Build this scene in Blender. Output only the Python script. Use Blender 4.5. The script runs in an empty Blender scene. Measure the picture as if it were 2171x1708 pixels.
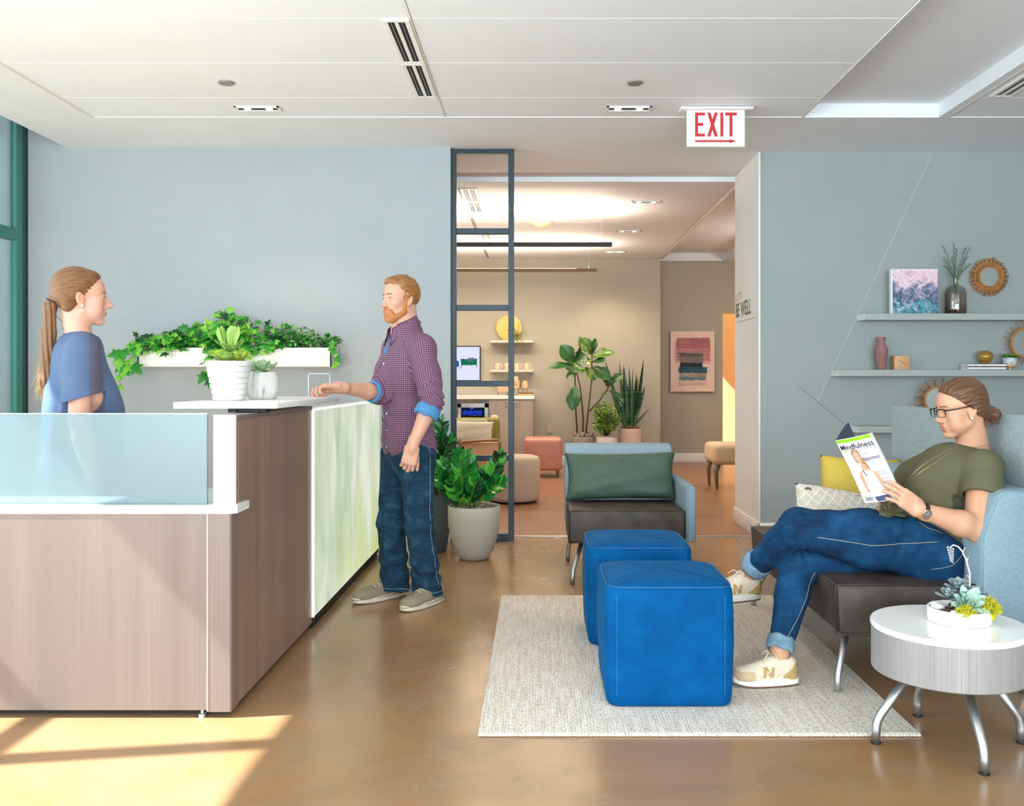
import bpy, bmesh, math, random
import numpy as np
from mathutils import Vector, Matrix
C = bpy.context.scene.collection
PI = math.pi
rnd = random.Random(7)
F, CX, CY, EYE = 1950.0, 1140.0, 802.0, 1.2      # focal length in pixels, principal point, eye height

def at(px, py, Y):
    """World point seen at a pixel of the photograph, at depth Y."""
    return Vector(((px - CX) * Y / F, Y, EYE - (py - CY) * Y / F))

def lin(h):
    h = h.lstrip('#')
    o = []
    for i in (0, 2, 4):
        c = int(h[i:i + 2], 16) / 255
        o.append(c / 12.92 if c <= .04045 else ((c + .055) / 1.055) ** 2.4)
    return (o[0], o[1], o[2], 1)

# ------------------------------------------------------------------ node helpers
class NT:
    def __init__(s, name):
        s.m = bpy.data.materials.new(name); s.m.use_nodes = True
        s.t = s.m.node_tree; s.t.nodes.clear()
        s.out = s.t.nodes.new('ShaderNodeOutputMaterial')
    def n(s, typ, ins=None, out=0, **props):
        nd = s.t.nodes.new('ShaderNode' + typ)
        for k, v in props.items(): setattr(nd, k, v)
        for k, v in (ins or {}).items():
            sk = nd.inputs[k]
            if isinstance(v, bpy.types.NodeSocket): s.t.links.new(v, sk)
            else: sk.default_value = v
        return nd.outputs[out]
    def co(s, scale=(1, 1, 1), rot=(0, 0, 0), kind='Object', loc=(0, 0, 0)):
        tc = s.n('TexCoord', out=kind)
        return s.n('Mapping', {'Vector': tc, 'Scale': scale, 'Rotation': rot, 'Location': loc})
    def noise(s, vec, scale=5., detail=3., rough=.5, dist=0., out=0):
        return s.n('TexNoise', {'Vector': vec, 'Scale': scale, 'Detail': detail, 'Roughness': rough, 'Distortion': dist}, out=out)
    def ramp(s, fac, stops, interp='LINEAR'):
        nd = s.t.nodes.new('ShaderNodeValToRGB'); cr = nd.color_ramp; cr.interpolation = interp
        while len(cr.elements) < len(stops): cr.elements.new(.5)
        for e, (p, c) in zip(cr.elements, stops):
            e.position = p; e.color = lin(c) if isinstance(c, str) else ((c, c, c, 1) if isinstance(c, (int, float)) else c)
        s.t.links.new(fac, nd.inputs[0]); return nd.outputs[0]
    def mix(s, f, a, b, mode='MIX'):
        nd = s.t.nodes.new('ShaderNodeMix'); nd.data_type = 'RGBA'; nd.blend_type = mode
        for k, v in ((0, f), (6, a), (7, b)):
            if isinstance(v, str): v = lin(v)
            if isinstance(v, bpy.types.NodeSocket): s.t.links.new(v, nd.inputs[k])
            else: nd.inputs[k].default_value = v
        return nd.outputs[2]
    def math(s, op, a, b=0., c=None):
        ins = {0: a, 1: b}
        if c is not None: ins[2] = c
        return s.n('Math', ins, operation=op)
    def sep(s, vec): 
        nd = s.t.nodes.new('ShaderNodeSeparateXYZ'); s.t.links.new(vec, nd.inputs[0]); return nd.outputs
    def bump(s, h, strength=.3, dist=.01):
        return s.n('Bump', {'Height': h, 'Strength': strength, 'Distance': dist})
    def bsdf(s, col, rough=.5, metal=0., normal=None, **kw):
        ins = {'Base Color': lin(col) if isinstance(col, str) else col, 'Roughness': rough, 'Metallic': metal}
        if normal is not None: ins['Normal'] = normal
        for k, v in kw.items(): ins[k.replace('_', ' ')] = v
        return s.n('BsdfPrincipled', ins)
    def done(s, sh):
        s.t.links.new(sh, s.out.inputs['Surface']); return s.m

def plain(name, col, rough=.5, metal=0., **kw):
    t = NT(name); return t.done(t.bsdf(col, rough, metal, **kw))

def mottled(name, c1, c2, scale=6., rough=.6, bump=0., bscale=80., bdist=.002, metal=0., stretch=(1, 1, 1), detail=4., lo=.35, hi=.65, **kw):
    """Two-tone noise colour with optional fine bump."""
    t = NT(name); v = t.co(stretch)
    col = t.ramp(t.noise(v, scale, detail), [(lo, c1), (hi, c2)])
    nrm = t.bump(t.noise(v, bscale, 2.), bump, bdist) if bump else None
    return t.done(t.bsdf(col, rough, metal, nrm, **kw))

def woodgrain(name, c1, c2, c3, axis=2, rough=.45, fine=140., bump=.08, **kw):
    """Straight fine grain running along one axis."""
    t = NT(name)
    s1 = [fine, fine, fine]; s1[axis] = 1.6
    s2 = [9., 9., 9.]; s2[axis] = .35
    a = t.noise(t.co(s1), 1., 3., .6); b = t.noise(t.co(s2), 1., 2.)
    col = t.mix(t.ramp(b, [(.3, 0.), (.7, 1.)]), t.ramp(a, [(.3, c1), (.7, c2)]), t.ramp(a, [(.3, c1), (.72, c3)]))
    return t.done(t.bsdf(col, rough, 0., t.bump(a, bump, .001), **kw))

def weave(name, c1, c2, scale=500., rough=.9, bump=.25, big=.25, **kw):
    """Woven upholstery: two crossed stretched noises."""
    t = NT(name)
    a = t.noise(t.co((scale * .12, scale * .12, scale)), 1., 2.); b = t.noise(t.co((scale, scale, scale * .12)), 1., 2.)
    f = t.math('MULTIPLY', t.math('ADD', a, b), .5)
    col = t.ramp(f, [(.36, c1), (.64, c2)])
    nz = t.noise(t.co(), 4., 2.)
    col = t.mix(t.math('MULTIPLY', nz, big), col, c1)
    return t.done(t.bsdf(col, rough, 0., t.bump(f, bump, .0015), **kw))

# ------------------------------------------------------------------ mesh builder
class MB:
    def __init__(s): s.v = []; s.f = []; s.mi = []
    def add(s, verts, faces, m=0):
        n = len(s.v); s.v += [tuple(v) for v in verts]
        s.f += [tuple(i + n for i in f) for f in faces]; s.mi += [m] * len(faces); return s
    def bm(s, b, mtx=None, m=0):
        b.verts.ensure_lookup_table()
        vs = [(mtx @ v.co if mtx else v.co) for v in b.verts]
        for i, v in enumerate(b.verts): v.index = i
        s.add(vs, [[v.index for v in f.verts] for f in b.faces], m); b.free(); return s
    def box(s, x0, x1, y0, y1, z0, z1, r=0., seg=2, m=0, mtx=None):
        b = bmesh.new(); bmesh.ops.create_cube(b, size=1)
        for v in b.verts: v.co = Vector(((x0 + x1) / 2 + v.co.x * (x1 - x0), (y0 + y1) / 2 + v.co.y * (y1 - y0), (z0 + z1) / 2 + v.co.z * (z1 - z0)))
        if r: bmesh.ops.bevel(b, geom=b.edges[:], offset=r, segments=seg, profile=.5, affect='EDGES')
        return s.bm(b, mtx, m)
    def cbox(s, c, size, r=0., seg=2, rot=None, m=0):
        """Box by centre and size, optionally rotated by a 3x3/4x4 matrix about its centre."""
        mt = Matrix.Translation(Vector(c)) @ (rot.to_4x4() if rot else Matrix.Identity(4))
        h = [d / 2 for d in size]
        return s.box(-h[0], h[0], -h[1], h[1], -h[2], h[2], r, seg, m, mt)
    def tube(s, pts, rad, n=10, cap=True, m=0, closed=False):
        pts = [Vector(p) for p in pts]; k = len(pts)
        rad = [rad] * k if isinstance(rad, (int, float)) else list(rad)
        t0 = (pts[1] - pts[0]).normalized()
        up = Vector((0, 0, 1)) if abs(t0.z) < .9 else Vector((1, 0, 0))
        nrm = (up - t0 * up.dot(t0)).normalized(); vs = []; fs = []
        for i, p in enumerate(pts):
            a = pts[(i - 1) % k] if (i or closed) else p; b_ = pts[(i + 1) % k] if (i < k - 1 or closed) else p
            t = (b_ - a).normalized(); nrm = (nrm - t * nrm.dot(t)).normalized(); bi = t.cross(nrm)
            vs += [p + (nrm * math.cos(2 * PI * j / n) + bi * math.sin(2 * PI * j / n)) * rad[i] for j in range(n)]
        for i in range(k if closed else k - 1):
            for j in range(n):
                a, b_ = i * n, ((i + 1) % k) * n
                fs.append((a + j, a + (j + 1) % n, b_ + (j + 1) % n, b_ + j))
        if cap and not closed: fs += [tuple(range(n - 1, -1, -1)), tuple((k - 1) * n + j for j in range(n))]
        return s.add(vs, fs, m)
    def lathe(s, prof, c=(0, 0, 0), n=32, m=0, mtx=None, cap=True):
        """Revolve [(r, z), ...] about z."""
        vs = []; fs = []; k = len(prof)
        for r, z in prof:
            vs += [Vector((c[0] + r * math.cos(2 * PI * j / n), c[1] + r * math.sin(2 * PI * j / n), c[2] + z)) for j in range(n)]
        for i in range(k - 1):
            for j in range(n): fs.append((i * n + j, i * n + (j + 1) % n, (i + 1) * n + (j + 1) % n, (i + 1) * n + j))
        if cap: fs += [tuple(range(n - 1, -1, -1)), tuple((k - 1) * n + j for j in range(n))]
        if mtx: vs = [mtx @ v for v in vs]
        return s.add(vs, fs, m)
    def ball(s, c, r, mtx=None, n=16, m=0):
        b = bmesh.new(); bmesh.ops.create_uvsphere(b, u_segments=n, v_segments=max(6, n * 2 // 3), radius=1)
        r = (r, r, r) if isinstance(r, (int, float)) else r
        mt = Matrix.Translation(Vector(c)) @ (mtx.to_4x4() if mtx else Matrix.Identity(4)) @ Matrix.Diagonal((*r, 1))
        return s.bm(b, mt, m)
    def prism(s, poly, fn, d0, d1, m=0):
        """Extrude a 2D polygon; fn(u, v, d) gives the world point."""
        n = len(poly)
        vs = [fn(u, v, d0) for u, v in poly] + [fn(u, v, d1) for u, v in poly]
        fs = [tuple(range(n - 1, -1, -1)), tuple(range(n, 2 * n))] + [(i, (i + 1) % n, n + (i + 1) % n, n + i) for i in range(n)]
        return s.add(vs, fs, m)
    def grid(s, fn, nu, nv, m=0, wrap=False):
        vs = [fn(i / nu, j / nv) for j in range(nv + 1) for i in range(nu + 1)]
        fs = [(j * (nu + 1) + i, j * (nu + 1) + i + 1, (j + 1) * (nu + 1) + i + 1, (j + 1) * (nu + 1) + i) for j in range(nv) for i in range(nu)]
        return s.add(vs, fs, m)

def wl(o):
    p = Vector(o.location)
    while o.parent: o = o.parent; p += Vector(o.location)
    return p

def tag(o, label=None, cat=None, group=None, kind=None):
    if label: o['label'] = label
    if cat: o['category'] = cat
    if group: o['group'] = group
    if kind: o['kind'] = kind
    return o

def finish(me, mats, smooth):
    for m in (mats if isinstance(mats, (list, tuple)) else [mats]): me.materials.append(m)
    if smooth:
        me.shade_smooth()
        if smooth is not True: me.set_sharp_from_angle(angle=math.radians(smooth))

def mk(name, mb, mats, parent=None, smooth=35, label=None, cat=None, group=None, kind=None, base=None):
    V = np.array(mb.v, dtype=float)
    if parent is not None: org = wl(parent)
    elif base is not None: org = Vector(base)
    else:
        lo, hi = V.min(0), V.max(0); org = Vector(((lo[0] + hi[0]) / 2, (lo[1] + hi[1]) / 2, lo[2]))
    me = bpy.data.meshes.new(name)
    me.from_pydata([tuple(v) for v in (V - np.array(org))], [], mb.f)
    if mb.mi and max(mb.mi): me.polygons.foreach_set('material_index', mb.mi)
    me.validate(); finish(me, mats, smooth)
    b = bmesh.new(); b.from_mesh(me); bmesh.ops.recalc_face_normals(b, faces=b.faces[:]); b.to_mesh(me); b.free()
    o = bpy.data.objects.new(name, me); C.objects.link(o)
    if parent is not None: o.parent = parent
    else: o.location = org
    return tag(o, label, cat, group, kind)

def thing(name, label, cat, loc, group=None):
    o = bpy.data.objects.new(name, None); C.objects.link(o); o.location = loc; o.empty_display_size = .1
    return tag(o, label, cat, group)

def struct(name, mb, mats, smooth=30, parent=None):
    return mk(name, mb, mats, parent, smooth, kind='structure', base=(0, 0, 0) if parent is None else None)

def dup(root, loc, label=None, group=None):
    r = root.copy(); C.objects.link(r); r.location = loc
    if label: r['label'] = label
    if group: r['group'] = group
    for ch in list(root.children):
        c = ch.copy(); C.objects.link(c); c.parent = r
        for g in list(ch.children):
            d = g.copy(); C.objects.link(d); d.parent = c
    return r

def text_mb(body, size, fn, thick=.0008, m=0, mb=None, align='CENTER', sx=1., bold=0., shear=0., space=1.):
    """Lettering as real geometry; fn(u, v, d) places it."""
    cu = bpy.data.curves.new('lettering', 'FONT'); cu.body = body; cu.size = size; cu.align_x = align
    cu.extrude = thick / 2; cu.offset = bold; cu.shear = shear; cu.resolution_u = 3; cu.space_character = space
    o = bpy.data.objects.new('lettering', cu); C.objects.link(o)
    dg = bpy.context.evaluated_depsgraph_get(); me = bpy.data.meshes.new_from_object(o.evaluated_get(dg))
    mb = mb or MB()
    mb.add([fn(v.co.x * sx, v.co.y, v.co.z) for v in me.vertices], [tuple(p.vertices) for p in me.polygons], m)
    bpy.data.objects.remove(o); bpy.data.curves.remove(cu); bpy.data.meshes.remove(me)
    return mb

def orient(d, up):
    y = Vector(d).normalized(); z = Vector(up); z = (z - y * z.dot(y))
    if z.length < 1e-4: z = Vector((1, 0, 0)) - y * y.x
    z.normalize(); x = y.cross(z); return Matrix((x, y, z)).transposed()

def axf(ax):
    """Frame whose z column is exactly ax."""
    z = Vector(ax).normalized(); x = Vector((1, 0, 0)) if abs(z.x) < .8 else Vector((0, 1, 0)); x = (x - z * x.dot(z)).normalized(); return Matrix((x, z.cross(x), z)).transposed()
# ------------------------------------------------------------------ shared materials
def concrete():
    t = NT('polished_concrete'); v = t.co()
    big = t.noise(v, .9, 5., .6, .8); mid = t.noise(v, 4.5, 6., .65, .4); fine = t.noise(v, 60., 3.)
    c = t.ramp(big, [(.3, '#8c6845'), (.5, '#9b7652'), (.72, '#a67f5e')])
    c = t.mix(t.math('MULTIPLY', t.ramp(mid, [(.42, 0.), (.75, 1.)]), .5), c, '#8e7a66')
    c = t.mix(t.math('MULTIPLY', t.ramp(fine, [(.6, 0.), (.85, 1.)]), .05), c, '#d8c4a8')
    wv = t.n('TexVoronoi', {'Vector': t.n('Mapping', {'Vector': t.noise(v, 1.5, 2., out=1), 'Scale': (3, 3, 3)}), 'Scale': 2.2}, feature='DISTANCE_TO_EDGE')
    c = t.mix(t.math('MULTIPLY', t.ramp(wv, [(0., 1.), (.010, 0.)]), .05), c, '#cdb89b')
    r = t.ramp(mid, [(.3, .16), (.7, .3)])
    return t.done(t.bsdf(c, r, 0., t.bump(mid, .02, .01), Specular_IOR_Level=.5))

def planks():
    t = NT('wood_plank_floor'); v = t.co()
    br = t.n('TexBrick', {'Vector': v, 'Color1': lin('#8a6247'), 'Color2': lin('#775240'), 'Mortar': lin('#5a3f30'), 'Scale': 1., 'Mortar Size': .0015, 'Brick Width': 1.22, 'Row Height': .15, 'Bias': 0.})
    g = t.noise(t.co((1.2, 40, 1)), 1., 4.)
    c = t.mix(t.ramp(g, [(.3, 0.), (.7, .6)]), br, '#a57c5e')
    return t.done(t.bsdf(c, .32))

def clear_glass(name='clear_glass', tint='#f2fafa', refl=.06, rough=.02, edge=.6):
    t = NT(name)
    tr = t.n('BsdfTransparent', {'Color': lin(tint)}); gl = t.n('BsdfGlossy', {'Roughness': rough, 'Color': (1, 1, 1, 1)})
    fr = t.n('LayerWeight', {'Blend': .25}, out=0)
    f = t.math('MULTIPLY_ADD', fr, edge, refl)
    return t.done(t.n('MixShader', {0: f, 1: tr, 2: gl}))

def emit(name, col, s):
    t = NT(name); return t.done(t.n('Emission', {'Color': lin(col), 'Strength': s}))

MT = {}
MT['concrete'] = concrete(); MT['planks'] = planks()
MT['wall_pale'] = mottled('pale_blue_grey_paint', '#a4abb1', '#a7aeb4', 3., .7, .04, 300., .001)
MT['wall_sage'] = mottled('sage_grey_paint', '#9aa1a2', '#9da4a5', 3., .7, .04, 300., .001)
MT['wall_back'] = mottled('soft_sage_paint', '#a9a495', '#aca798', 3., .75, .04, 300., .001)
MT['white_paint'] = mottled('white_paint', '#e9eaea', '#ecedee', 3., .7, .03, 300., .001)
MT['ceil_white'] = mottled('white_ceiling_paint', '#e6ebf2', '#e9eef5', 3., .8, .03, 300., .001)
MT['panel_white'] = mottled('white_ceiling_panel', '#ebf0f8', '#eef3fb', 2., .65, .03, 300., .001)
MT['groove'] = plain('panel_gap_grey', '#a3a5a7', .8)
MT['black'] = plain('matte_black', '#0b0b0c', .6)
MT['dark_metal'] = plain('dark_blue_steel', '#1f333f', .42, .2)
MT['teal_metal'] = plain('teal_painted_metal', '#3f7d75', .4, .1)
MT['teal_dark'] = plain('dark_teal_painted_metal', '#24504d', .45, .1)
MT['steel'] = mottled('brushed_steel', '#b4b5b7', '#c6c7c9', 4., .42, .05, 200., .0005, metal=1., stretch=(1, 1, .1))
MT['grey_disc'] = plain('grey_disc_metal', '#8d8f92', .4, .3)
MT['glass'] = clear_glass()
MT['trim_white'] = plain('white_trim', '#efefec', .4)
MT['white_slab'] = plain('white_solid_surface', '#efeeec', .25)
MT['desk_wood'] = woodgrain('pale_taupe_wood', '#766761', '#867670', '#6b5c57', 2)
MT['table_wood'] = woodgrain('grey_wood_veneer', '#8b8785', '#a5a19f', '#938e8d', 2, fine=170.)
MT['shelf_paint'] = plain('sage_shelf_paint', '#a6adab', .5)
MT['blue_fabric'] = weave('pale_blue_upholstery', '#7b929f', '#94a9b5', 420.)
MT['screen_fabric'] = weave('grey_blue_woven_fabric', '#8c9ba1', '#a9b8bc', 260., bump=.4)
MT['leather'] = mottled('dark_brown_leather', '#352b26', '#4a3e37', 11., .55, .2, 240., .0012, detail=9.)
MT['soil'] = mottled('brown_bark_mulch', '#4a3728', '#7a614b', 60., .95, .8, 90., .01)
MT['moss_grey'] = mottled('grey_dried_moss', '#6d655a', '#968c7e', 80., .95, .9, 140., .01)
MT['stem'] = plain('brown_plant_stem', '#4d3b2e', .7)
MT['stem_green'] = plain('green_plant_stem', '#5d7a33', .5)
# ------------------------------------------------------------------ the room
XL, YB, CE, CB = -3.74, -3.0, 2.895, 2.855       # window wall, wall behind the viewer, ceiling, lounge ceiling
XR = 4.6
struct('floor', MB().box(XL - .3, XR, YB, 6.985, -.1, 0), MT['concrete'], 0)
struct('floor_lounge', MB().box(-4.2, XR, 6.985, 16, -.1, 0), MT['planks'], 0)
struct('trim_threshold', MB().box(-.18, 1.66, 6.97, 7.0, 0, .006, .002), MT['steel'])

# left part of the back wall (pale) and the thick wall with the shelves (sage, white end)
struct('wall_back', MB().box(XL, -.64, 6.75, 6.99, 0, 3.4), MT['wall_pale'], 0)
m = MB().box(1.66, XR, 6.886, 7.74, 0, CE)
m.mi = [1 if all(m.v[i][0] < 1.67 for i in f) else 0 for f in m.f]
struct('wall_shelves', m, [MT['wall_sage'], MT['white_paint']], 0)
struct('trim_corner', MB().box(1.652, 1.667, 6.878, 6.893, 0, CE, .003), MT['white_paint'])
# fine seams cut in the shelf wall
seam = plain('pale_wall_seam', '#c3cfd0', .7); seam2 = plain('grey_wall_seam', '#7f8b8c', .7)
def seam_line(p, q, mat, n):
    a, b = at(*p, 6.8845), at(*q, 6.8845); struct('trim_seam', MB().tube([a, b], .0022, 6), mat)
seam_line((1977, 325), (1733, 851), seam, 0); seam_line((1692, 817), (1800, 906), seam2, 1)
bb = MB().box(1.648, 1.66, 6.874, 7.74, 0, .12, .003); bb.box(1.648, XR, 6.874, 6.886, 0, .12, .003)
struct('baseboard_shelves', bb, MT['trim_white'])
struct('baseboard_back', MB().box(XL, -.64, 6.735, 6.75, 0, .1, .003), MT['trim_white'])

# lounge beyond
struct('wall_lounge', MB().box(-4.2, 1.693, 12.7, 13.3, 0, 3.1), MT['wall_back'], 0)
aw = MB().box(1.693, 2.655, 13.2, 13.4, 0, 3.1); aw.box(2.655, 3.7, 13.2, 13.4, 2.14, 3.1); aw.box(3.7, XR, 13.2, 13.4, 0, 3.1)
struct('wall_art', aw, MT['wall_back'], 0)
struct('wall_left_pier', MB().box(-4.3, -3.79, 6.72, 6.99, 0, 3.4), MT['wall_pale'], 0)
struct('wall_lounge_left', MB().box(-4.3, -4.2, 6.99, 16, 0, 3.1), MT['wall_back'], 0)
struct('wall_lounge_right', MB().box(XR, XR + .1, 7.74, 16, 0, 3.1), MT['wall_back'], 0)
struct('wall_passage', MB().box(1.6, XR, 15.2, 15.3, 0, 3.1), mottled('warm_tan_paint', '#cfae80', '#d3b285', 2., .7), 0)
struct('baseboard_lounge', MB().box(-4.2, 1.693, 12.688, 12.7, 0, .13, .003), MT['trim_white'])
struct('baseboard_art', MB().box(1.693, 2.655, 13.188, 13.2, 0, .13, .003), MT['trim_white'])
# other sides of the reception room, beside and behind the viewer
struct('wall_right', MB().box(XR, XR + .1, YB, 7.74, 0, 3.1), MT['wall_sage'], 0)

# ------------------------------------------------------------------ ceilings
def slab_with_groove(mb, x0, x1, ys, z, gap=.005):
    for a, b in zip(ys, ys[1:]): mb.box(x0 + gap / 2, x1 - gap / 2, a + gap / 2, b - gap / 2, z, z + .03, .002, 1, 0)
cl = MB()
cl.box(-3.44, XR, 5.977, 7.74, CE, CE + .2)                      # painted border across the back
cl.box(-3.44, -2.897, YB, 5.977, CE, CE + .2)                    # painted border by the window
cl.box(1.726, XR, YB, 5.977, CE + .092, CE + .2)                 # raised tray
cl.box(2.605, 2.66, YB, 5.977, CE, CE + .1)
cl.box(-3.9, -3.44, YB, 6.99, 3.36, 3.5)                         # top of the pocket over the window
cl.box(-3.46, -3.44, YB, 6.99, CE, 3.4)
struct('ceiling', cl, MT['ceil_white'], 0)
ys = [5.97] + [5.564 - .613 * k for k in range(0, 14)]; ys = ys[::-1]
pn = MB(); slab_with_groove(pn, -2.89, -.606, ys, CE + .004); slab_with_groove(pn, -.598, 1.712, ys, CE + .004)
slab_with_groove(pn, 2.675, XR, ys, CE + .004)
struct('ceiling_panels', pn, MT['panel_white'], 0)
bk = MB().box(-2.897, 1.72, YB, 5.977, CE + .008, CE + .19); bk.box(2.66, XR, YB, 5.977, CE + .008, CE + .09)
struct('ceiling_backing', bk, MT['groove'], 0)
ed = MB().box(1.712, 1.726, YB, 5.977, CE - .004, CE + .1, .002); ed.box(2.66, 2.672, YB, 5.977, CE - .003, CE + .02, .002)
ed.box(-2.897, -2.885, YB, 5.977, CE - .004, CE + .01, .002); ed.box(-.606, -.598, YB, 5.97, CE + .001, CE + .02)
struct('trim_ceiling', ed, MT['trim_white'])
# lounge ceiling
c2 = MB().box(-4.2, 1.73, 7.74, 7.98, CB, CB + .3); c2.box(1.73, XR, 7.74, 13.2, 2.99, 3.15); c2.box(2.68, XR, 7.74, 13.2, CB, CB + .2)
c2.box(1.66, XR, 7.74, 7.76, CB, 3.1); c2.box(1.6, XR, 13.4, 15.3, CB, CB + .1); c2.box(1.70, 2.7, 13.1, 13.2, CB + .02, 3.1)
struct('ceiling_lounge', c2, MT['ceil_white'], 0)
ys2 = [7.985 + .594 * k for k in range(8)] + [12.69]
p2 = MB(); slab_with_groove(p2, -4.2, -.70, ys2, CB + .002); slab_with_groove(p2, -.67, 1.70, ys2, CB + .002)
struct('ceiling_lounge_panels', p2, MT['panel_white'], 0)
b2 = MB().box(-4.2, 1.70, 7.98, 12.7, CB + .006, CB + .3)
struct('ceiling_lounge_backing', b2, MT['groove'], 0)
struct('trim_lounge_ceiling', MB().box(1.70, 1.73, 7.74, 12.7, CB - .006, CB + .2, .002), MT['trim_white'])

# ------------------------------------------------------------------ window wall on the left
wn = MB(); zt = 3.36
def bar(mb, y0, y1, z0, z1, x0=-3.785, x1=-3.74, m=0): mb.box(x0, x1, y0, y1, z0, z1, .004, 1, m)
fr = MB()
bar(fr, 6.60, 6.68, 0, zt); bar(fr, 6.68, 6.75, 0, zt, -3.79, -3.748, 1)
for y in (2.53, -.6, -2.9): bar(fr, y, y + .09, 0, zt)
bar(fr, YB, 6.6, 2.19, 2.275); bar(fr, YB, 6.6, 0, .1); bar(fr, YB, 6.6, zt - .06, zt)
w1 = struct('window_1', fr, [MT['teal_metal'], MT['teal_dark']])
gl = MB()
for y0, y1 in ((2.62, 6.60), (-.51, 2.53), (-2.81, -.6)):
    for z0, z1 in ((.1, 2.19), (2.275, zt - .06)): gl.box(-3.775, -3.768, y0, y1, z0, z1)
struct('window_1_glass', gl, MT['glass'], 0, w1)
# unseen shop front behind the viewer, added to let more light in
f2 = MB()
for x in (-3.7, -2.1, -.4, 1.3, 3.0, 4.5): f2.box(x - .05, x + .05, YB - .12, YB, 0, 2.9, .004, 1)
for z in (0, 2.1, 2.82): f2.box(XL, XR, YB - .12, YB, z, z + .08, .004, 1)
w2 = struct('window_added', f2, MT['teal_metal'])
g2 = MB()
for x0, x1 in ((-3.65, -2.15), (-2.05, -.45), (-.35, 1.25), (1.35, 2.95), (3.05, 4.45)):
    for z0, z1 in ((.08, 2.1), (2.18, 2.82)): g2.box(x0, x1, YB - .065, YB - .058, z0, z1)
struct('window_added_glass', g2, MT['glass'], 0, w2)
struct('wall_front', MB().box(XL, XR, YB - .12, YB, 2.9, 3.4), MT['white_paint'], 0)
# pavement and the stone building across the alley
struct('ground_outside', MB().box(-14, XL - .3, -8, 20, -.3, -.12), mottled('grey_pavement', '#8f8f8d', '#a5a5a2', 3., .9), 0)
def stone():
    t = NT('grey_limestone_blocks'); s_ = t.sep(t.co()); cb_ = t.t.nodes.new('ShaderNodeCombineXYZ'); t.t.links.new(t.math('ADD', s_[1], s_[0]), cb_.inputs[0]); t.t.links.new(s_[2], cb_.inputs[1]); v = cb_.outputs[0]
    br = t.n('TexBrick', {'Vector': v, 'Color1': lin('#c9cfd2'), 'Color2': lin('#b2b9bd'), 'Mortar': lin('#6a7276'), 'Scale': 1., 'Mortar Size': .02, 'Brick Width': 1.6, 'Row Height': .74})
    n = t.noise(t.co((40, 40, 2)), 1., 5.); n2 = t.noise(t.co(), 50., 4.)
    c = t.mix(t.math('MULTIPLY', n, .35), br, '#8e979c')
    return t.done(t.bsdf(c, .9, 0., t.bump(n2, .5, .02)))
sb = MB().box(-9, -4.9, 5.7, 12, -.3, 6.0)  # near end lengthened out of view to block sun from the back wall
mk('stone_building', sb, stone(), smooth=0, label='grey limestone block wall of a building outside the left window', cat='building')

# ------------------------------------------------------------------ ceiling fittings
def slot_vent(x0, x1, y0, y1, z, label, group):
    t = thing('slot_diffuser', label, 'vent', ((x0 + x1) / 2, (y0 + y1) / 2, z - .004), group)
    w = x1 - x0
    f = MB()
    for a, b in ((x0, x0 + .18 * w), (x0 + .43 * w, x0 + .57 * w), (x1 - .18 * w, x1)): f.box(a, b, y0, y1, z - .006, z + .004, .001, 1)
    for a, b in ((y0, y0 + .02), (y1 - .02, y1)): f.box(x0 - .0006, x1 + .0006, a - .0006, b + .0006, z - .0066, z + .0034, .001, 1)
    mk('frame', f, MT['trim_white'], t)
    mk('slot_baffle', MB().box(x0 + .01, x1 - .01, y0 + .01, y1 - .01, z + .0005, z + .0035), MT['black'], t)
    s = MB()
    for a, b in ((x0 + .28 * w, x0 + .31 * w), (x0 + .68 * w, x0 + .71 * w)): s.box(a, b, y0 + .02, y1 - .02, z - .004, z + .0005)
    mk('blade', s, MT['grey_disc'], t)
g = 'slot diffusers in the ceilings'
slot_vent(-.737, -.608, 4.345, 4.943, CE, 'black double slot air diffuser in the reception ceiling, nearer half of the pair', g)
slot_vent(-.737, -.608, 4.95, 5.545, CE, 'black double slot air diffuser in the reception ceiling, farther half of the pair', g)
slot_vent(2.715, 2.845, 4.35, 5.53, CE, 'black slot air diffuser cut off by the right edge of the photo', g)
for y0, y1, l in ((8.02, 8.56, 'nearest'), (8.6, 9.15, 'second nearest'), (10.4, 10.94, 'third'), (10.99, 11.5, 'farthest')):
    slot_vent(-.68, -.53, y0, y1, CB, 'cream slot air diffuser in the lounge ceiling, %s of the four' % l, g)

warm = emit('warm_lamp_glow', '#fff0d0', 6.)
def downlight(x, y, z, label, wx=.28, wy=.085):
    t = thing('recessed_downlight', label, 'ceiling light', (x, y, z - .004), 'twin recessed downlights')
    f = MB()
    for a, b, c, d in ((-wx / 2, wx / 2, -wy / 2, -wy / 2 + .012), (-wx / 2, wx / 2, wy / 2 - .012, wy / 2), (-wx / 2, -wx / 2 + .014, -wy / 2, wy / 2), (wx / 2 - .014, wx / 2, -wy / 2, wy / 2)):
        f.box(x + a, x + b, y + c, y + d, z - .006 - .0006 * (b - a > .1), z + .003)
    mk('trim_ring', f, MT['trim_white'], t)
    mk('housing', MB().box(x - wx / 2 + .01, x + wx / 2 - .01, y - wy / 2 + .01, y + wy / 2 - .01, z - .0005, z + .003), MT['black'], t)
    for s in (-1, 1):
        mk('lamp', MB().lathe([(.001, -.003), (.018, -.004), (.023, -.0005), (.023, .002)], (x + s * .068, y, z), 20), warm, t)
        L = bpy.data.lights.new('downlight_beam', 'SPOT'); L.energy = 24; L.spot_size = 1.9; L.spot_blend = .7; L.color = (1, .78, .54); L.shadow_soft_size = .03
        lo = bpy.data.objects.new('downlight_beam', L); C.objects.link(lo); lo.location = (x + s * .068, y, z - .03)
downlight(-1.757, 5.78, CE, 'twin downlight in the ceiling above the receptionist side, left of the slot diffuser')
downlight(.572, 5.78, CE, 'twin downlight in the reception ceiling just left of the red exit sign')
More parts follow.
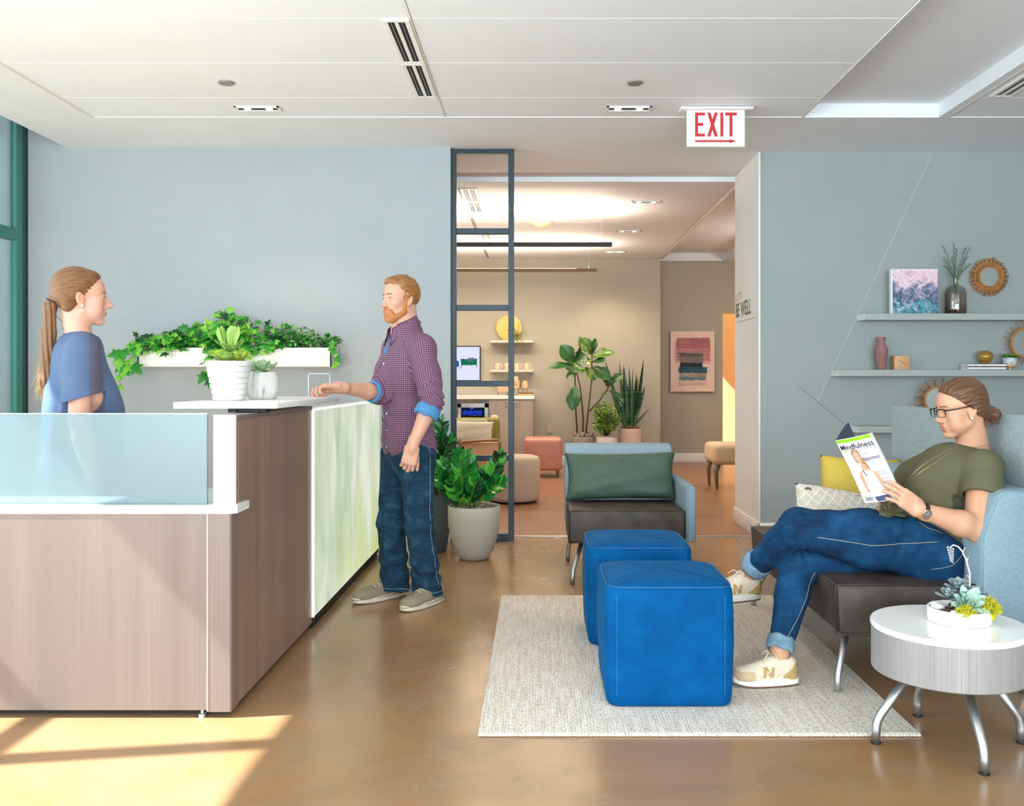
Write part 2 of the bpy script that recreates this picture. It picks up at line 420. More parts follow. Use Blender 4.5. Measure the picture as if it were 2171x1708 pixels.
for px, py, l in ((1370, 428, 'nearest'), (1332, 490, 'middle'), (1304, 534, 'farthest')):
    Y = (CB - EYE) * F / (CY - py); downlight((px - CX) * Y / F, Y, CB, 'twin downlight at the right of the lounge ceiling, %s of its row' % l)
for px, l in ((480, 'left, over the desk'), (1346, 'right, near the exit sign')):
    p = at(px, 177 if px < 900 else 172, (CE - EYE) * F / 626)
    mk('ceiling_speaker_disc', MB().lathe([(.001, -.006), (.04, -.006), (.046, -.001), (.046, .003)], (p.x, p.y, CE), 28), MT['grey_disc'],
       label='round grey cover disc in the reception ceiling, ' + l, cat='ceiling disc', group='grey discs in the ceiling')
p = at(1250, 449, 9.2)
mk('ceiling_speaker_disc', MB().lathe([(.001, -.012), (.05, -.010), (.06, -.002), (.06, .003)], (p.x, 9.15, CB), 24), MT['grey_disc'],
   label='small grey disc in the lounge ceiling beside the pendant canopy', cat='ceiling disc', group='grey discs in the ceiling')
mk('smoke_detector', MB().lathe([(.001, -.075), (.03, -.07), (.10, -.03), (.125, -.008), (.125, .003)], ((1148 - CX) * 9.75 / F, 9.75, CB), 28), plain('cream_plastic', '#d8cdb8', .5),
   label='cream dome detector on the lounge ceiling', cat='detector')

# ------------------------------------------------------------------ exit sign
ex = thing('exit_sign', 'white exit sign with red letters and an arrow hanging from the ceiling', 'sign', (1.118, 5.78, 2.658))
mk('mount_plate', MB().box(.892, 1.346, 5.73, 5.83, CE - .014, CE, .003), MT['white_paint'], ex)
mk('sign_panel', MB().box(.94, 1.295, 5.773, 5.787, 2.657, CE - .014, .002), plain('white_acrylic', '#f4f1ee', .25, Emission_Color=lin('#fff2ea'), Emission_Strength=.25), ex)
rim = MB()
for a, b, c, d in ((.936, .944, 2.6605, 2.88), (1.291, 1.299, 2.6605, 2.88), (.936, 1.299, 2.653, 2.660)): rim.box(a, b, 5.770, 5.790, c, d, .001, 1)
mk('frame', rim, MT['trim_white'], ex)
red = plain('exit_red', '#bb1c28', .4)
exd = [0.]
def exf(u, v, d): return (1.118 + u, 5.7725 - .0005 + d, v)
def L2(mb, poly):
    exd[0] += .00015; k = exd[0]; mb.prism(poly, lambda u, v, d: exf(u, v, d), -.0006 - k, .0008)
lt = MB(); z0, z1, w = 2.717, 2.868, .019
lt2 = lambda x0, x1, a, b: L2(lt, [(x0, a), (x1, a), (x1, b), (x0, b)])
lt2(-.131, -.131 + w, z0, z1); lt2(-.131, -.068, z1 - w, z1); lt2(-.131, -.068, z0, z0 + w); lt2(-.131, -.079, 2.784, 2.784 + w)
for s in (1, -1):
    xm = -.021; a = .034
    L2(lt, [(xm - s * a, z0), (xm - s * a + s * w * 1.1, z0), (xm + s * a, z1), (xm + s * a - s * w * 1.1, z1)])
lt2(.028, .028 + w, z0, z1); lt2(.058, .132, z1 - w, z1); lt2(.0855, .0855 + w, z0, z1)
mk('lettering', lt, red, ex, 0)
ar = MB(); L2(ar, [(-.131, 2.682), (.086, 2.682), (.086, 2.676), (.130, 2.6885), (.086, 2.701), (.086, 2.695), (-.131, 2.695)])
mk('arrow', ar, red, ex, 0)

# ------------------------------------------------------------------ wording on the white wall end
def wf(u, v, d): return (1.6585 - d, 7.700 - u, v)       # reads from far to near edge
olive = plain('dark_olive_vinyl', '#4a4f48', .6); pinkv = plain('dusty_pink_vinyl', '#b79a9c', .6)
def fit_text(body, wid, hgt, fn, bold=0., shear=0.):
    t = text_mb(body, 1., lambda u, v, d: (u, v, d), .001, align='LEFT', bold=bold, shear=shear); a = np.array(t.v); lo, hi = a.min(0), a.max(0)
    t.v = [tuple(fn((x - lo[0]) / (hi[0] - lo[0]) * wid, (y - lo[1]) / (hi[1] - lo[1]) * hgt, z)) for x, y, z in t.v]; return t
sgn = thing('wall_lettering', 'dark wall lettering reading BE WELL on the white wall end', 'lettering', (1.6585, 7.45, 1.70))
mk('headline', fit_text('BE WELL', .54, .118, lambda u, v, d: wf(u + .0, v + 1.705, d), bold=.012), olive, sgn, 0, label='bold dark words BE WELL')
mk('small_line', fit_text("LET'S", .21, .062, lambda u, v, d: wf(u + .0, v + 1.845, d), shear=.25), pinkv, sgn, 0, label="slanted pale pink word LET'S")
mk('fine_print', MB().box(1.6570, 1.6585, 7.02, 7.66, 1.664, 1.669), pinkv, sgn, 0, label='thin pale line of tiny print')

# ------------------------------------------------------------------ steel grid divider
dv = thing('steel_grid_divider', 'dark blue steel open grid divider standing between the pale wall and the lounge opening', 'divider', (-.40, 6.82, 0))
fx0, fx1 = -.64, -.175; fm = MB()
for a, b in ((fx0, fx0 + .038), (fx1 - .042, fx1)): fm.box(a, b, 6.79, 6.84, 0, CE, .002, 1)
fm.box(fx0 + .001, fx1 - .001, 6.791, 6.839, CE - .035, CE - .001, .002, 1); fm.box(fx0 + .001, fx1 - .001, 6.791, 6.839, .001, .052, .002, 1)
mk('outer_frame', fm, MT['dark_metal'], dv)
for py in (490, 652, 813, 971):
    z = at(0, py, 6.8).z; mk('crossbar', MB().box(fx0 + .038, fx1 - .042, 6.792, 6.838, z - .021, z + .021, .002, 1), MT['dark_metal'], dv)
# ------------------------------------------------------------------ reception desk
dk = thing('reception_desk', 'pale wood reception desk with white tops, frosted glass screen and a glowing green side', 'reception desk', (-1.9, 4.3, 0))
mk('front_panel', MB().box(-3.35, -1.169, 3.25, 3.275, .028, .722, .001, 1), MT['desk_wood'], dk)
mk('corner_panel', MB().prism([(-1.165, 3.25), (-1.088, 3.25), (-1.083, 3.257), (-1.083, 3.33), (-1.165, 3.33)], lambda u, v, d: (u, v, d), .022, .722), MT['desk_wood'], dk)
mk('edge_strip', MB().box(-1.1685, -1.1655, 3.2485, 3.27, .024, .722), MT['trim_white'], dk, 0, label='thin pale edge strip between the front panels')
mk('counter_top', MB().prism([(-3.35, 3.247), (-1.085, 3.247), (-1.066, 3.266), (-1.066, 3.40), (-1.36, 3.40), (-1.36, 3.51), (-3.35, 3.51)], lambda u, v, d: (u, v, d), .722, .750), MT['white_slab'], dk, 30)
wood_dark = woodgrain('taupe_wood_side', '#8d7464', '#9d8574', '#836b5b', 2, .35)
mk('side_panel', MB().box(-1.105, -1.083, 3.33, 4.408, .028, 1.05, .001, 1), wood_dark, dk)
mk('inner_wall', MB().box(-1.165, -1.109, 3.302, 6.25, .028, 1.05, .001, 1), MT['white_slab'], dk)
mk('cap_strip', MB().box(-1.167, -1.080, 3.30, 4.408, 1.05, 1.068, .001, 1), MT['desk_wood'], dk)
mk('end_panel', MB().box(-1.164, -1.082, 3.298, 3.304, .75, 1.07, .001, 1), woodgrain('silver_laminate', '#b9b6b3', '#c8c5c2', '#b3b0ae', 2), dk, label='pale silver end panel above the low top')
mk('side_counter', MB().box(-1.35, -1.169, 3.41, 6.2, .722, .75, .002, 1), MT['white_slab'], dk)
mk('toe_kick', MB().prism([(-3.3, 3.30), (-1.11, 3.30), (-1.11, 4.40), (-1.085, 4.42), (-1.085, 6.22), (-1.15, 6.22), (-1.15, 3.36), (-3.3, 3.36)], lambda u, v, d: (u, v, d), 0, .0275), MT['black'], dk, 0)
mk('panel_plinth', MB().box(-1.12, -1.080, 4.412, 6.24, .028, .0545), MT['black'], dk, 0)
mk('levelling_foot', MB().lathe([(.014, 0), (.014, .012), (.006, .014), (.006, .03)], (-1.19, 3.265, 0), 14), MT['steel'], dk)
def screen_glass():
    t = NT('frosted_glass')
    a = t.n('BsdfTranslucent', {'Color': lin('#b9d0d8')}); b = t.n('BsdfDiffuse', {'Color': lin('#a9c2cd')})
    m0 = t.n('MixShader', {0: .4, 1: a, 2: b}); m1 = t.n('MixShader', {0: .55, 1: m0, 2: t.n('BsdfRefraction', {'Color': lin('#c9dde4'), 'Roughness': .45, 'IOR': 1.03})}); g = t.n('BsdfGlossy', {'Roughness': .35, 'Color': lin('#eef6f8')})
    fr = t.n('LayerWeight', {'Blend': .2}, out=0)
    return t.done(t.n('MixShader', {0: t.math('MULTIPLY_ADD', fr, .4, .08), 1: m1, 2: g}))
sc = mk('frosted_screen', MB().box(-3.35, -1.182, 3.288, 3.300, .75, 1.073, .001, 1), screen_glass(), dk, label='frosted glass screen')
mk('polished_edge', MB().box(-3.35, -1.182, 3.2875, 3.3005, 1.0725, 1.0755), plain('pale_glass_edge', '#dff2f2', .2), sc, 0, label='bright polished top edge')
mk('transaction_top', MB().box(-1.40, -1.0, 3.53, 4.64, 1.084, 1.109, .003), MT['white_slab'], dk)
bk_ = MB().box(-1.20, -1.05, 3.56, 3.62, 1.068, 1.084, .002, 1); bk_.cbox((-1.17, 3.557, 1.076), (.012, .006, .012)); bk_.cbox((-1.09, 3.557, 1.076), (.02, .01, .014))
mk('bracket', bk_, MT['black'], dk)
def glow():
    t = NT('backlit_green_glass'); v = t.co()
    s = t.sep(v); y, z = s[1], s[2]
    a = t.noise(t.co((1, 2.4, 1.1), rot=(.30, 0, 0)), 1.4, 2., .5, .5); b = t.noise(t.co((1, 3.4, 1.3), rot=(-.45, 0, 0)), 1.3, 2., .45, .8)
    wav = t.noise(t.co((1, 2.2, .7), rot=(.5, 0, 0)), 2., 1.)
    c = t.ramp(a, [(.3, '#c3d4b4'), (.48, '#dae4cc'), (.66, '#eff1e2')])
    c = t.mix(t.ramp(b, [(.5, 0.), (.72, .8)]), c, '#b4cbaa')
    yl = t.math('MULTIPLY', t.ramp(t.math('MULTIPLY_ADD', y, .45, -.2), [(.0, 0.), (.75, 1.)]), t.ramp(wav, [(.4, 0.), (.6, 1.)]))
    low = t.ramp(t.math('MULTIPLY_ADD', z, -1.0, 1.0), [(.25, 0.), (.85, 1.)])
    c = t.mix(t.math('MULTIPLY', yl, low), c, '#d8dd4a')
    return t.done(t.n('MixShader', {0: .08, 1: t.n('Emission', {'Color': c, 'Strength': .80}), 2: t.n('BsdfGlossy', {'Roughness': .08})}))
gp = mk('glowing_panel', MB().box(-1.106, -1.073, 4.412, 6.24, .055, 1.045, .002, 1), glow(), dk, label='backlit pale green patterned glass panel')
ge = MB().box(-1.108, -1.0715, 4.408, 4.4135, .055, 1.05); ge.box(-1.108, -1.0715, 4.4145, 6.245, 1.0455, 1.050)
mk('light_strip', ge, emit('white_led_edge', '#fbfff0', 1.15), gp, 0)

# clear acrylic holder on the counter
ac = thing('acrylic_sign_holder', 'clear acrylic holder standing on the counter behind the man\'s hand', 'sign holder', (-1.09, 4.60, 1.109))
a0, a1 = at(654, 843, 4.57), at(699, 841, 4.63)
dvec = Vector((a1.x - a0.x, a1.y - a0.y, 0)); nv = Vector((-dvec.y, dvec.x, 0)).normalized() * .003
def acf(u, v, d): p = Vector((a0.x, a0.y, 1.111)) + dvec * u + nv * d; return (p.x, p.y, p.z + v * .113)
mk('sheet', MB().prism([(0, 0), (1, 0), (1, .94), (.93, 1), (.07, 1), (0, .94)], acf, -1, 1), clear_glass('clear_acrylic', '#fbfdfd', .03), ac, 0)
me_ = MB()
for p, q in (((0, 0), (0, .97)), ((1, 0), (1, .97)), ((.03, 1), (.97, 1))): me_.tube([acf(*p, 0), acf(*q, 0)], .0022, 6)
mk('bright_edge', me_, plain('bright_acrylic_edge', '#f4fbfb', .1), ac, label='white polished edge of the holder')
# ------------------------------------------------------------------ rug
def rug_mat():
    t = NT('beige_loop_rug')
    v = t.co(); s = t.sep(v)
    col = t.noise(t.co((70, 6, 1)), 1., 3.); sp = t.noise(t.co((170, 60, 1)), 1., 2.); dk_ = t.noise(t.co((220, 80, 1)), 1., 1.)
    lp = t.n('TexWave', {'Vector': t.co((1, 1, 1)), 'Scale': 28., 'Distortion': 3.5, 'Detail': 2., 'Detail Scale': 3.}, out=1, bands_direction='X')
    c = t.ramp(col, [(.3, '#cdc1b3'), (.5, '#ddd4c9'), (.7, '#e9e3db')])
    c = t.mix(t.ramp(sp, [(.55, 0.), (.66, .7)]), c, '#85776a')
    c = t.mix(t.ramp(lp, [(.0, .16), (.35, 0.)]), c, '#9a8c7c')
    return t.done(t.bsdf(c, .95, 0., t.bump(t.math('ADD', t.math('MULTIPLY', lp, .5), t.math('MULTIPLY', sp, 1.5)), .45, .004)))
rg = MB().box(-.20, 1.286, 3.085, 5.05, 0, .011, .004, 1)
for i in range(150):
    x = -.195 + 1.475 * i / 149; rg.ball((x, 3.083, .005), (.006, .006, .005), n=6)
mk('area_rug', rg, rug_mat(), label='beige flecked woven rug under the blue ottomans', cat='rug')

# ------------------------------------------------------------------ velvet ottomans
def velvet():
    t = NT('blue_velvet'); v = t.co()
    n1 = t.noise(v, 9., 4., .6, .5); n2 = t.noise(v, 900., 2.)
    c = t.ramp(n1, [(.32, '#00477c'), (.5, '#004d86'), (.68, '#00558f')])
    return t.done(t.bsdf(c, .75, 0., t.bump(n2, .25, .001), Specular_IOR_Level=.08, Sheen_Weight=.10, Sheen_Roughness=.4, Sheen_Tint=lin('#1fb4ee')))
vel = velvet(); pipe_m = plain('blue_velvet_piping', '#04568f', .7)
thread_m = plain('pale_blue_thread', '#3f8fc4', .7)
def ottoman(x0, x1, y0, y1, hgt, z, label):
    cx, cy = (x0 + x1) / 2, (y0 + y1) / 2
    t = thing('cube_ottoman', label, 'ottoman', (cx, cy, z), 'blue velvet cube ottomans')
    rc = .050; hx, hy = (x1 - x0) / 2, (y1 - y0) / 2
    def outline(off, n=7):
        o = []
        for sx, sy, a0 in ((1, 1, 0), (-1, 1, PI / 2), (-1, -1, PI), (1, -1, 3 * PI / 2)):
            for k in range(n):
                a = a0 + PI / 2 * k / (n - 1); r = max(.004, rc + off * .5)
                o.append((sx * (hx - rc + off * .5) + r * math.cos(a), sy * (hy - rc + off * .5) + r * math.sin(a)))
        return o
    def sect(off, zz): return [(cx + u, cy + v, z + zz) for u, v in outline(off)]
    H_ = hgt; rows = [(-.022, .0), (-.012, .003), (-.004, .014), (.0, .06), (.003, .16), (.005, H_ * .5), (.004, H_ * .75), (-.001, H_ - .035), (-.008, H_ - .022)]
    vs = []; fs = []; n = len(outline(0))
    for off, zz in rows: vs += sect(off, zz)
    for i in range(len(rows) - 1):
        for j in range(n): fs.append((i * n + j, i * n + (j + 1) % n, (i + 1) * n + (j + 1) % n, (i + 1) * n + j))
    fs += [tuple(range(n - 1, -1, -1)), tuple((len(rows) - 1) * n + j for j in range(n))]
    mk('body', MB().add(vs, fs), vel, t, 50)
    tp = MB(); R = 30; pts = {}
    def topz(u, v):
        e = max(abs(u), abs(v)); d = min(abs(u - v), abs(u + v)) / 1.414
        return z + H_ - .022 + .020 * (1 - e ** 3.4) ** .7 + .006 * (1 - max(0., e) ** 6) - .006 * math.exp(-(d / .022) ** 2) * (1 - e ** 6)
    ol = outline(-.010)
    def sq(u, v):                      # square grid pulled onto the rounded outline
        a = abs(u); b = abs(v); e = max(a, b)
        if e < 1e-6: return 0., 0.
        th = math.atan2(v, u); c_, s_ = math.cos(th), math.sin(th); p_ = 9.
        rr = 1 / ((abs(c_) ** p_ + abs(s_) ** p_) ** (1 / p_)); return c_ * rr * e, s_ * rr * e
    def topf(i, j):
        u, v = i * 2 - 1, j * 2 - 1; a, b = sq(u, v)
        return (cx + a * (hx - .007), cy + b * (hy - .007), topz(u, v))
    tp.grid(topf, R, R)
    mk('top_cushion', tp, vel, t, True, label='padded top with a cross seam')
    def rim(k):
        th = 2 * PI * k / 64; c_, s_ = math.cos(th), math.sin(th); rr = 1 / ((abs(c_) ** 9. + abs(s_) ** 9.) ** (1 / 9.))
        return (cx + c_ * rr * (hx - .005), cy + s_ * rr * (hy - .005), z + H_ - .022)
    mk('piping', MB().tube([rim(k) for k in range(64)], .0038, 8, closed=True), pipe_m, t, True)
    sm = MB()
    for s in (1, -1):
        pts = []
        for k in range(21):
            u = -.93 + 1.86 * k / 20; a, b = sq(u, s * u); pts.append((cx + a * (hx - .007), cy + b * (hy - .007), topz(u, s * u) + .0008))
        sm.tube(pts, .0016, 6)
    mk('cross_seam', sm, pipe_m, t, True)
    for sx in (1, -1):
        st = MB()
        for k in range(32):
            zz = .05 + (H_ - .1) * k / 31; st.cbox((cx + sx * (hx - rc + .012), cy - hy - .0055 - .003 * (1 if .1 < zz < H_ - .08 else .2), z + zz), (.0012, .0016, .007))
        mk('stitching', st, thread_m, t, 0)
    return t
ottoman(.247, .712, 3.318, 3.785, .455, .011, 'blue velvet cube ottoman nearest the viewer at the front of the rug')
ottoman(.224, .690, 4.085, 4.555, .455, .011, 'blue velvet cube ottoman behind the other, in front of the armchair')

# ------------------------------------------------------------------ armchair and settee
def bent_leg(pts, r=.0135):
    return MB().tube(pts, r, 14)
def curve(pts, n=6):
    """Polyline rounded at its inner corners."""
    pts = [Vector(p) for p in pts]; o = [pts[0]]
    for a, b, c in zip(pts, pts[1:], pts[2:]):
        for k in range(n + 1):
            t = k / n; p0 = b + (a - b).normalized() * .03; p1 = b + (c - b).normalized() * .03
            o.append(p0 * (1 - t) ** 2 + b * 2 * t * (1 - t) + p1 * t * t)
    return o + [pts[-1]]
piping = plain('dark_seam_piping', '#332a26', .5); bpipe = plain('blue_grey_piping', '#7f9daa', .8)
ch = thing('lounge_armchair', 'pale blue armchair with dark leather seat and one arm, facing the viewer', 'armchair', (.53, 5.7, 0))
prof = [(5.88, .26), (5.885, .45), (5.90, .58), (5.955, .755), (5.985, .778), (6.06, .778), (6.10, .75), (6.13, .55), (6.14, .26)]
def soft_prism(prof, fn, d0, d1, r=.02, n=5):
    """Profile extruded with rounded ends."""
    b = bmesh.new(); k = len(prof)
    lo = [b.verts.new(fn(u, v, d0)) for u, v in prof]; hi = [b.verts.new(fn(u, v, d1)) for u, v in prof]
    b.faces.new(lo[::-1]); b.faces.new(hi)
    for i in range(k): b.faces.new((lo[i], lo[(i + 1) % k], hi[(i + 1) % k], hi[i]))
    bmesh.ops.recalc_face_normals(b, faces=b.faces[:])
    es = [e for e in b.edges if len(e.link_faces) == 2]
    bmesh.ops.bevel(b, geom=es, offset=r, segments=n, profile=.5, affect='EDGES', clamp_overlap=True)
    m = MB(); m.bm(b); return m
mk('backrest', soft_prism(prof, lambda u, v, d: (d, u, v), .176, .868, .022), MT['blue_fabric'], ch, 40)
seatp = [(5.35, .245), (5.35, .432), (5.93, .425), (5.93, .232), (5.42, .228)]
mk('seat', soft_prism(seatp, lambda u, v, d: (d, u, v), .180, .860, .014, 3), MT['leather'], ch, 40)
pp = MB().tube([(.186, 5.352, .24), (.186, 5.348, .428), (.2, 5.347, .433), (.845, 5.347, .433), (.855, 5.348, .428), (.855, 5.352, .24)], .003, 6)
pp.tube([(.183, 5.36, .432), (.183, 5.9, .427)], .003, 6); mk('seat_piping', pp, piping, ch, True)
mk('armrest', soft_prism([(5.325, .25), (5.325, .572), (6.1, .572), (6.13, .25)], lambda u, v, d: (d, u, v), .862, .918, .012, 3), MT['blue_fabric'], ch, 40)
mk('arm_piping', MB().tube([(.868, 5.322, .25), (.868, 5.322, .56), (.872, 5.33, .572), (.872, 6.09, .572)], .0025, 6), bpipe, ch, True)
for p in ([(.262, 5.45, .235), (.205, 5.365, .075), (.203, 5.36, 0)], [(.23, 6.0, .235), (.20, 6.05, .07), (.198, 6.055, 0)],
          [(.78, 5.45, .235), (.835, 5.365, .075), (.838, 5.36, 0)], [(.81, 6.0, .235), (.84, 6.05, .07), (.842, 6.055, 0)]):
    mk('leg', bent_leg(curve(p)), MT['steel'], ch, True)

so = thing('lounge_settee', 'pale blue settee with dark leather seat that the reading woman sits on', 'sofa', (1.5, 4.15, 0))
sp_ = [(1.135, .238), (1.12, .425), (1.68, .425), (1.68, .235), (1.20, .228)]
mk('seat', soft_prism(sp_, lambda u, v, d: (u, d, v), 3.452, 4.85, .014, 3), MT['leather'], so, 40)
pp = MB().tube([(1.122, 3.456, .24), (1.118, 3.452, .424), (1.128, 3.449, .4275), (1.66, 3.449, .4275)], .003, 6); pp.tube([(1.120, 3.46, .4265), (1.120, 4.84, .4265)], .003, 6)
pp.tube([(1.137, 3.45, .24), (1.66, 3.45, .236)], .003, 6)
mk('seat_piping', pp, piping, so, True)
bp = [(1.64, .215), (1.642, .62), (1.70, .765), (1.735, .785), (1.86, .785), (1.868, .75), (1.868, .215)]
mk('backrest', soft_prism(bp, lambda u, v, d: (u, d, v), 3.40, 4.86, .02, 4), MT['blue_fabric'], so, 40)
mk('back_piping', MB().tube([(1.645, 3.405, .23), (1.647, 3.403, .62), (1.702, 3.403, .757), (1.74, 3.405, .779), (1.86, 3.405, .779)], .003, 6), bpipe, so, True)
mk('privacy_screen', MB().box(1.872, 1.925, 2.2, 4.875, .2, 1.058, .012, 3), MT['screen_fabric'], so, 40, label='tall grey blue woven screen behind the back')
for p in ([(1.195, 3.55, .24), (1.142, 3.50, .08), (1.138, 3.495, 0)], [(1.20, 4.75, .24), (1.135, 4.82, .08), (1.13, 4.825, 0)],
          [(1.80, 3.56, .24), (1.845, 3.51, .08), (1.85, 3.505, 0)], [(1.80, 4.75, .24), (1.845, 4.81, .08), (1.85, 4.815, 0)]):
    mk('leg', bent_leg(curve(p)), MT['steel'], so, True)

# ------------------------------------------------------------------ cushions
def pillow(c, w, h, th, R, pinch=.10, n=26, wob=.004, seed=1, corner=.0):
    """Stuffed cushion: local x width, y height, z thickness; R is a 3x3."""
    rr = random.Random(seed); ph = [rr.uniform(0, 6) for _ in range(8)]
    m = MB(); c = Vector(c)
    for side in (1, -1):
        def fn(i, j):
            u, v = i * 2 - 1, j * 2 - 1
            ex = 1 - pinch * (1 - v * v) * 0 - pinch * (1 - abs(v) ** 2) * .5; ey = 1 - pinch * (1 - abs(u) ** 2) * .5
            x = u * w / 2 * (1 - pinch * .6 * (1 - v * v)); y = v * h / 2 * (1 - pinch * .6 * (1 - u * u))
            t = max(0., (1 - u ** 4) * (1 - v ** 4)) ** .48
            wr = wob * (math.sin(5 * u + ph[0] + 2 * v) + math.sin(7 * v - 3 * u + ph[1]) + .7 * math.sin(11 * u * v + ph[2])) * (1 - t * .4) * (1 if t > .02 else 0)
            return c + R @ Vector((x, y, side * (th / 2 * t + wr * t) ))
        m.grid(fn, n, n)
    b = bmesh.new(); vv = [b.verts.new(v) for v in m.v]
    for f in m.f: b.faces.new([vv[i] for i in f])
    bmesh.ops.remove_doubles(b, verts=b.verts[:], dist=.0008)
    o = MB(); o.bm(b); return o
def frame3(xa, ya):
    x = Vector(xa).normalized(); y = Vector(ya); y = (y - x * y.dot(x)).normalized(); z = x.cross(y)
    return Matrix((x, y, z)).transposed()
grn = weave('grey_green_cushion_fabric', '#364d41', '#4c6557', 380., .6, .2)
mk('lumbar_cushion', pillow((.522, 5.80, .585), .70, .30, .15, frame3((1, -.02, .015), (0, .28, 1)), .11, 34, .008, 3), grn, smooth=True,
   label='long grey green cushion lying on the pale blue armchair', cat='cushion')
yel = weave('mustard_yellow_fabric', '#c9ab3f', '#d6bc55', 380., .8, .15)
mk('yellow_cushion', pillow((1.60, 4.57, .62), .39, .40, .15, frame3((1, -.30, -.04), (.60, .30, 1)), .10, 28, .004, 5), yel, smooth=True,
   label='yellow cushion leaning at the far end of the settee', cat='cushion')
def lace():
    t = NT('cream_patterned_fabric'); v = t.co(rot=(0, 0, 0)); s = t.sep(v)
    ch_ = t.n('TexVoronoi', {'Vector': t.co((1, 1, 1)), 'Scale': 55.}, feature='DISTANCE_TO_EDGE')
    w1_ = t.n('TexWave', {'Vector': t.co(rot=(0, .8, 0)), 'Scale': 10., 'Distortion': .4}, out=1, bands_direction='X')
    w2_ = t.n('TexWave', {'Vector': t.co(rot=(0, -.8, 0)), 'Scale': 10., 'Distortion': .4}, out=1, bands_direction='X')
    g_ = t.math('MAXIMUM', t.ramp(w1_, [(.75, 0.), (.9, 1.)]), t.ramp(w2_, [(.75, 0.), (.9, 1.)]))
    c = t.mix(t.math('MULTIPLY', g_, .7), '#d6cbbb', '#f0ebe2'); c = t.mix(t.ramp(ch_, [(.0, .45), (.12, 0.)]), c, '#b3a697')
    return t.done(t.bsdf(c, .9, 0., t.bump(t.math('ADD', g_, ch_), .5, .004)))
Rp = frame3((1, -.10, -.16), (.18, .55, .8))
lp_ = mk('patterned_cushion', pillow((1.405, 4.24, .535), .44, .34, .13, Rp, .08, 28, .003, 8), lace(), smooth=True,
   label='cream patterned cushion with small dark motifs in front of the yellow cushion', cat='cushion')
mo = MB()
for k in range(7):
    u = -.17 + .057 * k; o_ = Vector((1.405, 4.24, .535)) + Rp @ Vector((u, .118, .048))
    for q in range(5):
        a = q * .6 - 1.2; mo.cbox(o_ + Rp @ Vector((math.sin(a) * .011, math.cos(a) * .010 - .004, .001)), (.007, .013, .003), .001, 1, Rp @ Matrix.Rotation(-a, 3, 'Z'))
    mo.cbox(o_ + Rp @ Vector((.029, -.002, -.001)), (.003, .026, .003), 0, 1, Rp @ Matrix.Rotation(-.5, 3, 'Z'))
mk('woven_motif', mo, plain('grey_brown_yarn', '#6f645c', .9), lp_, 0, label='row of small dark brown motifs')

# ------------------------------------------------------------------ side table
st_ = thing('round_side_table', 'round side table with white top, grey wood drum and bent steel legs', 'side table', (1.353, 3.03, 0))
tc_ = (1.353, 3.03, 0)
mk('drum', MB().lathe([(.2, .238), (.236, .238), (.2405, .242), (.2405, .377), (.2, .377)], tc_, 72), MT['table_wood'], st_, 40)
mk('tabletop', MB().lathe([(.001, .377), (.241, .377), (.244, .381), (.244, .391), (.240, .396), (.001, .396)], tc_, 72), plain('glossy_white_top', '#f1efec', .12), st_, 40)
for a in (-.003 * PI, PI / 2, PI, 1.5 * PI):
    c_, s_ = math.cos(a + .01), math.sin(a + .01)
    P = lambda r, z: (tc_[0] + c_ * r, tc_[1] + s_ * r, z)
    lg = mk('leg', MB().tube(curve([P(.12, .24), P(.238, .075), P(.240, .004)]), .0145, 16), MT['steel'], st_, True)
    mk('foot_glide', MB().lathe([(.0155, 0), (.0165, .003), (.0155, .008), (.012, .010)], P(.240, 0), 18), MT['black'], lg)
# ------------------------------------------------------------------ leaves
def leafmat(name, c1, c2, c3=None, rough=.4, scale=9., tr=.25):
    t = NT(name); v = t.co()
    n = t.noise(v, scale, 3.); c = t.ramp(n, [(.3, c1), (.55, c2), (.75, c3 or c2)])
    p = t.bsdf(c, rough); tl = t.n('BsdfTranslucent', {'Color': c})
    return t.done(t.n('MixShader', {0: tr, 1: p, 2: tl}))
IVY = [(0, 0), (.16, -.06), (.42, .02), (.30, .22), (.52, .48), (.24, .50), (.16, .72), (0, 1.0), (-.16, .72), (-.24, .50), (-.52, .48), (-.30, .22), (-.42, .02), (-.16, -.06)]
def ivy_leaf(mb, p, d, up, s, m=0, curl=.15):
    R = orient(d, up); p = Vector(p); vs = [p + R @ Vector((0, .38 * s, .07 * s))]
    for u, v in IVY: vs.append(p + R @ Vector((u * s, v * s, (-.16 * abs(u) - curl * (v - .3) ** 2 * 1.2) * s)))
    k = len(IVY); mb.add(vs, [(0, 1 + i, 1 + (i + 1) % k) for i in range(k)], m)
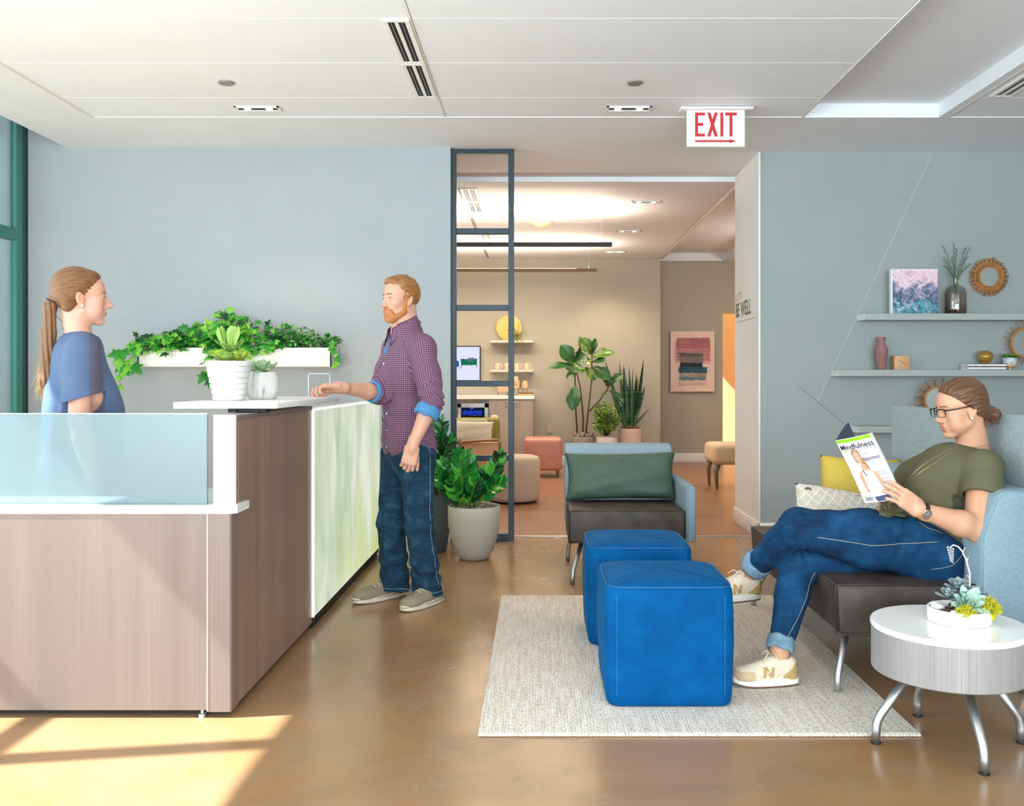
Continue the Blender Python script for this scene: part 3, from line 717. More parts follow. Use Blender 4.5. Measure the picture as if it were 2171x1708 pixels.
def blade(mb, p, d, up, L, W, m=0, bend=.3, fold=.15, nl=7, prof='oval', nw=4, wave=0., thick=0., twist=0.):
    """Curved leaf: starts at p along d, droops away from up by bend."""
    R = orient(d, up); p = Vector(p); rows = []
    pf = {'oval': lambda t: math.sin(PI * min(1, t * .97 + .03)) ** .75, 'sword': lambda t: (min(1, .55 + t * 2.2)) * (1 - t ** 3.2), 'spoon': lambda t: .25 * (1 - t) + math.sin(PI * t ** 1.7) ** .8,
          'fiddle': lambda t: math.sin(PI * t ** 1.25) ** .7 * (1 - .22 * math.exp(-((t - .35) / .12) ** 2)), 'thin': lambda t: (1 - t) ** .8 * min(1, t * 8 + .4), 'echeveria': lambda t: (.42 + .58 * math.sin(PI * min(1, t * .95) ** 1.2)) * (1 - max(0, (t - .72) / .28) ** 2.2 * .96)}[prof]
    for i in range(nl + 1):
        t = i / nl; w = max(.004, pf(t)) * W / 2
        a = bend * t; y = L * (math.sin(a) / bend if abs(bend) > 1e-3 else t); z = -L * ((1 - math.cos(a)) / bend if abs(bend) > 1e-3 else 0)
        row = []
        for j in range(nw + 1):
            u = j / nw * 2 - 1; h = abs(u) * fold * w + wave * math.sin(t * 14 + j * 1.7) * abs(u) * W
            x = u * w; tw = twist * t; x2, h2 = x * math.cos(tw) - h * math.sin(tw), x * math.sin(tw) + h * math.cos(tw)
            row.append(p + R @ Vector((x2, y - h2 * math.sin(a) * .5, z + h2)))
        rows.append(row)
    vs = [v for r in rows for v in r]; n = nw + 1
    fs = [(i * n + j, i * n + j + 1, (i + 1) * n + j + 1, (i + 1) * n + j) for i in range(nl) for j in range(nw)]
    mb.add(vs, fs, m)
    if thick:
        R2 = R @ Vector((0, 0, -1)); k = [v + R2 * thick * (1 - abs((i % n) / nw * 2 - 1) ** 2) for i, v in enumerate(vs)]
        mb.add(k, [f[::-1] for f in fs], m)
def rdir(r=rnd):
    a = r.uniform(0, 2 * PI); z = r.uniform(-1, 1); q = math.sqrt(1 - z * z); return Vector((q * math.cos(a), q * math.sin(a), z))
def rosette(mb, c, R, n, L, W, prof='echeveria', tilt0=.15, tilt1=1.25, m=0, axis=(0, 0, 1), bend=-.5, fold=.35, thick=.004, r=rnd, jit=.08):
    """Spiral rosette, outer leaves flat, inner ones upright."""
    A = orient(Vector((1, .01, 0)) if abs(Vector(axis).normalized().x) < .9 else Vector((0, 1, 0)), axis)
    for i in range(n):
        t = i / (n - 1); a = i * 2.39996 + r.uniform(-jit, jit); el = tilt0 + (tilt1 - tilt0) * t
        d = Vector((math.cos(a) * math.cos(el), math.sin(a) * math.cos(el), math.sin(el))); u = Vector((-math.cos(a) * math.sin(el), -math.sin(a) * math.sin(el), math.cos(el)))
        s = (1 - .62 * t) * r.uniform(.92, 1.08)
        blade(mb, Vector(c) + A @ (Vector((math.cos(a), math.sin(a), 0)) * R * (1 - t) * .25 + Vector((0, 0, R * .35 * t))), A @ d, A @ u, L * s, W * s * (1 + .15 * t), m, bend, fold, 6, prof, 4, thick=thick)
mat_ivy = [leafmat('mid_green_ivy', '#1d6b1c', '#2f9a2a', '#58bb3c'), leafmat('dark_green_ivy', '#0c3d22', '#17592a', '#2a7d34', .3), leafmat('lime_green_ivy', '#4fa323', '#7cc93c', '#a8df5a')]

# ------------------------------------------------------------------ wall planter with ivy
wp = thing('wall_planter', 'long white wall planter overflowing with green ivy', 'planter', (-2.14, 6.62, 1.283))
px0, px1, py0, py1, pz0, pz1 = -2.83, -1.457, 6.50, 6.75, 1.283, 1.418
tr = MB()
for a, b, c, d in ((px0, px1, py0, py0 + .012), (px0, px1, py1 - .012, py1), (px0, px0 + .012, py0, py1), (px1 - .012, px1, py0, py1)): tr.box(a, b, c, d, pz0, pz1, .0015, 1)
tr.box(px0 + .006, px1 - .006, py0 + .006, py1 - .006, pz0 + .002, pz0 + .012)
mk('trough', tr, mottled('glossy_cream_white', '#d9d7d0', '#e0dfd8', 3., .12), wp)
mk('soil', MB().box(px0 + .01, px1 - .01, py0 + .01, py1 - .01, pz1 - .03, pz1 - .012), MT['soil'], wp, 0)
r1 = random.Random(4); ivy = MB(); vine = MB()
def top_profile(x):                    # height of the greenery along the trough
    u = (x - px0) / (px1 - px0)
    return .10 + .13 * math.exp(-((u - .22) / .10) ** 2) * .6 + .20 * math.exp(-((u - .48) / .17) ** 2) + .09 * math.exp(-((u - .72) / .12) ** 2) + .06 * math.exp(-((u - .9) / .1) ** 2)
def spray(p0, p1, sag, n, s0, s1, mats, r=r1):
    pts = []
    for k in range(9):
        t = k / 8; q = p0.lerp(p1, t); q.z += sag * 4 * t * (1 - t); pts.append(q + rdir(r) * .006)
    vine.tube(pts, .0016, 5)
    for k in range(n):
        t = (k + .6) / n; i = min(7, int(t * 8)); q = pts[i].lerp(pts[i + 1], t * 8 - i); d = rdir(r); d.z = d.z * .5 - .25; d.y = -abs(d.y) * .7 - .05
        up = Vector((r.uniform(-.5, .5), -1.0, r.uniform(.1, 1.1))); ivy_leaf(ivy, q + d * .012, d, up, r.uniform(s0, s1) * (1 - .25 * t), r.choice(mats), r.uniform(0, .35))
for i in range(150):
    x = px0 + .02 + (px1 - px0 - .04) * r1.random(); h = top_profile(x) * r1.uniform(.35, 1.0); u = (x - px0) / (px1 - px0)
    p0 = Vector((x, r1.uniform(py0 + .03, py1 - .04), pz1 - .02)); p1 = p0 + Vector((r1.uniform(-.09, .09), r1.uniform(-.13, .03), h))
    p1.y = min(p1.y, py1 - .03)
    mats = [0, 0, 1, 1, 2] if u < .3 else ([0, 0, 2, 2, 1] if u < .6 else [0, 1, 1, 0, 2]); sz = (.05, .09) if u < .62 else ((.04, .075) if u < .78 else (.022, .04))
    spray(p0, p1, r1.uniform(0, .04), 6 if u < .8 else 13, sz[0], sz[1], mats)
for i in range(34):                     # sprays tumbling over the front edge
    x = px0 + (px1 - px0) * (r1.uniform(0, .25) if i < 12 else (r1.uniform(.38, .6) if i < 28 else r1.uniform(.6, .95)))
    p0 = Vector((x, py0 + .02, pz1 + .03)); dz = -.02 - .09 * r1.random() * (1.6 if 12 <= i < 28 else .6)
    spray(p0, p0 + Vector((r1.uniform(-.08, .05), -.06 - .03 * r1.random(), dz)), .03, 6, .05, .085, [0, 0, 2, 1])
def trail(pts, n, s, mats): 
    pts = [Vector(p) for p in pts]; vine.tube(pts, .0016, 5)
    for k in range(n):
        t = (k + .5) / n * (len(pts) - 1); i = int(t); q = pts[i].lerp(pts[i + 1], t - i); d = rdir(r1); d.y = -.4; d.z = -abs(d.z) - .2
        ivy_leaf(ivy, q, d, (r1.uniform(-.4, .4), -1, .4), s * r1.uniform(.75, 1.15), r1.choice(mats), .2)
A = lambda x, y: at(x, y, 6.46)
trail([A(300, 725), A(270, 733), A(252, 752), A(262, 770), A(285, 775)], 10, .10, [0, 0, 2]); trail([A(282, 745), A(276, 772), A(262, 790), A(252, 806), A(262, 826)], 4, .07, [2, 0])
trail([A(285, 760), A(262, 772), A(250, 800)], 2, .06, [2]); trail([A(699, 720), A(707, 735), A(712, 752), A(713, 776)], 9, .05, [0, 2]); trail([A(450, 770), A(437, 790), A(440, 812)], 3, .10, [0, 2])
mk('ivy_foliage', ivy, mat_ivy, wp, True); mk('vine_stems', vine, MT['stem'], wp, True)

# ------------------------------------------------------------------ pots on the counter
def disc_pt(r, R):
    a = r.uniform(0, 2 * PI); q = R * math.sqrt(r.random()); return (q * math.cos(a), q * math.sin(a))
def tufted(mb, c, rad, h, n, s, r):
    for i in range(n): mb.ball(Vector(c) + Vector(disc_pt(r, rad * .78) + (r.uniform(0, h),)), r.uniform(.5, 1) * s, n=6)
Yp = 3.80; s_ = Yp / F; cx = (485 - CX) * s_; zc = 1.109
rp = thing('ribbed_flowerpot', 'large white ribbed pot with lime green succulent on the counter', 'potted plant', (cx, Yp, zc))
hp = .163; rib = [(.001, 0), (.056, 0)]
for k in range(7):
    z0 = hp * k / 7; z1 = hp * (k + 1) / 7; ra = .058 + .032 * (k / 7) ; rb = ra + .004
    rib += [(ra, z0 + .001), (rb + .0015, z0 + .004), (rb + .003, z1 - .003), (rb, z1 - .0005)]
rib += [(.088, hp), (.083, hp), (.078, hp - .02), (.001, hp - .02)]
mk('pot', MB().lathe(rib, (cx, Yp, zc), 48), mottled('rough_white_ceramic', '#cbc7c3', '#d8d5d1', 14., .7, .3, 60., .003), rp, 50)
mk('soil', MB().lathe([(.001, hp - .012), (.05, hp - .014), (.080, hp - .018)], (cx, Yp, zc), 24, cap=False), MT['soil'], rp)
sl = MB(); r2 = random.Random(11)
for (dx, dy, dz, n, L, W) in ((0, -.01, 0, 20, .085, .046), (-.035, .01, .012, 14, .075, .04), (.04, .015, .01, 14, .07, .036), (.005, .03, .05, 14, .085, .030)):
    rosette(sl, (cx + dx, Yp + dy, zc + hp - .01 + dz), .03, n, L, W, 'spoon', .38, 1.3, r2.choice([0, 1]), (dx * 3, -.12, 1), -.25, .3, .004, r2, .4)
for k in range(7):
    a = r2.uniform(-.9, .9); blade(sl, (cx + a * .02, Yp, zc + hp + .05), (a * .55, -.1, 1), (a, -1, .3), .10, .026, 1, .3, .3, 6, 'spoon', thick=.003)
mk('succulent_leaves', sl, [leafmat('lime_succulent', '#8fae2f', '#b3cc46', '#cbdc74', .45, 12., .15), leafmat('soft_green_succulent', '#6f9a3a', '#97b958', '#b7cf86', .5, 12., .12)], rp, True)
# small white pot with an echeveria
Y2 = 4.02; s2 = Y2 / F; c2x = (557 - CX) * s2; z2 = 1.109
ep = thing('small_white_pot', 'small white streaked pot with pale green rosette beside the ribbed pot', 'potted plant', (c2x, Y2, z2))
def streak():
    t = NT('white_streaked_ceramic'); a = t.noise(t.co((60, 60, 5)), 1., 4.)
    return t.done(t.bsdf(t.ramp(a, [(.34, '#8d8a88'), (.42, '#c6c2be'), (.7, '#d8d5d1')]), .6, 0., t.bump(a, .6, .004)))
pr = [(.001, 0), (.052, 0), (.060, .006), (.066, .04), (.068, .08), (.064, .108), (.0625, .118), (.058, .118), (.056, .10), (.001, .10)]
pm = MB(); n_ = 40
for r_, z_ in pr: pm.v += [(c2x + r_ * math.cos(2 * PI * j / n_) * (1 + .03 * math.cos(8 * PI * j / n_)), Y2 + r_ * math.sin(2 * PI * j / n_) * (1 + .03 * math.cos(8 * PI * j / n_)), z2 + z_) for j in range(n_)]
for i in range(len(pr) - 1): pm.f += [(i * n_ + j, i * n_ + (j + 1) % n_, (i + 1) * n_ + (j + 1) % n_, (i + 1) * n_ + j) for j in range(n_)]
pm.mi = [0] * len(pm.f); mk('pot', pm, streak(), ep, 50)
mk('soil', MB().lathe([(.001, .112), (.03, .111), (.057, .107)], (c2x, Y2, z2), 24, cap=False), MT['soil'], ep)
el = MB(); rosette(el, (c2x, Y2 - .005, z2 + .120), .035, 34, .075, .036, 'echeveria', .05, 1.35, 0, (0, -.25, 1), -.55, .4, .005, r2)
for k in range(26): a = r2.uniform(0, 2 * PI); ivy_leaf(el, (c2x + .045 * math.cos(a), Y2 + .045 * math.sin(a), z2 + .113), (math.cos(a), math.sin(a), .1), (0, -.3, 1), .016, 1)
mk('rosette_leaves', el, [leafmat('pale_green_echeveria', '#86a97a', '#a9c79b', '#c9dfc0', .5, 14., .1), leafmat('dark_green_moss_leaf', '#2c5a26', '#437a34', None)], ep, True)

# ------------------------------------------------------------------ floor plants by the man
def zz_stem(leaf, stem, base, tip, bow, n, L, W, r, m=(0, 0, 1)):
    pts = []
    base, tip = Vector(base), Vector(tip)
    for k in range(13):
        t = k / 12; q = base.lerp(tip, t) + Vector(bow) * (4 * t * (1 - t)); pts.append(q)
    stem.tube(pts, [.010 * (1 - .6 * k / 12) for k in range(13)], 7)
    for k in range(n):
        t = .22 + .78 * (k / (n - 1)); i = min(11, int(t * 12)); q = pts[i].lerp(pts[i + 1], t * 12 - i); ax = (pts[i + 1] - pts[i]).normalized()
        side = ax.cross(Vector((0, -1, .2))).normalized() * (1 if k % 2 else -1)
        d = side * .75 + ax * .9 + Vector((0, -.25, 0)) + rdir(r) * .15
        s = .75 + .35 * math.sin(PI * t)
        blade(leaf, q, d, Vector((0, -1, .5)) + side * .3 + rdir(r) * .2, L * s, W * s, r.choice(m), r.uniform(.1, .5), .25, 6, 'oval')
    blade(leaf, pts[-1], (pts[-1] - pts[-2]), (0, -1, .3), L * .8, W * .7, m[0], .2, .3, 6, 'oval')
zzm = [leafmat('glossy_green_zz_leaf', '#0f5f1f', '#1c7f2b', '#37a33b', .22, 6.), leafmat('bright_green_zz_leaf', '#3a9a2c', '#5cb93c', '#83cf52', .3, 6.), leafmat('deep_green_zz_leaf', '#06331a', '#0d4a22', '#17662c', .22, 6.)]
def pot_lathe(prof, c, n=48): return MB().lathe(prof, c, n)
def ribbed_stone(name, c1, c2, scale=(1, 1, .02)):
    t = NT(name); a = t.noise(t.co((90, 90, 3)), 1., 2.); b = t.noise(t.co(), 220., 2.)
    return t.done(t.bsdf(t.ramp(b, [(.3, c1), (.7, c2)]), .85, 0., t.bump(t.math('ADD', a, b), .5, .004)))
Yg = 6.13; gx = (1005 - CX) * Yg / F
zp = thing('grey_planter', 'pale grey stone pot with glossy green plant right of the standing man', 'potted plant', (gx, Yg, 0))
mk('pot', pot_lathe([(.001, 0), (.085, 0), (.10, .008), (.128, .06), (.155, .14), (.170, .22), (.1745, .29), (.174, .352), (.170, .356), (.163, .352), (.160, .30), (.001, .30)], (gx, Yg, 0)), ribbed_stone('pale_stone_planter', '#aaa69b', '#bdb9ae'), zp, 50)
ms = MB(); r3 = random.Random(5); tufted(ms, (gx, Yg, .315), .20, .03, 130, .022, r3); mk('moss_cover', ms, MT['moss_grey'], zp, True)
lf, stm = MB(), MB()
G = lambda x, y, dy=0.: at(x, y, Yg + dy)
for bx, by, tx, ty, dy, bow, n in ((968, 1072, 925, 1000, -.05, .02, 12), (975, 1075, 942, 985, .02, .0, 12), (985, 1078, 975, 965, -.08, .02, 12), (1000, 1078, 995, 975, .05, 0, 12), (1005, 1078, 1058, 968, -.05, -.03, 15), (1008, 1076, 1062, 1022, -.1, .03, 11),
                                    (990, 1078, 1010, 1020, -.14, 0, 9), (978, 1078, 960, 1020, -.15, 0, 9), (998, 1078, 1032, 1000, .08, 0, 11), (985, 1076, 952, 1010, .1, 0, 10)):
    zz_stem(lf, stm, G(bx, by), G(tx, ty, dy), (0, 0, bow), int(n * 1.6), .088, .050, r3, (0, 0, 1, 2))
mk('foliage', lf, zzm, zp, True); mk('stems', stm, MT['stem_green'], zp, True)
# darker pot behind the man
Yd = 6.42; dx_ = (905 - CX) * Yd / F
dp = thing('charcoal_planter', 'dark grooved pot with dark green plant behind the standing man', 'potted plant', (dx_, Yd, 0))
def grooved():
    t = NT('dark_grooved_ceramic'); wv = t.n('TexWave', {'Vector': t.co(), 'Scale': 26., 'Distortion': 1.5, 'Detail': 2.}, out=1, bands_direction='Z')
    return t.done(t.bsdf(t.ramp(wv, [(.2, '#3b4448'), (.8, '#6a7478')]), .7, 0., t.bump(wv, .8, .006)))
mk('pot', pot_lathe([(.001, 0), (.13, 0), (.14, .01), (.165, .2), (.175, .40), (.172, .405), (.163, .40), (.160, .36), (.001, .36)], (dx_, Yd, 0)), grooved(), dp, 50)
ms = MB(); tufted(ms, (dx_, Yd, .375), .20, .02, 90, .018, r3); mk('soil', ms, MT['soil'], dp, True)
lf, stm = MB(), MB(); G = lambda x, y, dy=0.: at(x, y, Yd + dy)
for bx, by, tx, ty, dy, n in ((915, 1045, 935, 900, .0, 14), (920, 1045, 952, 935, -.1, 12), (910, 1045, 925, 915, .06, 13), (918, 1045, 965, 985, -.12, 10), (925, 1045, 948, 960, .05, 11), (905, 1045, 910, 930, -.05, 12), (922, 1045, 985, 965, -.08, 11), (915, 1045, 940, 1005, -.15, 8)):
    zz_stem(lf, stm, G(bx, by), G(tx, ty, dy), (0, 0, .02), int(n * 1.5), .10, .045, r3, (0, 2, 2))
mk('foliage', lf, zzm, dp, True); mk('stems', stm, MT['stem_green'], dp, True)
# pale pot with snake plant seen beside and between the man's legs
Ys = 5.88; sx = (866 - CX) * Ys / F
sp2 = thing('pale_round_planter', 'pale ribbed pot with tall snake plant standing behind the man', 'potted plant', (sx - .03, Ys, 0)); sx -= .03
mk('pot', pot_lathe([(.001, 0), (.10, 0), (.108, .006), (.112, .15), (.112, .345), (.108, .35), (.101, .345), (.10, .32), (.001, .32)], (sx, Ys, 0)), ribbed_stone('pale_ribbed_planter', '#b9b7a6', '#c9c7b7'), sp2, 50)
ms = MB(); tufted(ms, (sx, Ys, .33), .12, .02, 60, .016, r3); mk('soil', ms, MT['soil'], sp2, True)
snake = NT('banded_snake_leaf')
_n = snake.noise(snake.co((2, 2, 26)), 1., 3., .6, 1.); _c = snake.ramp(_n, [(.35, '#0c2716'), (.52, '#163f24'), (.66, '#3a6243')])
snake = snake.done(snake.bsdf(_c, .35))
lf = MB(); G = lambda x, y, dy=0.: at(x, y, Ys + dy)
for tx, ty, W, dy in ((785, 856, .045, -.16), (783, 890, .05, -.17), (784, 955, .035, -.17), (815, 880, .05, .05), (850, 900, .05, .08), (880, 930, .045, .0), (835, 960, .05, -.05)):
    b0 = Vector((sx + r3.uniform(-.05, .05), Ys + r3.uniform(-.05, .05), .32)); tp = G(tx, ty, dy); d = tp - b0
    blade(lf, b0, d + Vector((.06, 0, .1)), (0, -1, .2), d.length * 1.03, W, 0, .0, .35, 10, 'sword', twist=.4)
mk('sword_leaves', lf, snake, sp2, True)

# ------------------------------------------------------------------ three plants by the lounge wall
Yf = 12.25; L12 = lambda x, y, dy=0.: at(x, y, Yf + dy)
fx = L12(1237, 930).x
fp = thing('fiddle_leaf_plant', 'tall bare stemmed plant with big green leaves by the lounge wall', 'potted plant', (fx, Yf, 0))
mk('pot', pot_lathe([(.001, 0), (.15, 0), (.16, .01), (.16, .42), (.152, .425), (.148, .41), (.001, .41)], (fx, Yf, 0), 32), mottled('grey_cement_pot', '#8c857e', '#9d968e', 20., .85), fp, 50)
ms = MB(); tufted(ms, (fx, Yf, .42), .17, .05, 80, .03, r3); mk('moss_cover', ms, MT['moss_grey'], fp, True)
st3 = MB()
for pts in ([(1224, 922), (1220, 860), (1219, 800), (1220, 775)], [(1236, 922), (1236, 880), (1230, 820), (1222, 787)], [(1242, 922), (1247, 870), (1254, 810), (1255, 760), (1254, 740)], [(1249, 872), (1270, 850), (1288, 825), (1296, 800)]):
    st3.tube([L12(x, y, -.02) for x, y in pts], [.012, .011, .010, .009, .008][:len(pts)], 7)
mk('stems', st3, MT['stem'], fp, True)
fl = MB()
for bx, by, tx, ty, W, nx, nz in ((1218, 772, 1193, 738, .19, 0, .3), (1220, 775, 1172, 776, .12, .0, 1.), (1220, 768, 1214, 787, .30, 0, .6), (1219, 770, 1240, 755, .20, .1, .5), (1222, 760, 1232, 742, .05, .3, .2), (1219, 788, 1205, 800, .09, 0, .4),
                                      (1220, 816, 1214, 862, .17, -.1, .3), (1254, 752, 1233, 720, .17, 0, .4), (1255, 752, 1264, 722, .08, .3, .3), (1254, 758, 1296, 745, .16, 0, .9), (1254, 768, 1280, 763, .11, 0, 1.), (1253, 762, 1240, 768, .12, 0, .4),
                                      (1240, 778, 1260, 802, .12, .2, .2), (1256, 778, 1288, 800, .17, 0, .5), (1290, 822, 1288, 797, .11, 0, .2), (1292, 815, 1317, 796, .12, 0, .6), (1291, 827, 1321, 850, .10, .2, .7), (1290, 836, 1277, 836, .03, 0, .6)):
    a, b = L12(bx, by, -.02), L12(tx, ty, -.06 - r3.random() * .1); d = b - a
    blade(fl, a, d + Vector((0, 0, .12 * d.length)), (nx, -1, nz), d.length * 1.12, W * 1.15, r3.choice((0, 0, 1)), .5, .25, 9, 'fiddle', 6, .03)
fm_ = [NT('veined_fiddle_leaf'), NT('yellowing_fiddle_leaf')]
for t_, cs in zip(fm_, (('#0f3617', '#1f5222', '#47712e'), ('#24501a', '#476f22', '#8c9340'))):
    n_1 = t_.noise(t_.co(), 24., 4., .6, 1.5); t_.done(t_.bsdf(t_.ramp(n_1, [(.35, cs[0]), (.52, cs[1]), (.68, cs[2])]), .3))
mk('big_leaves', fl, [fm_[0].m, fm_[1].m], fp, True)
bx_ = L12(1285, 930).x
bp_ = thing('bushy_houseplant', 'low bushy green plant in white pot between two taller lounge plants', 'potted plant', (bx_, Yf - .15, 0))
mk('pot', pot_lathe([(.001, 0), (.125, 0), (.135, .01), (.135, .43), (.128, .43), (.12, .41), (.001, .41)], (bx_, Yf - .15, 0), 32), plain('white_glazed_pot', '#e9e4de', .4), bp_, 50)
bl, bs = MB(), MB(); B12 = lambda x, y, dy=0.: at(x, y, Yf - .15 + dy)
for i in range(56):
    u = r3.uniform(-1, 1); tx = 1286 + u * 27; ty = 853 + 14 * u * u + r3.random() ** 1.3 * 50; a = B12(1285 + r3.uniform(-4, 4), 924); b = B12(tx, ty, r3.uniform(-.18, .15)); pts = [a.lerp(b, k / 6) + rdir(r3) * .015 * (k > 0) for k in range(7)]
    bs.tube(pts, .004, 5)
    for k in range(20):
        t = .35 + .65 * k / 19; q = a.lerp(b, t) + rdir(r3) * .035; d = rdir(r3); d.z = abs(d.z) * .7
        blade(bl, q, d, rdir(r3) + Vector((0, -1, .6)), r3.uniform(.035, .06), .022, r3.choice((0, 0, 1)), .3, .2, 3, 'oval', 2)
mk('foliage', bl, [leafmat('small_bright_leaf', '#2f5f1d', '#55872b', '#8db543', .4, 6.), leafmat('small_yellow_green_leaf', '#6c8a2b', '#9bb545', '#c3cf66', .4, 6.)], bp_, True); mk('branches', bs, MT['stem'], bp_, True)
qx = L12(1336, 930).x
qp = thing('snake_plant', 'tall dark snake plant in a cream pot by the lounge wall corner', 'potted plant', (qx, Yf, 0))
mk('pot', pot_lathe([(.001, 0), (.14, 0), (.148, .01), (.152, .53), (.145, .535), (.138, .52), (.001, .52)], (qx, Yf, 0), 32), ribbed_stone('cream_ribbed_pot', '#d3bfae', '#e2d0c0'), qp, 50)
ms = MB(); tufted(ms, (qx, Yf, .53), .15, .03, 60, .022, r3); mk('soil', ms, MT['soil'], qp, True)
lf = MB()
for bx, tx, ty, W in ((1322, 1281, 758, .06), (1325, 1312, 760, .05), (1330, 1322, 772, .10), (1338, 1334, 775, .06), (1340, 1341, 778, .04), (1345, 1366, 760, .08), (1335, 1331, 812, .07), (1340, 1350, 790, .06), (1325, 1296, 828, .08), (1342, 1368, 817, .09), (1338, 1352, 800, .11), (1346, 1376, 867, .05), (1330, 1305, 840, .07), (1344, 1342, 820, .08)):
    a = L12(bx, 902, r3.uniform(-.08, .08)); b = L12(tx, ty, r3.uniform(-.12, .08)); d = b - a
    blade(lf, a, d, (r3.uniform(-.4, .4), -1, .1), d.length, W * .78, 0, .04, .35, 10, 'sword', twist=r3.uniform(-.6, .6))
mk('sword_leaves', lf, snake, qp, True)

# ------------------------------------------------------------------ succulent bowl on the side table
bc = Vector((1.395, 3.045, .396))
sb_ = thing('succulent_bowl', 'shallow white bowl of grey green succulents and yellow moss on the side table', 'succulent bowl', bc)
mk('bowl', pot_lathe([(.001, 0), (.090, 0), (.0975, .004), (.0985, .012), (.0985, .046), (.0955, .048), (.093, .046), (.092, .03), (.001, .03)], bc, 56), plain('white_glazed_bowl', '#f4f3f0', .12), sb_, 50)
ms = MB(); r4 = random.Random(9)
for i in range(150):
    a = r4.uniform(0, 2 * PI); q = .088 * math.sqrt(r4.random()); ms.ball(bc + Vector((q * math.cos(a), q * math.sin(a), .036)), r4.uniform(.003, .007), n=6)
mk('bark_chips', ms, mottled('purple_brown_bark', '#4d3534', '#7a5a52', 90., .9), sb_, True)
for q, rr_ in (((-.062, .02, .044), (.024, .018, .010)), ((-.04, -.055, .042), (.014, .012, .009)), ((-.052, .058, .044), (.018, .02, .009))):
    mk('pebble', MB().ball(bc + Vector(q), rr_, n=14), plain('white_pebble', '#eae6e2', .4), sb_, True)
ym = MB()
for cx_, cy_, rx, n_ in ((.075, -.035, .036, 520), (-.015, -.078, .022, 180)):
    for i in range(n_):
        d = rdir(r4); d.z = abs(d.z); q = bc + Vector((cx_ + d.x * rx, cy_ + d.y * rx, .040 + d.z * rx * 1.1)); e = rdir(r4) * .008 + d * .008
        ym.tube([q, q + e * .6, q + e + rdir(r4) * .004], [.0016, .0015, .0008], 4)
    ym.ball(bc + Vector((cx_, cy_, .042)), (rx * .9, rx * .9, rx), n=10)
mk('yellow_moss', ym, mottled('yellow_reindeer_moss', '#a9a414', '#d2c926', 70., .9), sb_, True)
er = MB()
rosette(er, bc + Vector((.012, -.035, .058)), .02, 26, .072, .030, 'echeveria', .1, 1.2, 0, (-.05, -.75, .8), -.35, .35, .003, r4)
rosette(er, bc + Vector((.01, .03, .10)), .02, 18, .055, .030, 'echeveria', .1, 1.2, 1, (-.45, -.2, 1), -.35, .35, .003, r4)
rosette(er, bc + Vector((.06, .03, .075)), .02, 14, .060, .026, 'echeveria', .1, 1.1, 1, (.55, -.2, .9), -.35, .35, .003, r4)
rosette(er, bc + Vector((-.03, .015, .075)), .02, 14, .05, .026, 'echeveria', .1, 1.2, 1, (-.6, -.2, 1), -.35, .35, .003, r4)
mk('rosettes', er, [leafmat('mint_succulent', '#8fb3a3', '#b1cdbf', '#cfe2d3', .5, 16., .08), leafmat('slate_succulent', '#6e7f84', '#8f9fa1', '#aebbb8', .5, 16., .06)], sb_, True)
ss = MB(); Yk = 3.06; K = lambda x, y: at(x, y, Yk)
pts = [K(2053, 1268), K(2056, 1240), K(2056, 1215), K(2048, 1185), K(2040, 1168), K(2031, 1158), K(2021, 1155), K(2014, 1160)]
ss.tube(pts, [.0034, .003, .003, .003, .0028, .0026, .0024, .002], 8)
for p_, q_ in ((K(2056, 1225), K(2050, 1219)), (K(2050, 1190), K(2053, 1180)), (K(2042, 1170), K(2046, 1160))): ss.tube([p_, q_], [.0022, .0012], 6)
mk('flower_stalk', ss, plain('pale_pinkish_stalk', '#cfc4bd', .6), sb_, True)
bd = MB()
for k in range(18):
    t = k / 17; p_ = K(2015 + 3 * t + (5.5 - 3.5 * t) * ((k % 3) - 1), 1160 + 31 * t); bd.ball(p_, (.0036 * (1.2 - .45 * t), .0034, .0042), n=8)
mk('flower_buds', bd, plain('pale_lavender_bud', '#a3a0a8', .6), sb_, True)
# ------------------------------------------------------------------ shelves on the sage wall
SW = 6.886; g = 'sage shelves on the right wall'
def wall_shelf(px, top, label, xr=4.3):
    x0 = (px - CX) * SW / F
    m = MB().box(x0, xr, SW - .155, SW, top - .048, top, .002, 1)
    o = mk('wall_shelf', m, MT['shelf_paint'], smooth=20, label=label, cat='shelf', group=g)
    mk('lit_end', MB().box(x0 - .002, x0 + .0005, SW - .154, SW - .001, top - .047, top - .001), MT['white_paint'], o, 0, label='shelf end face, coloured white for the window light on it'); return o  # window light on the shelf ends is put in as a white face
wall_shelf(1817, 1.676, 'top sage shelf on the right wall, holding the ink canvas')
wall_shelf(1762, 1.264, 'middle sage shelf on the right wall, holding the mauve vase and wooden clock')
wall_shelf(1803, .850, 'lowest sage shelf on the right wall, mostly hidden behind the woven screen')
T1, T2, T3 = 1.676, 1.264, .850
X_ = lambda px, Y: (px - CX) * Y / F
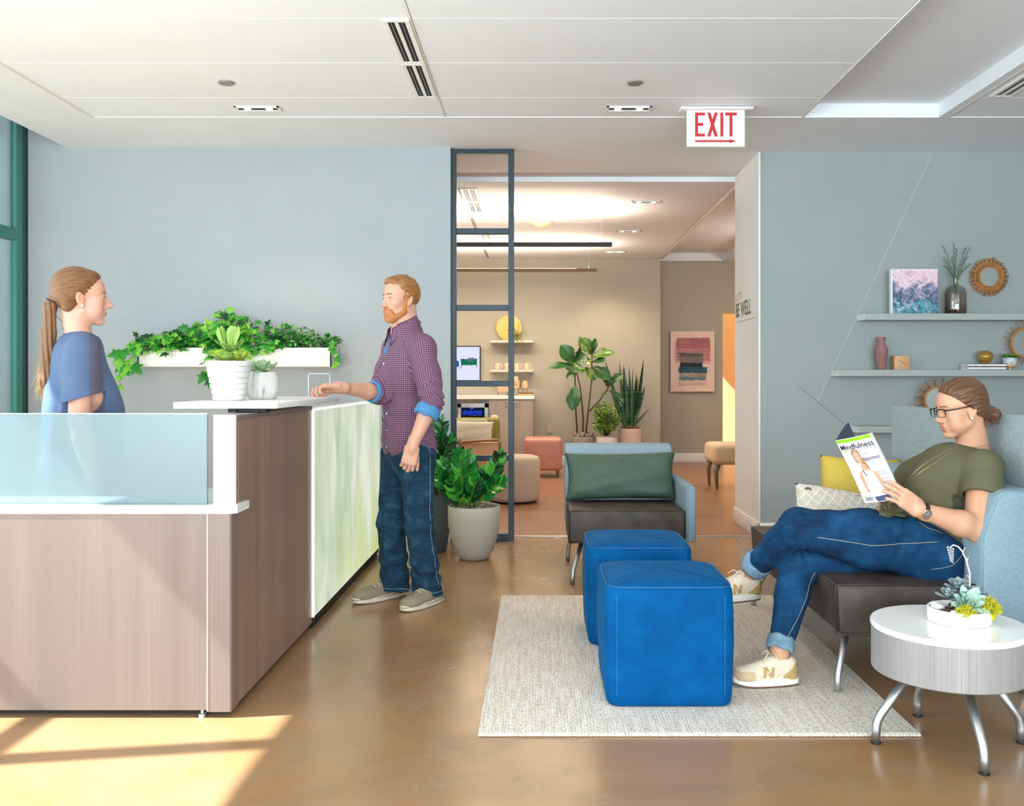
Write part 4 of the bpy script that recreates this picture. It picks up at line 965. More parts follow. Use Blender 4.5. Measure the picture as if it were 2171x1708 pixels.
def ink():
    t = NT('alcohol_ink_painting'); v = t.co(); s = t.sep(v)
    w1_ = t.noise(v, 6.5, 4., .55, 2.2); w2_ = t.noise(t.co(loc=(3, 1, 2)), 9., 5., .6, 3.); vein = t.noise(t.co(loc=(7, 2, 4)), 7., 3., .5, 3.5)
    h = t.math('ADD', t.math('MULTIPLY', s[2], 2.9), t.math('MULTIPLY', t.math('SUBTRACT', w1_, .5), 1.1))
    c = t.ramp(h, [(.0, '#2c6f86'), (.16, '#5fa6b8'), (.26, '#28506b'), (.40, '#5a6484'), (.52, '#8b8cab'), (.62, '#d7b6cc'), (.74, '#f3d9e2'), (.86, '#eec3cf'), (1., '#f6eaee')])
    c = t.mix(t.ramp(w2_, [(.52, 0.), (.66, .6)]), c, '#f0dfe8')
    e = t.math('ABSOLUTE', t.math('SUBTRACT', vein, .5)); c = t.mix(t.ramp(e, [(.0, .75), (.018, 0.)]), c, '#3a3f66')
    return t.done(t.bsdf(c, .45))
Yi = 6.79
cv = thing('ink_canvas', 'square canvas of pink, grey and teal swirls leaning on the top shelf', 'painting', (X_(1938, Yi), Yi, T1))
cx0, cx1, cz1 = X_(1889, Yi - .02), X_(1988, Yi - .02), T1 + .33
mk('canvas', MB().box(cx0, cx1, Yi - .02, Yi + .02, T1, cz1, .002, 1), MT['white_paint'], cv)
pa = MB().box(cx0 + .012, cx1, Yi - .0215, Yi - .0195, T1 + .001, cz1 - .006); mk('painting', pa, ink(), cv, 0)
# glass vase with sprigs
Yv = 6.79; vx = X_(2026, Yv)
vt = thing('glass_bottle_vase', 'smoky brown glass bottle vase holding grey green sprigs on the top shelf', 'vase', (vx, Yv, T1))
def smoky():
    t = NT('smoky_glass'); s = t.sep(t.co()); f = t.ramp(t.math('MULTIPLY', s[2], 5.), [(.1, '#c0a094'), (.6, '#d6c8bf'), (.95, '#e2e4e1')])
    return t.done(t.n('MixShader', {0: .16, 1: t.n('BsdfTransparent', {'Color': f}), 2: t.n('BsdfGlossy', {'Roughness': .05})}))
mk('bottle', MB().lathe([(.001, 0), (.066, 0), (.073, .008), (.0745, .04), (.0745, .15), (.068, .18), (.050, .20), (.026, .213), (.017, .225), (.015, .245), (.018, .25), (.018, .256), (.013, .256), (.012, .225)], (vx, Yv, T1), 40, cap=False), smoky(), vt, 50)
sg, sb2 = MB(), MB(); r5 = random.Random(3); V = lambda x, y, dy=0.: at(x, y, Yv + dy)
for tx, ty, dy in ((1999, 521, 0), (2022, 516, -.03), (2027, 528, .02), (2047, 526, .0), (2057, 524, -.02), (2000, 546, -.04), (2003, 564, .03), (2058, 560, .02), (2050, 545, .05), (2018, 545, -.05)):
    a = Vector((vx + r5.uniform(-.005, .005), Yv, T1 + .23)); b = V(tx, ty, dy); pts = [a.lerp(b, k / 8) + Vector((0, 0, .02 * math.sin(PI * k / 8))) for k in range(9)]
    sb2.tube([Vector((vx + r5.uniform(-.03, .03), Yv + r5.uniform(-.03, .03), T1 + .03))] + pts, .0016, 5)
    for k in range(46):
        t = .12 + .88 * k / 45; i = min(7, int(t * 8)); q = pts[i].lerp(pts[i + 1], t * 8 - i); ax = (pts[i + 1] - pts[i]).normalized(); d = rdir(r5); d = (d - ax * d.dot(ax)).normalized() * .8 + ax * .7
        blade(sg, q, d, ax, r5.uniform(.014, .022), .006, 0, .2, .2, 2, 'oval', 2)
mk('sprig_leaves', sg, leafmat('dusty_green_sprig', '#50655b', '#6c8074', '#889a8b', .7, 30., .1), vt, True); mk('sprig_stems', sb2, MT['stem_green'], vt, True)
# rattan mirrors
rat = [mottled('rattan_cane', '#a8713c', '#c58d52', 30., .55), mottled('dark_rattan_cane', '#7c4a24', '#98602f', 30., .55)]
mirror_glass = plain('mirror_glass', '#d8dad8', .03, 1.)
def sun_mirror(px, py, r0, r1, n, label, Y, style=0, seed=1):
    c = at(px, py, Y); k = Y / F; r0 *= k; r1 *= k; rr = random.Random(seed)
    t = thing('rattan_mirror', label, 'mirror', (c.x, Y, c.z - r1), 'rattan sun mirrors')
    P = lambda r, a, d=0.: (c.x + r * math.cos(a), Y - d, c.z + r * math.sin(a))
    mk('mirror_disc', MB().lathe([(.001, 0), (r0, 0), (r0, .006), (.001, .006)], (0, 0, 0), 48, mtx=Matrix.Translation(Vector((c.x, Y - .010, c.z))) @ Matrix.Rotation(PI / 2, 4, 'X')), mirror_glass, t, 30)
    f = MB(); 
    for q in ((r0 * 1.02, r0 * 1.5) if style == 0 else (r0 * 1.03, r0 * 1.13)): f.tube([P(q, 2 * PI * i / 64, .016) for i in range(64)], .0045, 7, closed=True)
    if style == 0: f.tube([P(r0 * 1.28, 2 * PI * i / 64, .018) for i in range(64)], .003, 6, closed=True)
    mk('ring', f, rat[0], t, True)
    s = MB()
    for i in range(n):
        a = 2 * PI * i / n + (.01 if style == 2 else 0)
        if style == 1:
            s.tube([P(r0 * 1.1, a - PI / n, .014), P(r1, a, .012), P(r0 * 1.1, a + PI / n, .014)], .0035, 6)
        else:
            e = r1 * (rr.uniform(.92, 1.0) if i % 2 else rr.uniform(.84, .95)); s.tube([P(r0 * .98, a, .013), P(e, a, .012)], [.0036, .0042], 6, m=0 if i % 3 else 1)
    mk('rays', s, rat, t, True)
sun_mirror(2095, 587, 20, 42.5, 72, 'round rattan sunburst mirror on the wall above the top shelf', 6.872, 0, 2)
sun_mirror(2171, 727, 27, 47, 22, 'zigzag rattan sun mirror cut off by the right edge, standing on the middle shelf', 6.845, 1, 3)
sun_mirror(1986, 848, 25, 50, 44, 'rattan sunburst mirror half hidden behind the seated woman\'s head', 6.80, 2, 4)
# mauve vase, clock, books, orb, tiny plant
Ym = 6.80; mx = X_(1868, Ym); k = Ym / F
mk('mauve_vase', MB().lathe([(.001, 0), (.031, 0), (.034, .004), (.040, .06), (.048, .125), (.049, .14), (.046, .155), (.029, .195), (.027, .205), (.034, .235), (.035, .241), (.030, .241), (.022, .20), (.001, .19)], (mx, Ym, T2), 40), mottled('matte_mauve_ceramic', '#8d6463', '#9b7271', 40., .8), smooth=50,
   label='slender matte mauve vase on the middle shelf', cat='vase')
kx = X_(1909, Ym); kw, kh = .112, .104
ck = thing('wooden_clock', 'small square pale wood desk clock beside the mauve vase', 'clock', (kx, Ym, T2))
mk('case', MB().box(kx - kw / 2, kx + kw / 2, Ym - .035, Ym + .035, T2, T2 + kh, .003, 2), woodgrain('pale_beech', '#d0a071', '#dcb083', '#c69465', 0, fine=60.), ck)
K_ = lambda r, a, d: (kx + .004 + r * math.sin(a), Ym - .0355 - d, T2 + kh / 2 + r * math.cos(a))
dkw = plain('dark_brown_ink', '#4b3426', .6); tk = MB()
for i in range(12): tk.tube([K_(.036, PI * i / 6, 0), K_(.042, PI * i / 6, 0)], .0012, 4)
mk('hour_marks', tk, dkw, ck)
for nm, L, a, r_ in (('hour_hand', .026, 2.05, .0017), ('minute_hand', .038, -.98, .0012)): mk(nm, MB().tube([K_(-.006, a, .001), K_(L, a, .001)], r_, 5), dkw, ck)
bx0, bx1, Yb = X_(2048, 6.77), X_(2128, 6.77), 6.80
for i, lab in enumerate(('white book lying flat on the middle shelf, bottom of its pair', 'white book lying flat on the middle shelf, on top of its pair')):
    z0 = T2 + i * .0225; b = thing('book', lab, 'book', ((bx0 + bx1) / 2, Yb, z0), 'books on the middle shelf')
    cv_ = MB().box(bx0, bx1, Yb - .065, Yb + .065, z0, z0 + .003); cv_.box(bx0, bx1, Yb - .065, Yb + .065, z0 + .0185, z0 + .0215); cv_.box(bx0, bx1, Yb - .065, Yb - .062, z0, z0 + .0215)
    mk('cover', cv_, plain('white_book_cloth', '#e7e3e3', .6), b, 0); mk('pages', MB().box(bx0 + .003, bx1 - .003, Yb - .061, Yb + .06, z0 + .003, z0 + .0185), MT['trim_white'], b, 0)
    if i == 1: mk('spine_band', MB().box(bx0 + .055, bx0 + .06, Yb - .0655, Yb - .064, z0, z0 + .0215), MT['grey_disc'], b, 0)
ox = X_(2089, Yb); oz = T2 + .044
mk('brass_orb', MB().lathe([(.001, 0), (.020, 0), (.020, .004), (.030, .010), (.046, .026), (.0555, .048), (.057, .053), (.0555, .058), (.05, .074), (.035, .090), (.015, .098), (.001, .099)], (ox, Yb, oz), 48), mottled('brushed_brass', '#b98d3c', '#caa050', 5., .34, .05, 300., .0005, .6, (1, 1, 12)), smooth=60,
   label='brass flattened ball resting on the two white books', cat='ornament')
tx = X_(2141, 6.76); Yt = 6.76
tp = thing('tiny_potted_succulent', 'tiny green plant in speckled pot on a wooden stand at the end of the books', 'potted plant', (tx, Yt, T2))
mk('stand', MB().lathe([(.001, 0), (.012, 0), (.012, .02), (.05, .024), (.05, .036), (.001, .036)], (tx, Yt, T2), 28), woodgrain('small_beech_stand', '#c8976a', '#d6a87b', '#be8c5f', 2), tp, 40)
mk('pot', MB().lathe([(.001, .036), (.042, .036), (.047, .042), (.050, .088), (.046, .088), (.044, .08), (.001, .08)], (tx, Yt, T2), 32), mottled('blue_speckled_glaze', '#a9b4c4', '#e2e4e6', 60., .35), tp, 50)
lf = MB()
for q in ((-.028, 0), (.03, .005), (0, -.02)): rosette(lf, (tx + q[0], Yt + q[1], T2 + .09), .012, 26, .042, .013, 'oval', .1, 1.3, 0, (q[0] * 12, -.4, 1), -.3, .3, .002, r5, .5)
mk('leaves', lf, leafmat('fresh_green_succulent', '#3d7d33', '#62a345', '#92c75c', .5, 30.), tp, True)

# ------------------------------------------------------------------ lounge beyond: wall shelves, cabinet, screen
LW = 12.7; lm = lambda px, Y=12.62: X_(px, Y)
lz = lambda py, Y=12.6: EYE - (py - CY) * Y / F
lx0, lx1 = lm(1040), lm(1131); sh_p = plain('cream_shelf', '#d5c7b6', .5)
for py, lab in ((721, 'upper cream lounge shelf holding the gold disc'), (783, 'lower cream lounge shelf holding four mugs')):
    z = lz(py, 12.5); mk('lounge_shelf', MB().box(lx0, lx1, 12.48, LW, z - .036, z, .003, 1), sh_p, smooth=20, label=lab, cat='shelf', group='lounge shelves')
za, zb = lz(721, 12.5), lz(783, 12.5)
dcx = lm(1079); r_ = .176
mk('gold_disc', MB().lathe([(.001, 0), (r_ - .01, 0), (r_, .004), (r_, .016), (.001, .018)], (0, 0, 0), 56, mtx=Matrix.Translation(Vector((dcx, 12.66, za + r_))) @ Matrix.Rotation(PI / 2, 4, 'X')), mottled('matte_gold', '#d8ac5c', '#e2b96c', 8., .45, metal=.35), smooth=40,
   label='round matte gold disc leaning on the upper lounge shelf', cat='wall decor')
apm = MB(); r6 = random.Random(2); ac_ = Vector((lm(1094, 12.5), 12.52, za + .045))
for ex_, ez, bz in ((-.17, .08, .10), (-.13, .05, -.04), (-.04, .20, .03), (.05, .19, -.05), (.17, .07, .08), (.17, -.01, .12), (.12, -.17, .10), (-.10, -.19, .03), (.0, .10, .0), (.04, -.10, 0), (-.08, .02, .06), (.09, .04, .05), (-.03, -.08, .02)):
    e = ac_ + Vector((ex_, r6.uniform(-.10, -.02), ez)); mid = ac_.lerp(e, .5) + Vector((ex_ * .1, -.04, bz)); pts = [ac_ * (1 - t) ** 2 + mid * 2 * t * (1 - t) + e * t * t for t in [k / 10 for k in range(11)]]
    apm.tube(pts, [.010 * (1 - k / 11) + .001 for k in range(11)], 6)
for k in range(20): d = rdir(r6); d.y = -abs(d.y); apm.tube([ac_, ac_ + d * .05, ac_ + d * .09], [.006, .004, .001], 5)
mk('air_plant', apm, mottled('olive_air_plant', '#7c8040', '#a5a45c', 30., .6), smooth=True, label='spiky olive air plant on the upper lounge shelf in front of the gold disc', cat='plant')
mug_m = plain('cream_mug_glaze', '#e9d6bb', .35); m0 = None
for i, px in enumerate((1057, 1077, 1098, 1119)):
    x, Y = lm(px - 2, 12.55), 12.56
    lab = ('leftmost cream mug on the lower lounge shelf', 'cream mug second from left on the lower lounge shelf', 'cream mug second from right on the lower lounge shelf', 'rightmost cream mug on the lower lounge shelf')[i]
    if m0 is None:
        m0 = thing('mug', lab, 'mug', (x, Y, zb), 'mugs on the lower lounge shelf')
        mk('cup', MB().lathe([(.001, 0), (.031, 0), (.036, .006), (.0375, .05), (.0375, .088), (.035, .088), (.034, .01), (.001, .008)], (x, Y, zb), 28), mug_m, m0, 50)
        mk('handle', MB().tube([(x + .035 + .03 * math.sin(a), Y - .004, zb + .048 + .028 * math.cos(a)) for a in [PI * k / 10 for k in range(11)]], .0055, 8), mug_m, m0, True)
    else: dup(m0, (x, Y, zb), lab)
# cabinet
Yc = 12.05; cbx0, cbx1 = -1.75, X_(1131, Yc); ct = lz(846, Yc)
cb = thing('lounge_cabinet', 'grey wood cabinet with white top holding a drinks cooler against the lounge wall', 'cabinet', (-.9, 12.37, 0))
gw = woodgrain('grey_brown_wood', '#968a80', '#a69a90', '#8a7f76', 2, fine=90.)
mk('worktop', MB().box(cbx0, cbx1 + .012, Yc - .012, LW - .005, ct, ct + .045, .003, 1), MT['white_slab'], cb)
fx0_, fx1_ = X_(969, Yc), X_(1036, Yc)
bd_ = MB().box(fx1_, cbx1, Yc + .018, LW - .005, .08, ct); bd_.box(cbx0, fx0_, Yc + .018, LW - .005, .08, ct); bd_.box(cbx0, cbx1, Yc + .06, LW - .005, 0, .08); bd_.box(fx0_, fx1_, Yc + .4, LW - .005, .08, ct); bd_.box(fx0_, fx1_, Yc + .018, Yc + .4, ct - .05, ct)
mk('body', bd_, gw, cb, 0)
dr = mk('door', MB().box(fx1_ + .004, cbx1 - .004, Yc, Yc + .018, .085, ct - .006, .001, 1), gw, cb)
hz = lz(852, Yc); hd = MB().tube([(X_(1068, Yc), Yc - .03, hz), (X_(1099, Yc), Yc - .03, hz)], .006, 8)
for px in (1071, 1096): hd.tube([(X_(px, Yc), Yc - .03, hz), (X_(px, Yc), Yc + .005, hz)], .004, 6)
mk('handle', hd, MT['steel'], dr, True)
wf_ = thing('wine_cooler', 'steel framed drinks cooler with blue lit bottles built into the lounge cabinet', 'wine cooler', ((fx0_ + fx1_) / 2, Yc + .2, .085))
wz0, wz1 = .085, ct - .055; wx0, wx1 = fx0_ + .01, fx1_ - .004
fo = MB()
for a, b, c, d in ((wx0, wx1, wz1 - .055, wz1), (wx0, wx1, wz0, wz0 + .05), (wx0, wx0 + .045, wz0, wz1), (wx1 - .05, wx1, wz0, wz1)): fo.box(a, b, Yc - .01, Yc + .03, c, d, .002, 1)
mk('door_frame', fo, MT['steel'], wf_)
mk('interior', MB().box(wx0 + .02, wx1 - .02, Yc + .30, Yc + .32, wz0, wz1), plain('black_interior', '#05070f', .4), wf_, 0)
mk('glass', MB().box(wx0 + .04, wx1 - .04, Yc + .005, Yc + .010, wz0 + .04, wz1 - .04), clear_glass('dark_cooler_glass', '#c3c8d8', .02, .02, .1), wf_, 0)
mk('light_bar', MB().box(wx0 + .16, wx0 + .20, Yc + .05, Yc + .07, wz1 - .072, wz1 - .060), emit('blue_led', '#2a3cff', 12.), wf_, 0, label='blue light in the cooler')
mk('handle', MB().tube([(wx0 + .02, Yc - .035, wz0 + .2), (wx0 + .02, Yc - .035, wz1 - .14)], .007, 8), MT['steel'], wf_, True)
bt0 = None
for i in range(4):
    x, z = wx0 + .085 + .066 * i, wz1 - .125
    lab = ('leftmost blue lit bottle in the drinks cooler', 'second blue lit bottle from left in the drinks cooler', 'third blue lit bottle from left in the drinks cooler', 'rightmost blue lit bottle in the drinks cooler')[i]
    if bt0 is None:
        bt0 = mk('bottle', MB().lathe([(.001, 0), (.028, .0), (.031, .01), (.031, .15), (.012, .2), (.012, .24), (.001, .24)], (0, 0, 0), 20, mtx=Matrix.Translation(Vector((x, Yc + .04, z))) @ Matrix.Rotation(-PI / 2, 4, 'X')), plain('blue_lit_bottle', '#1c4cb8', .2, Emission_Color=lin('#1848c8'), Emission_Strength=1.2),  # blue LED light on the bottles is put in as emission
                 smooth=40, label=lab, cat='bottle', group='bottles in the drinks cooler', base=(x, Yc + .16, z))
    else:
        o = bt0.copy(); C.objects.link(o); o.location = (x, Yc + .16, z); o['label'] = lab
mk('rack', MB().box(wx0 + .045, wx1 - .05, Yc + .02, Yc + .28, wz1 - .165, wz1 - .159), MT['steel'], wf_, 0)
# miniature chairs and books on the cabinet
tan = plain('tan_model_leather', '#d9b48d', .5); mwood = plain('model_walnut', '#7a5233', .5); ctz = ct + .045
def mini_chair(x, Y, z, s, w, label, nm='model_chair'):
    t = thing(nm, label, 'model chair', (x, Y, z), 'miniature chairs on the lounge cabinet')
    mk('seat', MB().box(x - w / 2, x + w / 2, Y - .045 * s, Y + .04 * s, z + .06 * s, z + .085 * s, .006 * s), tan, t)
    b = MB().box(x - w / 2, x + w / 2, Y + .035 * s, Y + .06 * s, z + .06 * s, z + .17 * s, .008 * s); b.box(x - w / 2 - .012 * s, x - w / 2 + .008 * s, Y - .04 * s, Y + .06 * s, z + .06 * s, z + .135 * s, .007 * s); b.box(x + w / 2 - .008 * s, x + w / 2 + .012 * s, Y - .04 * s, Y + .06 * s, z + .06 * s, z + .135 * s, .007 * s)
    mk('backrest', b, tan, t)
    for sx in (-1, 1):
        for sy in (-1, 1): mk('leg', MB().tube([(x + sx * (w / 2 - .01), Y + sy * .035 * s, z + .065 * s), (x + sx * (w / 2 + .008 * s), Y + sy * .045 * s, z)], [.005, .003], 6), mwood, t)
mini_chair(X_(1066, 12.15), 12.15, ctz, .85, .13, 'wider tan miniature chair at the left on the lounge cabinet')
bb0 = thing('book', 'pale book lying flat under the miniature chair at the right of the cabinet', 'book', (X_(1116, 12.2), 12.2, ctz), 'books on the lounge cabinet')
for b, z, col, lab in ((bb0, 0, '#d7a765', None), (None, .026, '#7a6a55', 'dark thin book on top of the pale one on the cabinet')):
    b = b or thing('book', lab, 'book', (X_(1114, 12.2), 12.2, ctz + z), 'books on the lounge cabinet')
    a, c = X_(1097, 12.2), X_(1131, 12.2); h = .026 if z == 0 else .016
    cvr = MB().box(a, c, 12.12, 12.28, ctz + z, ctz + z + .003); cvr.box(a, c, 12.12, 12.28, ctz + z + h - .003, ctz + z + h); cvr.box(a, c, 12.12, 12.123, ctz + z, ctz + z + h)
    mk('cover', cvr, plain('book_cloth_' + col[1:], col, .6), b, 0); mk('pages', MB().box(a + .003, c - .003, 12.124, 12.278, ctz + z + .003, ctz + z + h - .003), MT['trim_white'], b, 0)
mini_chair(X_(1113, 12.2), 12.2, ctz + .043, .9, .055, 'narrow tan miniature chair standing on books at the right of the cabinet')
mini_chair(X_(1094, 12.4), 12.4, ctz, 1.5, .06, 'tan miniature chair partly behind the steel divider post on the cabinet')
# screen
tv = thing('wall_screen', 'wall screen showing a green sofa and a blue chair', 'screen', (-1.25, 12.68, .0)); tv.location.z = lz(808, 12.66)
tx0, tx1, tz0, tz1 = -1.68, X_(1019, 12.65), lz(808, 12.65), lz(733, 12.65)
mk('bezel', MB().box(tx0, tx1, 12.645, 12.695, tz0, tz1, .003, 1), plain('black_bezel', '#101521', .3), tv)
mk('display', MB().box(tx0 + .014, tx1 - .014, 12.643, 12.6455, tz0 + .016, tz1 - .014), emit('pale_screen_light', '#d9dcf2', .9), tv, 0)
ST = lambda px, py, d=0.: (X_(px, 12.64), 12.6425 - d, lz(py, 12.64))
def scr(name, polys, col, s=.7):
    m = MB()
    for p_ in polys: m.prism(p_, lambda u, v, d: ST(u, v, d), -.0005, .0008)
    mk(name, m, emit(name + '_light', col, s), tv, 0)
scr('pictured_green_sofa', [[(976.5, 760.5), (983, 760), (984, 767), (1004, 767), (1005, 760), (1011.5, 760), (1011, 773.5), (977.5, 774)], [(983, 761), (1005, 761), (1005, 768), (983, 768)]], '#1f7a5c')
scr('pictured_cushion', [[(991, 760), (995, 758.5), (1005, 758), (1004.5, 766), (991.5, 766.5)]], '#7a79a8')
scr('pictured_legs', [[(978, 774), (979.5, 774), (978.5, 780), (977.5, 780)], [(1010, 773), (1011.5, 773), (1011.5, 779), (1010.5, 779)], [(1000, 774), (1001, 774), (1001, 777), (1000.3, 777)], [(972, 777), (973, 777), (974.5, 784), (973.8, 784)]], '#3d3b52')
scr('pictured_blue_chair', [[(960, 764), (972.5, 764.5), (973, 777), (960, 777.5)]], '#1560c8')
ol = thing('wall_outlet', 'cream wall outlet low on the lounge wall', 'outlet', (X_(1165, 12.69), 12.69, lz(918, 12.69)))
oz0, oz1 = lz(918, 12.69), lz(900, 12.69); oxx = X_(1165, 12.69)
mk('plate', MB().box(oxx - .034, oxx + .034, 12.688, 12.70, oz0, oz1, .002, 1), plain('beige_plate', '#b7a78c', .5), ol)
mk('socket', MB().box(oxx - .017, oxx + .017, 12.686, 12.69, oz0 + .015, oz0 + .05, .004), plain('beige_socket', '#c7b79b', .5), ol); mk('socket', MB().box(oxx - .017, oxx + .017, 12.686, 12.69, oz1 - .05, oz1 - .015, .004), bpy.data.materials['beige_socket'], ol)
# abstract painting on the recessed wall
Ya = 13.16; ap = thing('abstract_painting', 'abstract canvas with pink, black and teal brush bands on the recessed wall', 'painting', (X_(1468, Ya), Ya, lz(830, Ya)))
mk('canvas', MB().box(X_(1421.5, Ya), X_(1514.5, Ya), Ya - .01, 13.197, lz(830, Ya), lz(702, Ya), .003, 1), plain('pale_pink_canvas', '#ecd0c2', .7), ap)
def band(name, px0, px1, py0, py1, col, seed, d):
    r = random.Random(seed); n = 16; top = []; bot = []
    for k in range(n + 1):
        u = px0 + (px1 - px0) * k / n; top.append((u, py0 + r.uniform(-.8, .8))); bot.append((u, py1 + r.uniform(-1.2, 1.2)))
    poly = top + [(px1 + r.uniform(-1, 2), (py0 + py1) / 2)] + bot[::-1] + [(px0 + r.uniform(-2, 1), (py0 + py1) / 2)]
    t = NT(name); a = t.noise(t.co((4, 1, 60)), 1., 4.); c1 = lin(col)
    c = t.ramp(a, [(.3, tuple(x * .75 for x in c1[:3]) + (1,)), (.7, tuple(min(1, x * 1.25) for x in c1[:3]) + (1,))]); t.done(t.bsdf(c, .7))
    mk(name, MB().prism(poly, lambda u, v, dd: (X_(u, Ya), Ya - .0105 - dd, lz(v, Ya)), d, d + .0008), t.m, ap, 0)
for i, a in enumerate((('pale_pink_wash', 1431, 1506, 723, 770, '#d9a79b'), ('rose_band', 1435, 1505, 716, 746, '#a8656a'), ('dusty_pink_band', 1436, 1504, 738, 765, '#b57f7e'), ('charcoal_band', 1440, 1490, 748, 757, '#5a5957'), ('taupe_band', 1442, 1490, 756, 769, '#7b6d6b'),
                       ('peach_wash', 1438, 1498, 805, 817, '#d8b8a4'), ('sand_band', 1441, 1497, 786, 803, '#a08f85'), ('teal_edge_band', 1440, 1496, 799, 806, '#5c7f83'), ('deep_teal_band', 1440, 1499, 778, 790, '#1f4f60'), ('black_band', 1441, 1489, 769, 778, '#14202a'))): band(*a, i, .0003 + .0009 * i)
# pendants
for i, (Y, xe, py, wx_, lab) in enumerate(((9.0, 1297, 518.5, 1275, 'nearer long dark linear pendant lamp in the lounge'), (11.3, 1265, 573, 1248, 'farther long linear pendant lamp in the lounge, hanging lower in the picture'))):
    z = EYE - (py - CY) * Y / F; x1 = X_(xe, Y); x0 = -3.2
    t = thing('linear_pendant', lab, 'pendant lamp', ((x0 + x1) / 2, Y, z - .02), 'linear pendants in the lounge')
    mk('lamp_body', MB().prism([(-.05, .018), (.05, .018), (.035, -.018), (-.035, -.018)], lambda u, v, d: (d, Y + u, z + v), x0, x1), plain('dark_bronze_metal' if i == 0 else 'bronze_metal', '#4a4a4c' if i == 0 else '#8c7a64', .4, .4), t, 20)
    mk('upper_diffuser', MB().box(x0 + .02, x1 - .25, Y - .038, Y + .038, z + .0185, z + .022), emit('warm_uplight_strip' , '#ffe9c4', 5.), t, 0)
    cn = MB().lathe([(.001, -.012), (.055, -.010), (.06, 0)], (X_(wx_, Y), Y, CB + .001), 24); mk('canopy', cn, MT['trim_white'], t)
    mk('cable', MB().tube([(X_(wx_, Y), Y, CB - .01), (X_(wx_, Y), Y, z + .018)], .0015, 5), MT['steel'], t); mk('cable', MB().tube([(-2.6, Y, CB), (-2.6, Y, z + .018)], .0015, 5), MT['steel'], t)

# ------------------------------------------------------------------ lounge seating
def softbox(x0, x1, y0, y1, z0, z1, r, seg=5): return MB().box(x0, x1, y0, y1, z0, z1, r, seg)
pk = mottled('dusty_pink_leather', '#b3796c', '#bd8478', 6., .45)
Yk_ = 11.3; kx0, kx1 = X_(1110.5, 11.1), X_(1192, 11.1)
po_ = thing('pink_ottoman', 'square dusty pink ottoman on short legs in the lounge', 'ottoman', ((kx0 + kx1) / 2, 11.32, 0))
mk('upholstery', softbox(kx0, kx1, 11.1, 11.55, .085, .475, .045), pk, po_, 60)
for sx in (kx0 + .06, kx1 - .06):
    for sy in (11.16, 11.49): mk('leg', MB().tube([(sx, sy, .1), (sx + (.015 if sx > 0 else -.015), sy, 0)], [.024, .014], 10), plain('grey_brown_leg', '#6b5a4c', .5), po_)
Yr = 8.98; rx = X_(1088.5, Yr)
pf = thing('round_pouf', 'round cream drum pouf behind the steel divider', 'pouf', (rx, Yr, 0))
mk('upholstery', MB().lathe([(.001, .02), (.235, .02), (.252, .03), (.258, .06), (.262, .2), (.262, .36), (.258, .415), (.245, .438), (.21, .448), (.001, .452)], (rx, Yr, 0), 56), weave('cream_ribbed_fabric', '#c5b3a0', '#d6c7b6', 300., .9, .3), pf, 60)
mk('base', MB().lathe([(.001, 0), (.225, 0), (.225, .022), (.001, .022)], (rx, Yr, 0), 40), MT['black'], pf)
# green armchair
Yq = 10.2; tanf = plain('tan_leather', '#c79a73', .55); olv = weave('olive_green_fabric', '#6c6b2e', '#817f3c', 300.); sag = weave('sage_green_fabric', '#7f8b70', '#929d82', 300.)
ga = thing('green_armchair', 'olive green armchair with tan leather arms in the lounge', 'armchair', (X_(1000, Yq), Yq, 0))
gx0, gx1 = -1.25, X_(1057, 10.3)
mk('backrest', MB().box(gx0, gx1, 10.55, 10.78, .3, .745, .05, 5), olv, ga, 60)
mk('back_cushion', MB().box(gx0 + .06, gx1 - .13, 10.46, 10.58, .42, .735, .045, 5), sag, ga, 60, label='sage green back cushion')
mk('backrest_trim', MB().box(gx1 - .12, gx1 - .02, 10.70, 10.80, .62, .775, .04, 4), plain('cream_leather', '#dcc2a6', .5), ga, 60)
mk('seat', MB().box(gx0 + .05, gx1 - .05, 9.95, 10.6, .28, .45, .05, 4), sag, ga, 60)
arm = MB().box(X_(975, 9.9), X_(1061, 9.9), 9.86, 9.94, .12, lz(937, 9.9), .02, 3); mk('side_panel', arm, tanf, ga, 50)
rb_ = MB(); xa, xb, zc_ = X_(975, 9.86), X_(1061, 9.86), lz(936, 9.86)
rb_.tube([(xa, 9.855, .1), (xa, 9.855, zc_ - .03), (xa + .03, 9.855, zc_), (xb - .03, 9.855, zc_ + .02), (xb, 9.855, zc_ - .01), (xb + .012, 9.855, .1)], .016, 8); mk('arm_frame', rb_, mottled('brown_wood_arm', '#8a6248', '#9b7255', 20., .5), ga, True)
for sx in (xa + .03, xb - .03):
    for sy in (9.92, 10.7): mk('leg', MB().tube([(sx, sy, .3), (sx, sy, 0)], [.02, .013], 8), mwood, ga)
mk('textured_cushion', pillow((X_(995, 10.2), 10.25, .60), .52, .26, .13, frame3((1, -.05, -.03), (0, .35, 1)), .08, 22, .004, 6), weave('cream_boucle', '#c2b5a4', '#ddd3c6', 160., .95, .5), smooth=True,
   label='cream textured cushion on the green lounge armchair', cat='cushion')
# cream stool beyond the white wall end
Yw = 9.95; wx = X_(1513, 9.85)
cs = thing('cream_bench', 'cream upholstered bench partly hidden by the white wall end', 'bench', (wx + .4, Yw + .25, 0))
mk('seat', softbox(wx, wx + .85, 9.85, 10.45, .27, .49, .06), weave('cream_upholstery', '#c9b595', '#d8c6a8', 260.), cs, 60)
for sx, s in ((wx + .06, -1), (wx + .79, 1)):
    for sy in (9.93, 10.37): mk('leg', MB().tube([(sx, sy, .29), (sx + s * .02, sy, .2), (sx + s * .01, sy - .01, 0)], [.04, .026, .012], 10), plain('grey_taupe_leg', '#7a6a5a', .5), cs, True)
